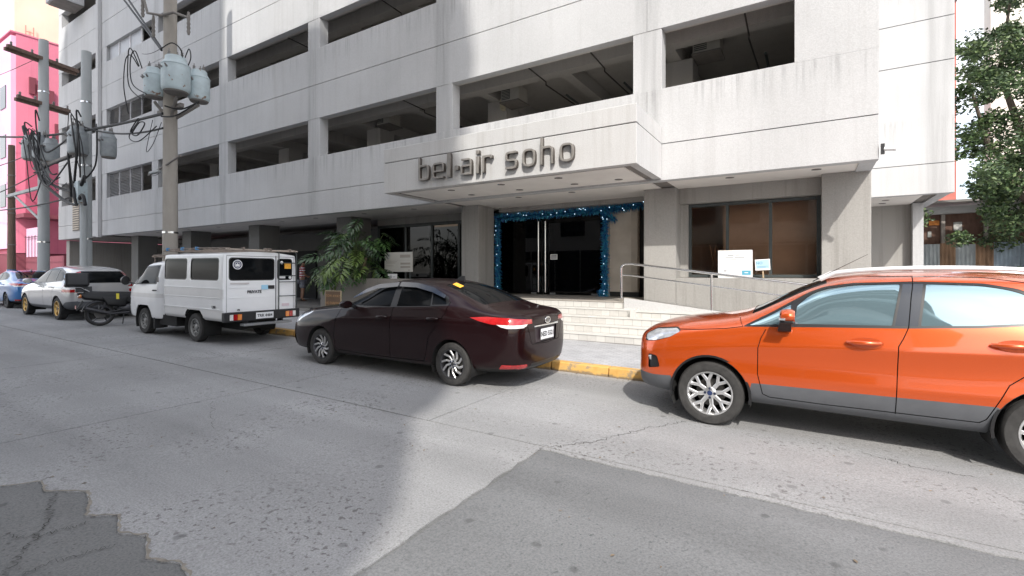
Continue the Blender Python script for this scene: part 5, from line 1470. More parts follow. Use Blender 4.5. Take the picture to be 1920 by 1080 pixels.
B.side(arc_poly([(-.60, 1.20), (-.26, 1.655), (.60, 1.70), (.62, 1.225)], .03, 2), p_seal); B.side(arc_poly([(-.54, 1.225), (-.24, 1.625), (.56, 1.67), (.58, 1.25)], .03, 2), p_gl)
B.cut([(-.80, -.66), (-.80, .66), (-.20, .58), (-.20, -.58)], p_ws, (0, 1), lambda f: f.normal.x < -.3 and f.normal.z > .2)
B.line([(.80, 1.72), (.82, .46)], .009, p_gap); B.line([(-.66, 1.16), (-.60, .90), (-.50, .66)], .009, p_gap)
B.side([(-.90, .70), (-.90, .86), (-.74, .86), (-.74, .70)], p_hl)
B.side(arc_poly([(-.42, .30), (-.40, .56), (-.26, .71), (.26, .71), (.40, .56), (.46, .30)], .05, 3), p_arch)
cparts = B.finish(van, M_vanw, delete=(p_arch,))
for cx in (0.0, 2.47):
    for sg in (-1, 1):
        arch_liner(van, cx, .42, .33, sg*.82, sg*.45); wheel(van, cx, sg*.72, .315, .175, .19, 'steel', M_steelw if False else mat('grey steel wheel', (.22, .22, .215), .5, metal=.3, var=.2, vscale=9), sg, n=0)
for sg in (-1, 1):
    h = handle_bar(cparts[('cab_door', sg)], .56, .72, -.832, 1.08, M_trim, hh=.03)
    if sg > 0: h.scale = (1, -1, 1)
    for z, hgt in ((1.19, .02), (.985, .02), (.745, .02)):
        q = MB(); q.box(1.10, 3.56, sg*.842 if sg > 0 else -.850, .850 if sg > 0 else sg*.842, z, z+hgt); q.build('side_rib', M_vanw, van, bevel=.004)
    q = MB(); q.lathe([(.001, -.09), (.07, -.085), (.085, .0), (.08, .02), (.001, .025)], 14, 'x'); q.v = [(-.55 + p[0], sg*(.99+p[1]*1.1), 1.30+p[2]*1.35) for p in q.v]
    mir = q.build('side_mirror', M_trim, van, smooth=True)
    q = MB(); q.tube([(-.50, sg*.80, 1.22), (-.53, sg*.93, 1.26)], .014, 6); q.build('mirror_arm', M_trim, mir)
    q = MB(); q.box(.50, .54, sg*.60 if sg > 0 else -.80, .80 if sg > 0 else sg*.60, .16, .50); q.build('mud_flap', M_black, van)
    q = MB(); q.box(.76, .83, sg*.832 if sg > 0 else -.842, .842 if sg > 0 else sg*.832, 1.28, 1.40); q.build('air_vent', M_trim, van)
# underframe, rear bumper, lamps, plate
q = MB(); q.box(.55, 3.5, -.40, .40, .30, .50); q.build('chassis', M_under, van)
q = MB(); q.box(.60, 1.45, -.72, -.45, .26, .50); q.build('battery_box', M_under, van)
q = MB(); q.box(3.66, 3.76, -.86, .86, .50, .70); bp = q.build('rear_bumper', M_black, van, bevel=.015)
for sg in (-1, 1):
    for a, b, m in ((.50, .585, M_amber), (.59, .675, M_redlens), (.68, .75, M_whitelens)):
        q = MB(); lo, hi = sorted((sg*a, sg*b)); q.box(3.762, 3.775, lo, hi, .535, .655); q.build('tail_light', m, bp, bevel=.004)
plate(van, 'TRR 4484', 3.78, .0, .60, .40, .135)
q = MB(); q.box(3.70, 3.86, -.50, .60, .40, .45); q.build('rear_step', mat('galvanised step', (.30, .31, .32), .45, metal=.5, var=.2), van, bevel=.012)
for y in (-.35, .45):
    q = MB(); q.box(3.55, 3.72, y-.02, y+.02, .41, .52); q.build('step_bracket', M_black, van)
# ladder on the right half of the back
lad = MB()
for y in (.36, .80): lad.tube([(3.69, y, .62), (3.72, y, .66), (3.72, y, 1.96), (3.62, y, 2.05)], .012, 8)
lad.build('ladder_rail', M_frame, van, smooth=True)
for z in (.68, 1.0, 1.32, 1.46, 1.75):
    q = MB(); q.cyl((3.72, .36, z), (3.72, .80, z), .010, n=8); q.build('ladder_rung', M_frame, van)
# ribs, handle, lettering and stickers on the back door
for z in (1.20, .99):
    q = MB(); q.box(3.668, 3.676, -.70, .27, z, z+.012); q.build('door_rib', M_vanw, van)
q = MB(); q.box(3.668, 3.69, .13, .28, 1.17, 1.25); q.build('door_latch', M_black, van, bevel=.01)
put_mesh('lettering', text_mesh('lettering', 'PRIVATE', .085, .003, bold=.003), M_ink, van, (3.682, -.18, 1.115), REAR)
put_mesh('model_lettering', text_mesh('model_lettering', 'FB', .05, .003, bold=.002), M_ink, van, (3.682, -.52, .74), REAR)
put_mesh('side_lettering', text_mesh('side_lettering', 'L300', .075, .003, bold=.003), M_ink, van, (3.33, -.848, .80), FRONT)
q = MB(); q.lathe([(.105, 3.682), (.105, 3.685)], 24, 'x', c=(0, -.55, 1.70)); rs = q.build('round_sticker', mat('sticker navy', (.05, .06, .12), .5), van)
bd = curve_mesh('sticker_ring', [circle(0, 0, .10, 28), circle(0, 0, .085, 28), circle(0, 0, .06, 24), circle(0, 0, .05, 24)], .002)
put_mesh('sticker_ring', bd, M_white, rs, (3.688, -.55, 1.70), REAR)
bd = curve_mesh('sticker_emblem', [[(-.03, -.035), (.03, -.035), (.045, .0), (.012, .012), (0, .045), (-.012, .012), (-.045, 0)]], .002); put_mesh('sticker_emblem', bd, M_white, rs, (3.688, -.55, 1.70), REAR)
for y, z, w, h, m in ((.60, 1.68, .16, .12, M_sticker), (.05, 1.21, .15, .10, mat('pale blue sticker', (.35, .62, .80), .5)), (.55, .80, .18, .06, mat('pink print', (.70, .58, .62), .6)), (-.50, 1.30, .40, .03, mat('faint print', (.55, .52, .52), .6)), (.46, 1.425, .16, .05, M_white)):
    q = MB(); q.box(3.684, 3.687, y-w/2, y+w/2, z-h/2, z+h/2); q.build('sticker', m, van)
for y, z in ((.45, 1.76), (.66, 1.42)):
    q = MB(); q.lathe([(.035, 3.684), (.035, 3.687)], 18, 'x', c=(0, y, z)); q.build('round_sticker', M_white, van)
# roof rack of wooden poles
M_rust = mat('rusty rack', (.22, .18, .15), .8, var=.35, vscale=8)
for y in (-.74, .74):
    q = MB(); q.tube([(.95, y, 2.045), (2.4, y, 2.06), (3.74, y, 2.04)], .014, 8); q.build('rack_rail', M_rust, van, smooth=True)
for x in (1.0, 1.6, 2.2, 2.85, 3.45, 3.72):
    q = MB(); q.cyl((x, -.82, 2.02), (x, .82, 2.02), .015, n=8); q.build('rack_bar', M_rust if x < 3.7 else mat('pale pole', (.42, .36, .30), .7, var=.2), van, smooth=True)
for x in (1.05, 1.75, 2.4): 
    q = MB(); q.box(x-.03, x+.03, -.77, -.71, 2.02, 2.09); q.build('rack_clamp', mat('blue clamp', (.05, .22, .45), .5), van, bevel=.008)
for y in (-.45, .05, .15, .62):
    q = MB(); q.box(3.66, 3.76, y-.02, y+.02, 2.0, 2.07); q.build('rack_clamp', M_rust, van, bevel=.008)
for x in (.05, .75):
    q = MB(); q.cyl((x, -.66, 1.90), (x, .66, 1.90), .02, n=8); q.build('cab_rack_bar', M_rust, van, smooth=True)
    for y in (-.6, .6):
        q = MB(); q.cyl((x, y, 1.74), (x, y, 1.90), .012, n=6); q.build('rack_leg', M_rust, van)
for y in (-.6, 0, .6):
    q = MB(); q.cyl((.0, y, 1.93), (.95, y, 1.93), .016, n=8); q.build('cab_rack_rail', M_rust, van)

# ---- motorcycle ------------------------------------------------------------------
BS = 1.12
bike = thing('motorcycle', 'black motorcycle with chrome trim and yellow sticker between the van and the silver crossover', 'motorcycle', (-16.75, 5.42, gz(-16.75)), (R(-7), 0, R(78)))
M_bblk = mat('black gloss fairing', (.008, .008, .009), .35, spec=.3)
def bwheel(x):
    t_ = MB(); r = .30
    t_.lathe([(r-.06, -.04), (r-.03, -.055), (r-.005, -.035), (r, 0), (r-.005, .035), (r-.03, .055), (r-.06, .04)], 36, 'y'); t_.f = [f for f in t_.f if len(f) == 4]
    o = t_.build('tyre', M_rubber, bike, smooth=True); o.location = (x, 0, r)
    t_ = MB(); t_.lathe([(r-.055, -.04), (r-.085, -.03), (r-.085, .03), (r-.055, .04)], 30, 'y'); t_.f = [f for f in t_.f if len(f) == 4]; t_.build('rim', M_alloydark, o, smooth=True)
    for k in range(5):
        a = 2*math.pi*k/5 + .3; s_ = MB(); s_.tube([(.03*math.cos(a), 0, .03*math.sin(a)), (.12*math.cos(a+.15), 0, .12*math.sin(a+.15)), (.22*math.cos(a), 0, .22*math.sin(a))], .014, 6); s_.build('spoke', M_alloydark, o)
    s_ = MB(); s_.cyl((0, -.06, 0), (0, .06, 0), .05, n=14); s_.build('hub', M_alloydark, o)
    s_ = MB(); s_.lathe([(.06, -.062), (.12, -.062), (.12, -.068), (.06, -.068)], 24, 'y'); s_.build('brake_disc', M_brake, o)
bwheel(0); bwheel(1.26)
def bp_(name, mb, m, **k): return mb.build(name, m, bike, **k)
q = MB(); q.tube([(0, -.09, .30), (.45, -.09, .38)], .022, 8); bp_('swing_arm', q, M_black)
q = MB(); q.tube([(.02, .09, .30), (.45, .09, .38)], .022, 8); bp_('swing_arm', q, M_black)
q = MB(); q.tube([(.02, -.11, .36), (.12, -.11, .62)], .026, 8); bp_('shock_absorber', q, M_alloydark, smooth=True)
q = MB(); q.lathe([(.001, -.22), (.10, -.2), (.15, -.08), (.15, .1), (.09, .2), (.001, .22)], 16, 'x', c=(.55, 0, .42)); bp_('engine', q, M_alloydark, smooth=True)
q = MB(); q.tube([(.55, -.14, .30), (.2, -.15, .28), (-.05, -.16, .36), (-.28, -.16, .44)], [.025, .03, .045, .045], 10); bp_('exhaust', q, M_alloydark, smooth=True)
q = MB(); q.hexa([(.12, -.15, .48), (.50, -.16, .44), (.50, .16, .44), (.12, .15, .48), (.0, -.15, .72), (.56, -.16, .72), (.56, .16, .72), (.0, .15, .72)]); bp_('side_cover', q, M_bblk, bevel=.05, segs=3, smooth=True)
q = MB(); q.hexa([(-.30, -.13, .66), (.65, -.16, .52), (.65, .16, .52), (-.30, .13, .66), (-.44, -.11, .82), (.62, -.15, .82), (.62, .15, .82), (-.44, .11, .82)]); bp_('rear_fairing', q, M_bblk, bevel=.05, segs=3, smooth=True)
q = MB(); q.hexa([(-.30, -.11, .785), (.60, -.12, .79), (.60, .12, .79), (-.30, .11, .785), (-.30, -.10, .86), (.55, -.10, .83), (.55, .10, .83), (-.30, .10, .86)]); bp_('seat', q, M_black, bevel=.03, segs=3, smooth=True)
q = MB(); q.hexa([(.62, -.14, .62), (1.0, -.10, .72), (1.0, .10, .72), (.62, .14, .62), (.62, -.13, .86), (1.02, -.09, .94), (1.02, .09, .94), (.62, .13, .86)]); bp_('tank', q, M_bblk, bevel=.05, segs=3, smooth=True)
for sg in (-1, 1):
    q = MB(); q.tube([(1.26, sg*.09, .30), (1.08, sg*.09, .78), (1.0, sg*.08, .98)], .02, 8); bp_('fork', q, M_chrome, smooth=True)
    q = MB(); q.tube([(.98, sg*.05, 1.0), (.93, sg*.30, 1.06), (.88, sg*.36, 1.05)], .014, 8); bp_('handlebar', q, M_black, smooth=True)
    q = MB(); q.tube([(.95, sg*.26, 1.06), (.98, sg*.33, 1.22)], .007, 6); bp_('mirror_stem', q, M_black)
    q = MB(); q.lathe([(.001, -.02), (.06, -.012), (.062, .01), (.001, .012)], 14, 'x', c=(.98, sg*.35, 1.25)); bp_('mirror', q, M_black, smooth=True)
    q = MB(); q.lathe([(.001, -.04), (.03, -.03), (.035, .0), (.001, .02)], 10, 'x', c=(-.36, sg*.16, .74)); bp_('indicator', q, M_amber, smooth=True)
q = MB(); q.tube([(1.06, 0, .62), (1.24, 0, .66), (1.45, 0, .60), (1.55, 0, .50)], [.03, .075, .075, .04], 10); bp_('front_mudguard', q, M_bblk, smooth=True)
q = MB(); q.lathe([(.001, .06), (.08, .03), (.095, -.03), (.06, -.1), (.001, -.1)], 16, 'x', c=(1.1, 0, .95)); bp_('headlight', q, M_chrome, smooth=True)
q = MB()
for i in range(13):
    a = R(20 + 150*i/12)
    for rr, yy in ((.335, -.075), (.335, .075), (.35, .07), (.35, -.07)): q.v.append((rr*math.cos(a), yy, .30 + rr*math.sin(a)))
for i in range(12):
    for k in range(4): q.f.append((4*i+k, 4*i+(k+1) % 4, 4*i+4+(k+1) % 4, 4*i+4+k))
bp_('wheel_hugger', q, M_black, smooth=True)
q = MB(); q.hexa([(-.42, -.06, .40), (-.30, -.06, .60), (-.30, .06, .60), (-.42, .06, .40), (-.44, -.05, .42), (-.33, -.05, .64), (-.33, .05, .64), (-.44, .05, .42)]); bp_('rear_mudguard', q, M_black)
q = MB(); q.box(-.455, -.445, -.07, .07, .44, .52); bp_('reflector_plate', q, mat('pink reflector', (.62, .30, .26), .35))
q = MB(); q.box(-.36, -.30, -.09, .09, .70, .77); bp_('tail_light', q, M_redlens, bevel=.012)
q = MB(); q.box(-.45, -.15, -.10, .10, .86, .975); bp_('case_mount', q, M_black)
q = MB(); q.box(-.64, -.20, -.21, .21, .98, 1.30); bp_('top_case', q, M_black, bevel=.05, segs=3, smooth=True)
q = MB(); q.tube([(-.20, -.12, .84), (-.36, -.14, .95), (-.60, -.14, .96)], .016, 6); bp_('luggage_rack', q, M_chrome)
for z in (1.05, 1.18):
    q = MB(); q.box(-.652, -.642, -.15, -.05, z, z+.07); bp_('case_reflector', q, M_lens)
q = MB(); q.box(.30, .36, -.165, -.158, .64, .78); bp_('yellow_sticker', q, mat('yellow sticker', (.75, .62, .03), .4))
q = MB(); q.tube([(.45, -.12, .25), (.40, -.30, .02)], .014, 6); bp_('side_stand', q, M_black)
bike.scale = (BS, BS, BS)
# ------------------------------------------------------------------ props on and around the building
def ac_unit(x, y, z, label, w=.62, d=.55, h=.42):
    t = thing('air_conditioner', label, 'air conditioner', (x, y, z), group='window air conditioners on the deck')
    M_ac = mat('ac casing', (.50, .48, .43), .6, var=.12, vscale=4)
    b = MB(); b.box(0, w, -d, 0, 0, h); b.build('casing', M_ac, t, bevel=.015)
    g_ = MB(); g_.box(.03, w*.52, -d-.012, -d-.001, .05, h-.04); gr = g_.build('grille', M_frame, t)
    for i in range(7):
        s = MB(); s.box(.035, w*.51, -d-.022, -d-.013, .07+i*.044, .085+i*.044); s.build('slat', M_ac, gr)
    br = MB()
    br.box(-.02, w+.02, -d-.05, .10, -.05, -.012); br.build('bracket', M_drip, t)
    return t
ac_unit(-7.92, 12.75, 6.72, 'beige air conditioner hung under the deck ceiling above the canopy letters')
ac_unit(-2.45, 12.95, 6.95, 'beige air conditioner on the deck column near the building corner')
ac_unit(-13.42, 12.95, 6.95, 'air conditioner in the dark deck bay left of the canopy')
jb = MB(); jb.box(-8.02, -7.93, 12.3, 12.5, 6.55, 6.85); tag(jb.build('junction_box', mat('cream box', (.55, .5, .36), .6), bevel=.008), 'small cream electrical box beside the air conditioner above the canopy', 'electrical box')

# security camera at the corner of the right bay
sc = thing('security_camera', 'small security camera at the bottom corner of the right hand bay', 'camera', (1.0, 10.08, 3.62))
q = MB(); q.box(0, .05, -.03, .03, -.05, .12); q.build('bracket', M_black, sc)
q = MB(); q.cyl((.05, -.02, .03), (.20, -.08, .0), .035, n=12); q.build('camera_body', M_white, sc, smooth=True)

# white cartons and signs on the window ledge
def print_lines(parent, rows, m, fn):
    for x0, x1, z0, z1 in rows:
        q = MB(); a = fn(x0, x1, z0, z1); q.box(*a); q.build('print', m, parent)
bxs = thing('sign_box', 'white printed box standing on the ledge in front of the triple window', 'box', (-1.38, 11.42, 1.48))
q = MB(); q.box(-.335, .335, -.07, .07, 0, .60); bo = q.build('carton', M_white, bxs, bevel=.006)
print_lines(bo, [(-.14, -.02, .48, .505), (.02, .10, .485, .505), (-.19, -.03, .43, .45), (0, .19, .43, .45), (-.09, .04, .395, .405), (-.26, -.02, .35, .358), (0, .26, .35, .358), (-.14, .11, .318, .326), (-.26, -.05, .245, .253), (-.22, -.16, .14, .175)], M_greyink,
            lambda a, b, c, d: (a, b, -.0735, -.0705, c, d))
q = MB(); q.box(.14, .31, -.0745, -.071, .07, .165); lb = q.build('blue_label', mat('teal label', (.10, .36, .50), .5), bo)
q = MB(); q.box(.19, .26, -.0765, -.075, .11, .125); q.build('print', M_white, lb)
ss = thing('stick_sign', 'small pale blue sign on a wooden stick beside the white box', 'sign', (-.84, 11.45, 1.48), (0, R(-3), 0))
q = MB(); q.box(-.14, .14, -.012, .008, .17, .40); sb = q.build('board', M_white, ss)
q = MB(); q.box(-.125, .125, -.016, -.0125, .205, .385); pb = q.build('blue_print', mat('pale blue print', (.42, .62, .72), .6, var=.1), sb)
put_mesh('print', text_mesh('print', 'NO', .08, .002, bold=.002), mat('blue ink', (.2, .38, .5), .6), pb, (-.06, -.018, .32), FRONT)
print_lines(pb, [(-.10, .10, .245, .255), (-.10, .06, .225, .232)], mat('blue ink', (.2, .38, .5), .6), lambda a, b, c, d: (a, b, -.019, -.0165, c, d))
q = MB(); q.box(-.014, .014, .009, .022, .0, .36); q.build('stick', mat('raw wood', (.45, .34, .22), .7, var=.15), ss)
# broom and mop leaning inside the window
for i, (x, dx, lab) in enumerate(((-2.02, .16, 'broom handle leaning inside the left pane of the triple window'), (-1.78, -.22, 'second crossed stick leaning inside the left pane of the triple window'))):
    q = MB(); q.tube([(x, 12.05, .97), (x+dx, 12.0, 2.25)], .014, 8)
    tag(q.build('broom', mat('broom wood', (.28, .18, .12), .6)), lab, 'broom', 'sticks behind the window')
# the blue tinsel garland
gar = thing('garland', 'blue tinsel garland with tiny lights framing the glass entrance doors', 'garland', (-6.5, 12.5, .96))
paths = [[(-8.19, 12.46, .98), (-8.19, 12.46, 3.26)], [(-8.26, 12.46, 3.27), (-4.5, 12.47, 3.30), (-3.42, 12.40, 3.36)], [(-4.72, 12.47, 1.0), (-4.72, 12.47, 3.2)], [(-4.72, 12.46, 3.18), (-4.45, 12.44, 3.02)], [(-4.86, 12.44, 1.06), (-4.70, 12.44, 1.0)]]
tin = [MB(), MB(), MB()]; bulbs = []
for pth in paths:
    for p, q in zip(pth, pth[1:]):
        p, q = Vector(p), Vector(q); L_ = (q-p).length
        for i in range(int(L_*900)):
            c = p.lerp(q, random.random())
            d = Vector((random.gauss(0, 1), random.gauss(0, .55), random.gauss(0, 1))).normalized()
            ln = random.uniform(.05, .16); s_ = d.orthogonal().normalized()*random.uniform(.004, .010)
            a = c + d*.02; b = c + d*ln + Vector((0, -abs(random.gauss(0, .02)), 0))
            mb = tin[min(2, int(random.random()**1.3*3))]
            mb.add([a-s_, a+s_, b+s_*.6, b-s_*.6], [(0, 1, 2, 3)])
        for i in range(int(L_*4)):
            c = p.lerp(q, random.random()); bulbs.append(c + Vector((random.uniform(-.09, .09), -.11, random.uniform(-.09, .09))))
for mb, (nm, cc) in zip(tin, (('tinsel blue', (.04, .24, .54)), ('tinsel teal', (.08, .46, .60)), ('tinsel navy', (.02, .09, .28)))):
    mb.build('tinsel', mat(nm, cc, .3, metal=.4), gar, world=True, fix=False)['kind'] = 'stuff'
bm_ = MB().lathe([(.001, -.012), (.010, 0), (.001, .012)], 6).mesh('bulb', mat('fairy light', (.7, .85, 1), emit=(.6, .85, 1), estr=1.6))
for c in bulbs:
    o = link('bulb', bm_, gar); o.location = c - gar.location

# planter, big split-leaf plant, boards
pl = thing('planter', 'long low concrete planter wall left of the entrance steps', 'planter', (-11, 10.5, .2))
M_plw = concrete('planter concrete', (.27, .25, .225), (.14, .13, .12), .5)
q = MB(); q.box(-13.6, -8.75, 10.15, 10.30, .05, 1.42); q.build('front_wall', M_plw, pl, world=True, bevel=.012)
q = MB(); q.box(-13.6, -13.45, 10.31, 10.88, .05, 1.42); q.build('end_wall', M_plw, pl, world=True, bevel=.012)
q = MB(); q.box(-13.44, -8.75, 10.305, 10.88, .05, 1.30); q.build('soil', mat('soil', (.06, .045, .03), .95, var=.3, vscale=12, bump=.5, bscale=30), pl, world=True)
plant = thing('split_leaf_plant', 'large glossy split leaf plant spilling over the planter behind the sedan', 'plant', (-12.3, 10.45, 1.30))
def leaf_mesh(seed):
    rnd = random.Random(seed); m = MB(); n = 8; L_ = 1.0
    def mid(t): return Vector((t*L_, 0, .10*math.sin(t*2.2) - .28*t*t))
    for sgn in (-1, 1):
        for i in range(n):
            t = .04 + .92*i/(n-1); b0 = mid(max(0, t-.030)); b1 = mid(min(1, t+.030))
            ln = .52*math.sin(math.pi*(.18+.78*(1-t)))**.8 * rnd.uniform(.85, 1.1); ang = R(108 - 88*t + rnd.uniform(-7, 7))
            d = Vector((math.cos(ang), sgn*math.sin(ang), 0))
            w = .042
            prev = None; pts = []
            for k, s_ in enumerate((0, .35, .7, 1.0)):
                c = mid(t) + d*ln*s_ + Vector((0, 0, .05*s_ - .20*s_*s_))
                pd = Vector((-d.y, d.x, 0))*(w*(1.0, 1.35, 1.05, .12)[k])
                if k == 0: pts += [b0, mid(t) + Vector((0, 0, .008)), b1]
                else: pts += [c - pd*sgn, c + Vector((0, 0, -.012)), c + pd*sgn]
            base = len(m.v); m.v += [tuple(p) for p in pts]
            for k in range(3):
                for j in range(2): m.f.append((base+3*k+j, base+3*k+j+1, base+3*k+3+j+1, base+3*k+3+j))
    return m.mesh('leaf', None, smooth=True, fix=False)
M_leaf = [mat('leaf dark', (.028, .065, .022), .32, var=.25, vscale=3, spec=.5), mat('leaf mid', (.05, .11, .03), .32, var=.25, vscale=3), mat('leaf yellow', (.10, .16, .035), .35, var=.25, vscale=3)]
lms = []
for s_ in range(3):
    me = leaf_mesh(s_+3)
    for m_ in M_leaf:
        c = me.copy(); c.materials.append(m_); lms.append(c)
M_stem = mat('petiole', (.09, .13, .04), .5)
rnd = random.Random(11)
for i in range(66):
    az = rnd.uniform(0, 2*math.pi); el = R(rnd.uniform(-25, 88)); 
    base = Vector((rnd.uniform(-.5, .45), rnd.uniform(-.25, .15), rnd.uniform(-.1, .35)))
    dirv = Vector((math.cos(az)*math.cos(el), math.sin(az)*math.cos(el)*.75 - .15, math.sin(el))).normalized()
    r_ = rnd.uniform(.55, 1.15)
    tip = base + Vector((dirv.x*r_*.64 + .14, dirv.y*r_*.9, dirv.z*r_*1.45 + .26))
    if (tip + plant.location).y > 11.15: tip.y = 11.15 - plant.location.y
    pm = MB(); midp = base.lerp(tip, .5) + Vector((0, 0, .12))
    pm.tube([base, midp, tip], .011, 5); pm.build('petiole', M_stem, plant)
    k = rnd.choices((0, 1, 2), (5, 4, 1.6))[0]
    o = link('leaf', lms[rnd.randrange(3)*3 + k], plant)
    o.location = tip
    sc_ = rnd.uniform(.46, .74)
    o.scale = (sc_, sc_, sc_)
    o.rotation_euler = (rnd.uniform(-.5, .5), rnd.uniform(.0, .95) - max(0, dirv.z)*.2, math.atan2(dirv.y-.35, dirv.x) + rnd.uniform(-.5, .5))
tr_ = MB(); tr_.tube([(.3, 0, -.05), (.42, -.05, .35), (.62, -.1, .75)], [.05, .045, .04], 8); tr_.build('stem', mat('woody stem', (.16, .12, .08), .8, var=.3), plant, smooth=True)

wb = thing('notice_board', 'white notice board with faded print standing right of the large plant', 'sign', (-10.7, 10.75, 1.3))
q = MB(); q.box(-.58, .58, -.012, .012, .32, .92); nb = q.build('board', mat('grey white board', (.55, .54, .50), .6, var=.06), wb, bevel=.004)
for x in (-.45, .45):
    q = MB(); q.box(x-.02, x+.02, .013, .05, -.02, .85); q.build('post', M_frame, wb)
bd = curve_mesh('logo_ring', [circle(0, 0, .085, 24), circle(0, 0, .065, 24), circle(0, 0, .03, 16)], .002); put_mesh('logo_ring', bd, M_greyink, nb, (-.42, -.014, .80), FRONT)
print_lines(nb, [(.08, .50, .75, .84), (-.52, -.05, .62, .635), (-.52, -.12, .585, .597), (-.52, -.2, .50, .512), (.10, .50, .54, .60), (.10, .50, .44, .50), (-.5, .5, .67, .674), (.42, .48, .355, .39)], mat('brown print', (.36, .33, .29), .7), lambda a, b, c, d: (a, b, -.016, -.0125, c, d))
q = MB(); q.box(-.19, .19, -.10, -.085, .10, .30)
wc = thing('white_card', 'small white card leaning at the foot of the notice board', 'sign', (-10.72, 10.52, 1.31))
q = MB(); q.box(-.19, .19, -.006, .006, .05, .25); ca = q.build('card', M_white, wc)
print_lines(ca, [(-.12, -.02, .12, .20), (.02, .12, .15, .17)], M_greyink, lambda a, b, c, d: (a, b, -.009, -.0065, c, d))
for x in (-.12, .12):
    q = MB(); q.box(x-.012, x+.012, -.004, .004, -.02, .05); q.build('leg', M_white, wc)

np_ = thing('parking_notice', 'small brown notice board on legs on the pavement by the planter', 'sign', (-11.3, 8.85, gz(-11.3)+.14))
q = MB(); q.box(-.32, .32, -.012, .012, .38, .86); nb = q.build('board', mat('brown board', (.16, .10, .06), .7, var=.2), np_)
for z, tx in ((.73, 'TOW AWAY'), (.53, 'NO PARKING')):
    put_mesh('print', text_mesh('print', tx, .105, .002, bold=.001), mat('tan letters', (.42, .25, .12), .7), nb, (0, -.015, z), FRONT)
for a in ((-.33, -.31, .36, .88), (.31, .33, .36, .88)):
    q = MB(); q.box(a[0], a[1], -.016, .016, 0, a[3]); q.build('leg', mat('tan frame', (.42, .34, .22), .7), np_)
q = MB(); q.box(-.308, .308, -.016, .016, .862, .882); q.build('top_bar', mat('tan frame', (.42, .34, .22), .7), np_)
bl = thing('warning_post', 'short yellow and black warning post in front of the brown notice', 'bollard', (-11.35, 8.2, gz(-11.35)+.14))
q = MB(); q.lathe([(.10, 0), (.10, .03), (.045, .05), (.045, .30), (.05, .30)], 14); q.build('base', mat('yellow post', (.75, .55, .05), .5), bl, smooth=True)
q = MB(); q.lathe([(.046, .301), (.046, .40), (.03, .44), (.001, .45)], 14); q.build('cap', M_black, bl, smooth=True)

# platform and person in the shade of the car park
pf = MB(); pf.box(-19.0, -13.62, 11.0, 15.39, .1, .42); tag(pf.build('car_park_platform', M_shadeconc), kind='structure')
pf = MB(); pf.box(-18.6, -14.4, 10.65, 10.995, .1, .30); tag(pf.build('platform_step', M_colconc), kind='structure')
def skin_body(name, joints, edges, m, parent, sub=2, root=0):
    me = bpy.data.meshes.new(name); me.from_pydata([j[0] for j in joints], edges, [])
    ob = bpy.data.objects.new('tmp', me); col.objects.link(ob)
    md = ob.modifiers.new('k', 'SKIN'); md.use_smooth_shade = True
    ob.modifiers.new('s', 'SUBSURF').levels = sub
    sv = me.skin_vertices[0].data
    for i, j in enumerate(joints):
        r_ = j[1]; sv[i].radius = r_ if isinstance(r_, tuple) else (r_, r_); sv[i].use_root = (i == root)
    dg = bpy.context.evaluated_depsgraph_get(); dg.update()
    out = bpy.data.meshes.new_from_object(ob.evaluated_get(dg)); out.name = name
    bpy.data.objects.remove(ob)
    out.materials.clear(); out.materials.append(m)
    out.polygons.foreach_set('use_smooth', [True]*len(out.polygons))
    return link(name, out, parent)
M_skin = mat('skin', (.34, .19, .125), .55)
def stripes(name, c1, c2, scale, axis='Z', c3=None):
    m, nt, b = nodes_mat(name)
    tc = N(nt, 'ShaderNodeTexCoord'); w_ = N(nt, 'ShaderNodeTexWave', Scale=scale, Distortion=.4); w_.bands_direction = axis
    nt.links.new(tc.outputs['Object'], w_.inputs['Vector'])
    c = ramp(nt, w_.outputs['Fac'], [(.40, c1), (.60, c2)])
    if c3:
        w2 = N(nt, 'ShaderNodeTexWave', Scale=scale, Distortion=.2); w2.bands_direction = 'X'; nt.links.new(tc.outputs['Object'], w2.inputs['Vector'])
        c = mixc(nt, ramp(nt, w2.outputs['Fac'], [(.45, (0, 0, 0)), (.6, (.6,)*3)]), c, c3)
    nt.links.new(c, b.inputs['Base Color']); b.inputs['Roughness'].default_value = .8
    return m
per = thing('person', 'person in a red and white striped shirt and checked shorts seen from behind', 'person', (-17.85, 12.45, .42), (0, 0, R(-25)))
J_ = [((0,0,.90), (.14,.10)), ((0,.0,1.10), (.135,.095)), ((0,.01,1.32), (.16,.10)), ((0,.02,1.43), (.075,.07)), ((0,.035,1.50), .055), ((0,.055,1.58), (.072,.085)), ((0,.05,1.665), (.07,.082)),
      ((-.19,.0,1.39), .052), ((-.25,.03,1.14), .042), ((-.18,.20,1.02), .034), ((-.12,.26,1.02), .03), ((.19,.0,1.39), .052), ((.25,.02,1.14), .042), ((.20,.18,1.00), .034), ((.14,.25,1.01), .03),
      ((-.10,.0,.84), .085), ((-.11,.02,.48), .055), ((-.115,-.01,.10), .038), ((-.12,.10,.035), (.04,.03)), ((.10,.0,.84), .085), ((.11,.03,.48), .055), ((.13,-.02,.10), .038), ((.14,.09,.035), (.04,.03))]
E_ = [(0,1),(1,2),(2,3),(3,4),(4,5),(5,6),(2,7),(7,8),(8,9),(9,10),(2,11),(11,12),(12,13),(13,14),(0,15),(15,16),(16,17),(17,18),(0,19),(19,20),(20,21),(21,22)]
skin_body('body', J_, E_, M_skin, per)
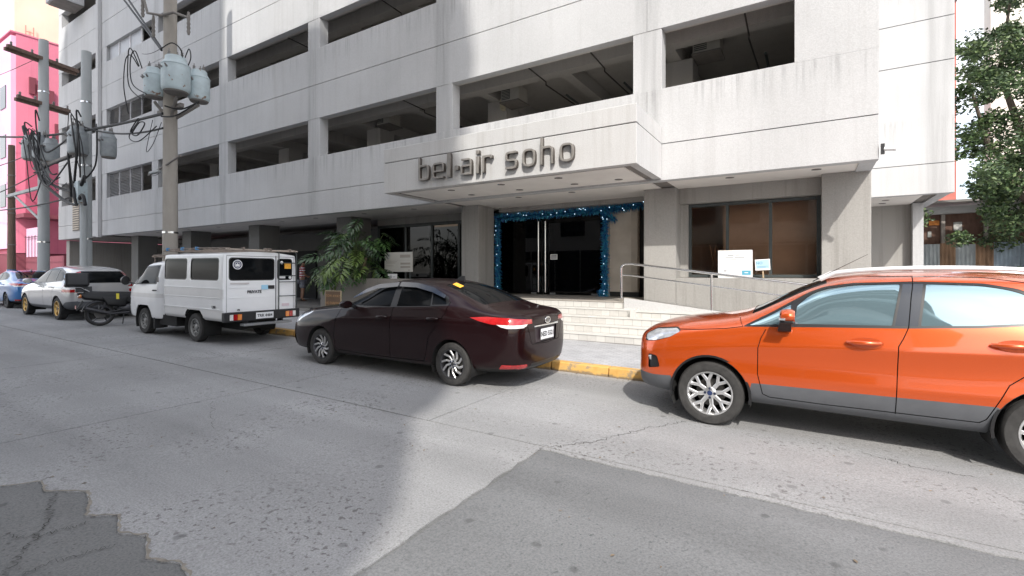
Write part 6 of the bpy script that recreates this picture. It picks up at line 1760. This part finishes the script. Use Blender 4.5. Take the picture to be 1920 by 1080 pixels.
skin_body('shirt', [((0,0,.86), (.165,.125)), ((0,0,1.08), (.16,.12)), ((0,.01,1.32), (.185,.125)), ((0,.02,1.42), (.09,.085)), ((-.20,.0,1.385), .072), ((-.245,.02,1.20), .066), ((.20,.0,1.385), .072), ((.245,.015,1.20), .066)],
          [(0,1),(1,2),(2,3),(2,4),(4,5),(2,6),(6,7)], stripes('striped shirt', (.42, .03, .05), (.72, .70, .74), 3.1), per)
skin_body('shorts', [((0,0,.90), (.165,.125)), ((-.10,0,.80), .105), ((-.115,.01,.52), .098), ((.10,0,.80), .105), ((.115,.02,.52), .098)], [(0,1),(1,2),(0,3),(3,4)], stripes('checked shorts', (.10, .11, .15), (.45, .46, .48), 6.0, 'Z', (.12, .13, .18)), per)
skin_body('hair', [((0,.02,1.60), (.06,.06)), ((0,.035,1.66), (.082,.09)), ((0,.04,1.70), (.06,.07))], [(0,1),(1,2)], mat('dark hair', (.05, .03, .02), .6), per, root=1)
for sg in (-1, 1):
    q = MB(); q.box(sg*.125-.05, sg*.125+.05, -.07, .17, 0, .022); q.build('slipper', mat('slipper', (.12, .08, .05), .7), per, bevel=.008)
for sg in (-1, 1):                         # fingers closing in front of the body
    for f_ in range(5):
        a = Vector((sg*(.12+.0*f_), .255, 1.03-.014*f_)); q = MB()
        q.tube([a, a + Vector((-sg*.03, .03-.006*f_, .0)), a + Vector((-sg*.055, .02, -.008))], [.0085, .008, .0065], 6); q.build('finger', M_skin, per)

# ------------------------------------------------------------------ utility poles, transformers, wires
M_poleconc = mat('pole concrete', (.36, .33, .29), .85, var=.18, vscale=2.5, vstretch=(1, 1, .3), bump=.2, bscale=40)
M_polegrey = mat('pole grey paint', (.40, .42, .42), .7, var=.12, vscale=2, vstretch=(1, 1, .3))
M_wood = mat('old pole wood', (.16, .11, .085), .9, var=.3, vscale=3, vstretch=(3, 3, .2))
M_can = mat('transformer paint', (.46, .54, .56), .5, var=.14, vscale=4, rvar=.08, speck=(6.0, .66, (.25, .17, .12), .06))
M_wire = mat('black cable', (.012, .012, .013), .6)
M_ins = mat('insulator', (.22, .21, .20), .35, var=.2)
def pole(label, x, y, z1, r0, r1, m, square=False):
    t = thing('utility_pole', label, 'utility pole', (x, y, gz(x)+.13), group=None)
    q = MB(); q.tube([(0, 0, -.05), (0, 0, z1*.5), (0, 0, z1)], [r0, (r0+r1)/2, r1], 18); q.build('shaft', m, t, smooth=True)
    for z in (1.3, 2.6, z1*.55, z1*.8):
        q = MB(); rr = r0+(r1-r0)*z/z1; q.lathe([(rr+.004, z-.03), (rr+.01, z-.03), (rr+.01, z+.03), (rr+.004, z+.03)], 18); q.build('band', M_steel if m != M_wood else M_drip, t)
    return t
M_can2 = mat('grey transformer paint', (.30, .325, .335), .5, var=.2, vscale=4, rvar=.08)
def transformer(label, x, y, z, r=.40, h=1.05, group='pole transformers', M_can=M_can):
    t = thing('transformer', label, 'transformer', (x, y, z), group=group)
    q = MB(); q.lathe([(r*.88, 0), (r*.93, .02), (r, .10), (r, h*.76), (r*.96, h*.80), (r*.74, h*.93), (r*.74, h), (r*.70, h*1.03), (.001, h*1.05)], 28); q.build('tank', M_can, t, smooth=True)
    q = MB(); q.lathe([(r*1.0, h*.745), (r*1.025, h*.75), (r*1.025, h*.775), (r*1.0, h*.78)], 28); q.build('rim', M_can, t, smooth=True)
    q = MB(); q.lathe([(r*.80, -.04), (r*.87, -.001)], 24); q.build('base_ring', M_drip, t)
    for a in (40, 140, 250):
        c = (math.cos(R(a))*r*.45, math.sin(R(a))*r*.45)
        q = MB(); q.lathe([(.045, h*1.0), (.05, h*1.06), (.03, h*1.07), (.045, h*1.12), (.028, h*1.13), (.04, h*1.18), (.015, h*1.20), (.012, h*1.27)], 12, c=(c[0], c[1], 0)); q.build('bushing', M_ins, t, smooth=True)
    for a in (-60, -90, -120):
        d = Vector((math.cos(R(a)), math.sin(R(a)), 0)); q = MB(); q.cyl(d*r*.97 + Vector((0, 0, h*.62)), d*r*1.22 + Vector((0, 0, h*.68)), .03, .022, n=8); q.build('terminal', M_ins, t)
    return t
def cable(pts, r=.018, name='cable', label=None, cat='cable', sag=0.0, n=14, group=None):
    P = []
    if len(pts) == 2:
        a, b = Vector(pts[0]), Vector(pts[1])
        P = [a.lerp(b, i/n) - Vector((0, 0, sag*4*(i/n)*(1-i/n))) for i in range(n+1)]
    else:                                   # smooth through points
        V = [Vector(p) for p in pts]
        for i in range(len(V)-1):
            p0, p1, p2, p3 = V[max(0, i-1)], V[i], V[i+1], V[min(len(V)-1, i+2)]
            for k in range(6):
                t = k/6; P.append(.5*((2*p1) + (p2-p0)*t + (2*p0-5*p1+4*p2-p3)*t*t + (3*p1-p0-3*p2+p3)*t**3))
        P.append(V[-1])
    q = MB(); q.tube(P, r, 6)
    o = q.build(name, M_wire, smooth=True)
    if label: tag(o, label, cat, group)
    return o
PX, PY = -17.16, 7.32
pa = pole('tall brown concrete pole behind the white van carrying three pale blue transformers', PX, PY, 14.2, .215, .16, M_poleconc)
PZ = gz(PX)+.13
def onp(dx, dy, z): return (PX+dx, PY+dy, z)
cans = [('pale blue transformer, front and largest of the three on the tall brown pole', .71, -.15, 7.1, .38, 1.02), ('pale blue transformer, left one of three on the tall brown pole', -.25, -.33, 7.08, .28, .85), ('pale blue transformer, right one of three on the tall brown pole', .62, .55, 7.05, .30, .92)]
for lab, dx, dy, z, r_, h_ in cans:
    transformer(lab, PX+dx, PY+dy, z, r_, h_)
q = MB(); q.box(-.75, .75, -.06, .06, 6.62, 6.74); 
br = q.build('transformer_platform', M_drip, pa); br.location = (0, 0, -PZ+.06)
for dx, dy in ((.71, -.15), (-.25, -.33), (.62, .55)):
    q = MB(); q.tube([(0, 0, 6.35), (dx*.7, dy*.7, 6.75), (dx, dy, 6.93)], .045, 8); o = q.build('bracket', M_drip, pa); o.location = (0, 0, -PZ)
# cut-outs and arresters on a bent arm higher up
q = MB(); q.tube([(-.75, -.45, 10.35), (-.55, -.4, 9.75), (0, -.22, 9.60), (.45, -.1, 9.62), (.95, .05, 9.40), (1.0, .06, 9.4)], .04, 8); o = q.build('bent_arm', M_drip, pa, smooth=True); o.location = (0, 0, -PZ)
for dx, dy, z in ((-.75, -.45, 10.35), (1.02, .06, 9.55), (-.9, -.1, 9.9)):
    q = MB(); q.lathe([(.03, z-.7), (.055, z-.6), (.035, z-.55), (.055, z-.48), (.035, z-.42), (.055, z-.36), (.035, z-.3), (.05, z-.2), (.03, z)], 10, c=(dx, dy, 0)); o = q.build('fuse_cutout', M_drip, pa, smooth=True); o.location = (0, 0, -PZ)
# hanging loops between the tanks
loops = [([onp(-.6, -.62, 8.0), onp(-.8, -.75, 8.35), onp(-1.05, -.8, 8.2), onp(-1.15, -.8, 7.4), onp(-1.1, -.7, 6.6)], .016),
         ([onp(-.55, -.62, 8.0), onp(-.65, -.8, 8.5), onp(-.85, -.8, 8.3), onp(-.9, -.75, 7.4), onp(-.35, -.55, 6.9)], .016),
         ([onp(-.4, -.6, 7.9), onp(-.35, -.8, 8.35), onp(-.55, -.85, 8.1), onp(-.55, -.8, 7.4), onp(-.1, -.6, 7.05)], .016),
         ([onp(.55, -.5, 8.3), onp(.85, -.3, 8.5), onp(.98, -.1, 8.2), onp(.80, -.2, 7.4), onp(.45, -.35, 7.1)], .018),
         ([onp(.6, .1, 8.1), onp(.95, .1, 8.45), onp(1.05, .1, 8.1), onp(.9, -.05, 7.6)], .016),
         ([onp(.35, -.3, 6.7), onp(.7, .0, 6.62), onp(1.05, .35, 6.9)], .022), ([onp(0, -.25, 6.45), onp(.6, -.1, 6.42), onp(1.1, .3, 6.85)], .022),
         ([onp(-1.2, -.4, 6.55), onp(-1.5, -.5, 6.15), onp(-1.0, -.5, 5.95), onp(-.75, -.4, 6.3), onp(-1.15, -.4, 6.4), onp(-1.45, -.5, 6.05)], .020),
         ([onp(-1.1, -.4, 6.5), onp(-1.6, -.5, 6.0), onp(-.9, -.5, 5.75), onp(-.3, -.25, 6.2)], .016), ([onp(-.45, -.3, 6.4), onp(-.5, -.45, 5.4), onp(-.15, -.4, 5.6), onp(-.1, -.2, 6.3)], .010)]
for i, (pts, r_) in enumerate(loops):
    o = cable(pts, r_, 'cable_loop'); o.parent = pa; o.location = -pa.location
# pole shared by two grey posts further left, with their own transformers
QX, QY = -24.05, 7.35
pb_ = pole('grey painted pole with transformers beside the left end of the office block', QX, QY, 9.9, .19, .16, M_polegrey)
SX, SY2 = -29.1, 7.40
pc_ = pole('grey pole with wooden crossarms in front of the pink building', SX, SY2, 11.6, .215, .17, M_polegrey)
WX, WY = -34.2, 7.5
pd_ = pole('thin dark wooden pole with a blue painted foot at the far left', WX, WY, 7.6, .17, .13, M_wood)
q = MB(); q.lathe([(.180, .30), (.178, 1.35)], 18); q.build('blue_paint_band', mat('blue paint', (.05, .33, .55), .6, var=.1), pd_, smooth=True)
transformer('grey transformer on the front of the pole beside the office block', QX+.35, QY-.35, 6.1, .32, 1.0, M_can=M_can2)
transformer('grey transformer on the back of the pole beside the office block', QX+.75, QY+.45, 6.1, .26, .95, M_can=M_can2)
transformer('grey transformer at the left of the crossarm pole', SX-.25, SY2-.35, 6.6, .31, 1.0, M_can=M_can2)
transformer('grey transformer between the two grey poles', SX+.75, SY2-.25, 6.5, .31, 1.0, M_can=M_can2)
transformer('grey transformer at the right of the crossarm pole', SX+1.35, SY2-.1, 6.35, .28, .95, M_can=M_can2)
q = MB(); q.box(-.2, 5.2, -.10, .0, 6.15, 6.27); o = q.build('platform_beam', M_drip, pc_); o.location = (0, -.2, -gz(SX)-.13)
for dz, off in ((11.1, .25), (11.0, -.25), (9.1, .2), (9.0, -.2)):
    q = MB(); L_ = 1.35 if dz > 10 else 1.0
    q.box(-.06+off*.3, .06+off*.3, -L_, L_, dz-.07, dz+.07); o = q.build('crossarm', M_wood, pc_); o.location = (0, 0, -gz(SX)-.13); o.rotation_euler = (0, 0, R(18))
    for yy in (-.9, -.35, .35, .9):
        q = MB(); q.lathe([(.03, dz+.07), (.05, dz+.12), (.03, dz+.15), (.05, dz+.19), (.02, dz+.24)], 8, c=(off*.3, yy*L_, 0)); o = q.build('insulator', M_ins, pc_); o.location = (0, 0, -gz(SX)-.13); o.rotation_euler = (0, 0, R(18))
# brace between the wooden pole and the grey pole
q = MB(); q.box(WX, SX, 7.30, 7.42, 5.35, 5.48); bz = q.build('tie_beam', M_polegrey); tag(bz, 'grey horizontal steel tie between the wooden pole and the crossarm pole', 'beam')
q = MB(); q.tube([(WX+1.2, 7.36, 5.33), (SX-.15, 7.36, 3.9)], .05, 8); tag(q.build('tie_brace', M_polegrey), 'diagonal grey brace under the steel tie at the far left', 'beam')
# thick bundles sweeping from tank to tank
for i, (pts, r_) in enumerate([
    ([(SX-.5, 7.0, 7.9), (SX-.7, 6.9, 8.1), (SX-.2, 6.9, 7.4), (SX+.9, 6.95, 6.0), (SX+1.2, 7.0, 5.7)], .05),
    ([(SX+.2, 7.0, 7.8), (SX+.3, 6.9, 7.2), (SX+1.0, 6.9, 6.2), (SX+1.4, 7.0, 5.6), (QX-1.2, 7.0, 4.9), (QX+.3, 7.0, 4.75), (QX+1.0, 7.0, 5.2)], .06),
    ([(SX+1.0, 7.0, 7.6), (SX+1.3, 6.9, 6.6), (SX+1.5, 6.9, 5.6), (QX-1.4, 6.95, 4.6), (QX+.2, 6.95, 4.2), (QX+.9, 6.95, 4.5), (QX+1.2, 6.95, 4.1)], .06),
    ([(QX+.2, 6.9, 7.2), (QX+.05, 6.8, 6.2), (QX+.2, 6.8, 5.4), (QX+.0, 6.9, 4.5)], .045), ([(QX+.8, 6.85, 7.1), (QX+1.0, 6.8, 6.4), (QX+.8, 6.8, 5.6), (QX+.3, 6.9, 5.0)], .045),
    ([(QX+1.1, 7.3, 7.2), (QX+1.5, 7.2, 6.8), (QX+1.35, 7.2, 5.6), (QX+.7, 7.0, 5.0)], .03), ([(QX+.4, 7.0, 7.0), (SX+2.2, 7.0, 6.6), (SX+1.4, 7.0, 7.0)], .035), ([(SX+.6, 6.95, 5.9), (SX+2.4, 6.95, 6.0), (QX-.2, 6.95, 6.1)], .04)]):
    o = cable(pts, r_, 'cable_bundle'); o.parent = pc_; o.location = -pc_.location
rdc = random.Random(3)
for i in range(8):                          # the tangle of thinner drops around the two grey poles
    x0 = SX + rdc.uniform(-.6, 1.8); z0 = rdc.uniform(6.6, 8.0); x1 = x0 + rdc.uniform(.3, 2.2); x2 = x1 + rdc.uniform(.2, 2.0)
    o = cable([(x0, 6.9, z0), (x0+rdc.uniform(-.4, .2), 6.75, z0+rdc.uniform(.1, .4)), (x0+.2, 6.8, z0-.8), (x1, 6.8, rdc.uniform(4.6, 5.8)), (x2, 6.9, rdc.uniform(4.4, 6.4))], rdc.choice((.014, .02, .028)), 'cable_drop'); o.parent = pc_; o.location = -pc_.location
for i in range(5):
    x0 = QX + rdc.uniform(-.3, 1.2); z0 = rdc.uniform(6.9, 7.4)
    o = cable([(x0, 6.85, z0), (x0+rdc.uniform(-.5, .5), 6.75, z0+.2), (x0+rdc.uniform(-.5, .6), 6.8, 6.2), (x0+rdc.uniform(-.6, .4), 6.85, rdc.uniform(4.6, 5.4))], rdc.choice((.014, .02, .028)), 'cable_drop'); o.parent = pb_; o.location = -pb_.location
def on(u, v, Y):
    a = (u-960)/907.0; b = (511-v)/907.0
    rx, ry = -.52487+.85118*a, .85118+.52487*a
    t = Y/ry; return (rx*t, Y, EYE+b*t)
runs = [((PX, PY-.2, 6.55), (-44, 7.3, 10.2), .55, .045, 'thick black cable running left from the tall brown pole across the pink building'),
        ((PX, PY-.2, 6.1), (QX, QY-.2, 7.3), .25, .03, 'black cable from the tall brown pole to the grey transformer pole'),
        ((QX, QY-.2, 4.6), (-48, 7.2, 6.0), .5, .03, 'low thin black cable leading left past the wooden pole'),
        ((SX, SY2-.2, 6.0), (-50, 7.3, 6.2), .5, .025, 'thin cable between the wooden pole and the pink building'),
        ((SX, SY2-.2, 7.0), (-50, 7.2, 8.4), .5, .02, 'upper thin cable leading left from the crossarm pole'),
        ((PX, PY, 5.2), (-25.4, 10.05, 6.0), .2, .014, 'thin service cable from the tall brown pole to the louvred bay'),
        ((PX, PY, 8.9), (-26, 9.95, 11.6), .15, .012, 'thin wire from the top of the tall brown pole to the facade'),
        ((SX, SY2, 11.3), (-55, 7, 14.5), .5, .014, 'high thin wire running left from the wooden crossarms')]
for a, b, sg, r_, lab in runs: cable((a, b), r_, 'overhead_cable', lab, 'cable', sag=sg)
for k, dz in enumerate((0, .16)):
    e = on(218+k*10, -20, 8.6)
    cable((onp(-.1, -.2, 8.55+dz*.3), e), .035, 'service_conduit', ('upper', 'lower')[k] + ' of two parallel service lines rising up left from the brown pole', 'cable', sag=.0)
# meter box and lamp arm on the grey pole
mb_ = thing('meter_box', 'pale blue meter box fixed on the grey pole under the transformers', 'electrical box', (QX+.45, QY-.28, 4.2))
q = MB(); q.box(-.18, .22, -.18, .12, 0, .85); q.build('box', M_can, mb_, bevel=.015)
q = MB(); q.tube([(-.1, -.2, .6), (.1, -.24, .2), (.2, -.2, -.1)], .05, 8); q.build('hose', M_wire, mb_, smooth=True)
dp = MB(); dp.cyl((QX+.55, QY-.25, gz(QX)+.1), (QX+.55, QY-.25, 4.2), .11, n=14); tag(dp.build('conduit_pipe', M_polegrey, smooth=True), 'pale conduit pipe standing beside the grey transformer pole', 'pipe')
sl = thing('street_lamp_arm', 'thin horizontal lamp arm on the tall brown pole above the van', 'lamp', (PX, PY, 4.75))
q = MB(); q.tube([(-1.1, -.15, .0), (0, -.15, .18), (1.0, -.15, .38)], .03, 8); q.build('arm', M_drip, sl)
q = MB(); q.box(-.95, -.30, -.22, -.08, .02, .09); q.build('lamp_head', M_polegrey, sl, bevel=.015)
# ------------------------------------------------------------------ neighbours on the left
M_pink = concrete('pink plaster', (.70, .22, .31), (.50, .13, .20), .45)
M_pinkl = concrete('light pink plaster', (.78, .46, .62), (.62, .34, .46), .3)
M_maroonw = concrete('maroon wall', (.20, .05, .07), (.12, .03, .04), .3)
pk = thing('pink_building', 'pink painted building with maroon base beyond the left end of the office block', 'building', (-50, 14, .3))
q = MB(); q.box(-58, -44.6, 10.0, 26, 2.9, 17.4); q.build('wall', M_pink, pk, world=True)
q = MB(); q.box(-58, -44.62, 9.75, 9.995, 3.2, 17.2); q.build('street_facade', M_pinkl, pk, world=True)
q = MB(); q.box(-58.05, -44.55, 9.7, 26.05, 17.405, 17.5); q.build('roof_slab', M_pink, pk, world=True)
q = MB(); q.box(-58, -44.64, 9.8, 26, .1, 2.88); q.build('base', M_maroonw, pk, world=True)
q = MB(); q.box(-44.58, -42.6, 9.9, 12.4, 5.15, 5.4); q.build('balcony_slab', M_maroonw, pk, world=True)
q = MB(); q.box(-44.55, -42.7, 10.0, 11.0, 5.42, 10.6); q.build('bay', mat('deep pink', (.45, .09, .15), .8, var=.1), pk, world=True)
for y, z in ((10.9, 13.2), (11.5, 13.0), (11.9, 10.8), (10.6, 13.6)):
    w_ = MB(); w_.box(-44.6, -44.45, y, y+.35, z, z+1.1); wn_ = w_.build('window_hood', M_maroonw, pk, world=True)
for x in (-46.2, -48.5, -51):
    for z in (6.0, 9.3, 12.6):
        w_ = MB(); w_.box(x-.6, x+.6, 9.70, 9.745, z, z+1.5); w_.build('window', M_towerglass, pk, world=True)
# light pink wall with railings under the balcony
lw = thing('pink_garden_wall', 'low maroon garden wall with a light pink upper part beside the pink building', 'wall', (-41, 10.4, .3))
q = MB(); q.box(-44.3, -37.4, 10.4, 10.6, .1, 2.6); q.build('maroon_part', M_maroonw, lw, world=True)
q = MB(); q.box(-44.3, -40.6, 10.42, 10.58, 2.62, 4.5); q.build('pink_part', M_pinkl, lw, world=True)
for i in range(6):
    q = MB(); q.cyl((-43.9+i*.6, 10.3, 2.6), (-43.9+i*.6, 10.3, 4.0), .02, n=6); q.build('railing_bar', M_black, lw, world=True)
q = MB(); q.cyl((-44.1, 10.3, 3.9), (-40.7, 10.3, 3.9), .02, n=6); q.build('railing_top', M_black, lw, world=True)
yw = MB(); yw.box(-60, -46, 8.0, 8.25, .1, 2.3); tag(yw.build('yellow_wall', mat('yellow wall', (.70, .45, .10), .8, var=.15)), 'strip of yellow wall at the far left edge behind the blue car', 'wall')
ob = thing('peach_building', 'tall peach coloured building rising behind the pink one', 'building', (-59, 20, .3))
q = MB(); q.box(-60, -58, 12.9, 34, .1, 46); q.build('wall', concrete('peach plaster', (.84, .60, .46), (.72, .48, .36), .25), ob, world=True)
q = MB(); q.box(-57.99, -57.6, 14.2, 15.1, 19.0, 21.5); q.build('pilaster', mat('peach light', (.80, .60, .48), .8), ob, world=True)
for y in (13.55, 14.05):
    q = MB(); q.cyl((-57.8, y, 18), (-57.8, y, 23), .04, n=6); q.build('ladder_rail', mat('ladder red', (.45, .2, .16), .7), ob, world=True)
for i in range(7):
    q = MB(); q.cyl((-57.8, 13.55, 18.3+i*.7), (-57.8, 14.05, 18.3+i*.7), .03, n=6); q.build('ladder_rung', mat('ladder red', (.45, .2, .16), .7), ob, world=True)
ps = MB(); ps.box(-34.7, -33.3, 8.9, FY-.01, 15.95, 16.5); bpart('projecting_slab', ps, M_facade)
ps = MB(); ps.box(-34.65, -33.35, 9.0, FY-.02, 15.90, 15.945); bpart('slab_soffit', ps, M_drip)

def leaves(n, gen, size, rnd):
    m = MB()
    for i in range(n):
        p = gen()
        if p is None: continue
        d = Vector((rnd.gauss(0, 1), rnd.gauss(0, 1), rnd.gauss(-.25, .6))).normalized(); s_ = d.cross(Vector((rnd.gauss(0, 1), rnd.gauss(0, 1), rnd.gauss(0, 1)))).normalized()
        L_ = size*rnd.uniform(.7, 1.4); w_ = L_*rnd.uniform(.22, .34)
        nrm = d.cross(s_)*L_*.10
        a, b, c, e = p - d*L_*.5, p + s_*w_ + nrm, p + d*L_*.5, p - s_*w_ + nrm
        m.add([a, b, c, e], [(0, 1, 2), (0, 2, 3)])
    return m
def blobs(rnd, cs):
    def gen():
        c, r_ = cs[rnd.randrange(len(cs))]
        v = Vector((rnd.gauss(0, 1), rnd.gauss(0, 1), rnd.gauss(0, 1))).normalized()*r_*rnd.random()**.45
        return Vector(c) + Vector((v.x, v.y, v.z*.75))
    return gen
rt = thing('terrace_plants', 'green plants growing on the roof terrace behind the pink building', 'plant', (-57.2, 15, 17.6))
rd_ = random.Random(5)
q = leaves(900, blobs(rd_, [((-57, 13.6+i*.45, 18.3+rd_.uniform(-.3, .5)), .6) for i in range(6)]), .34, rd_); q.build('foliage', mat('terrace leaf', (.10, .18, .04), .6, var=.3, vscale=2), rt, world=True, fix=False)
q = MB(); q.box(-57.5, -56.5, 13.2, 16.4, 17.62, 17.9); q.build('trough', M_maroonw, rt, world=True)

# ------------------------------------------------------------------ right-hand side: tree, shed, corrugated fence, back buildings
tree = thing('tree', 'leafy dark green tree overhanging the rusty shed at the right edge', 'tree', (6.3, 21.5, .1))
rd_ = random.Random(21)
M_bark = mat('bark', (.13, .10, .08), .9, var=.3, vscale=6, vstretch=(2, 2, .4))
q = MB(); q.tube([(6.3, 21.5, 0), (6.2, 21.5, 2.2), (6.0, 21.3, 4.2), (5.6, 21.2, 6.0)], [.28, .22, .17, .12], 12); q.build('trunk', M_bark, tree, world=True, smooth=True)
ctr = []
limbs = [((6.0, 21.3, 3.8), (4.6, 20.2, 5.6), (4.1, 19.8, 7.4)), ((5.8, 21.2, 5.0), (6.9, 20.4, 7.0), (7.4, 20, 9.0)), ((5.6, 21.2, 6.0), (5.2, 21.5, 8.0), (5.3, 21.0, 10.0)), ((6.1, 21.4, 3.2), (5.0, 19.6, 4.2), (4.6, 18.9, 4.4)), ((6.1, 21.4, 3.6), (7.4, 20.0, 4.6), (8.2, 19.4, 5.6)), ((6.1, 21.4, 3.0), (6.4, 19.6, 3.6), (6.5, 18.9, 3.5))]
for a, b, c in limbs:
    q = MB(); q.tube([a, b, c], [.11, .07, .03], 8); q.build('limb', M_bark, tree, world=True, smooth=True)
    for k in range(26):
        t = rd_.uniform(.25, 1.15); a_, b_, c_ = Vector(a), Vector(b), Vector(c)
        p = a_*(1-t)**2 + b_*2*t*(1-t) + c_*t*t
        ctr.append((p + Vector((rd_.gauss(0, .85), rd_.gauss(0, .7), rd_.gauss(0, .8))), rd_.uniform(.28, .62)))
for nm, cc, fr in (('tree leaf dark', (.030, .060, .022), .40), ('tree leaf mid', (.06, .105, .035), .38), ('tree leaf light', (.12, .17, .065), .22)):
    q = leaves(int(42000*fr), blobs(rd_, ctr), .115, rd_); q.build('crown', mat(nm, cc, .5, var=.3, vscale=3), tree, world=True, fix=False)
M_shed = mat('rusty brown boards', (.13, .075, .055), .9, var=.35, vscale=2.5, vstretch=(3, 3, .6))
sh = thing('shed', 'brown weathered shed wall with a pale roof beam behind the corrugated fence', 'shed', (6, 22.4, .0))
q = MB(); q.box(2.75, 10, 22.4, 22.6, 0, 3.7); q.build('wall', M_shed, sh, world=True)
q = MB(); q.hexa([(2.8, 22.1, 3.62), (10, 22.1, 3.72), (10, 22.39, 3.72), (2.8, 22.39, 3.62), (2.8, 22.1, 3.86), (10, 22.1, 3.96), (10, 22.39, 3.96), (2.8, 22.39, 3.86)]); q.build('beam', mat('pale beam', (.40, .40, .39), .8, var=.15), sh, world=True)
q = MB(); q.box(2.6, 10.2, 21.7, 24.5, 3.98, 4.06); q.build('roof_sheet', mat('roof sheet', (.24, .23, .22), .7, var=.2), sh, world=True)
for x in (3.95, 5.05, 6.9):
    q = MB(); q.box(x-.05, x+.05, 22.25, 22.39, 0, 3.66); q.build('post', mat('grey post', (.30, .27, .24), .9, var=.2), sh, world=True)
for x, z, w_, h_, c_ in ((3.72, 3.35, .28, .16, (.60, .22, .05)), (4.35, 3.2, .22, .3, (.42, .42, .40)), (3.6, 2.95, .1, .2, (.3, .3, .28))):
    q = MB(); q.box(x-w_/2, x+w_/2, 22.36, 22.395, z-h_/2, z+h_/2); q.build('poster_scrap', mat('scrap%d' % int(x*100), c_, .8, var=.4, vscale=9), sh, world=True)
fe = thing('corrugated_fence', 'rusty corrugated iron sheet fence in front of the brown shed', 'fence', (4.4, 21.9, .0))
M_corr = [mat('galvanised sheet', (.34, .37, .38), .5, metal=.3, var=.3, vscale=2.5, vstretch=(2, 2, .5)), mat('rusted sheet', (.24, .15, .09), .8, var=.45, vscale=3, vstretch=(2, 2, .5)), mat('blue grey sheet', (.26, .32, .37), .55, metal=.2, var=.25, vscale=2)]
x = 3.05
for k, (w_, mi) in enumerate(((.75, 0), (.42, 1), (.50, 0), (.46, 1), (.62, 2), (.55, 2), (.5, 0))):
    q = MB(); n = int(w_/.0125)
    for i in range(n+1):
        xx = x + w_*i/n; yy = 21.9 + .018*math.sin(2*math.pi*xx/.105) + .006*k
        q.v += [(xx, yy, .0), (xx, yy, 2.58 + .03*math.sin(k*2.1)), (xx, yy+.003, 2.58 + .03*math.sin(k*2.1)), (xx, yy+.003, .0)]
    for i in range(n):
        for j in range(4): q.f.append((4*i+j, 4*i+(j+1) % 4, 4*i+4+(j+1) % 4, 4*i+4+j))
    q.build('sheet', M_corr[mi], fe, world=True, smooth=True)
    x += w_*.985
gt = thing('maroon_gate', 'dark maroon wall section right of the corrugated fence', 'wall', (7.5, 21.6, 0))
q = MB(); q.box(6.75, 10, 21.8, 22.0, 0, 3.3); q.build('panel', M_maroonw, gt, world=True)
q = MB(); q.box(6.68, 6.75, 21.75, 22.05, 0, 3.4); q.build('post', M_drip, gt, world=True)
wbld = thing('cream_building', 'tall cream building glowing in the sun behind the tree', 'building', (22, 50, 0))
q = MB(); q.box(10.2, 40, 44, 45.5, 0, 42); q.build('wall', concrete('cream plaster', (.78, .74, .66), (.6, .55, .5), .2), wbld, world=True)
for x_ in (13, 17, 21):
    for z_ in range(6, 40, 4):
        q = MB(); q.box(x_, x_+1.8, 43.93, 43.99, z_, z_+1.8); q.build('window', M_towerglass, wbld, world=True)
rb_ = thing('red_brick_building', 'narrow strip of reddish building between the office block and the tree', 'building', (6, 34, 0))
q = MB(); q.box(4.0, 6.36, 33, 44, 0, 15.5); q.build('wall', mat('red render', (.45, .14, .11), .85, var=.2, vscale=1), rb_, world=True)
q = MB(); q.box(3.9, 6.4, 32.9, 44.1, 15.52, 15.8); q.build('parapet', M_drip, rb_, world=True)
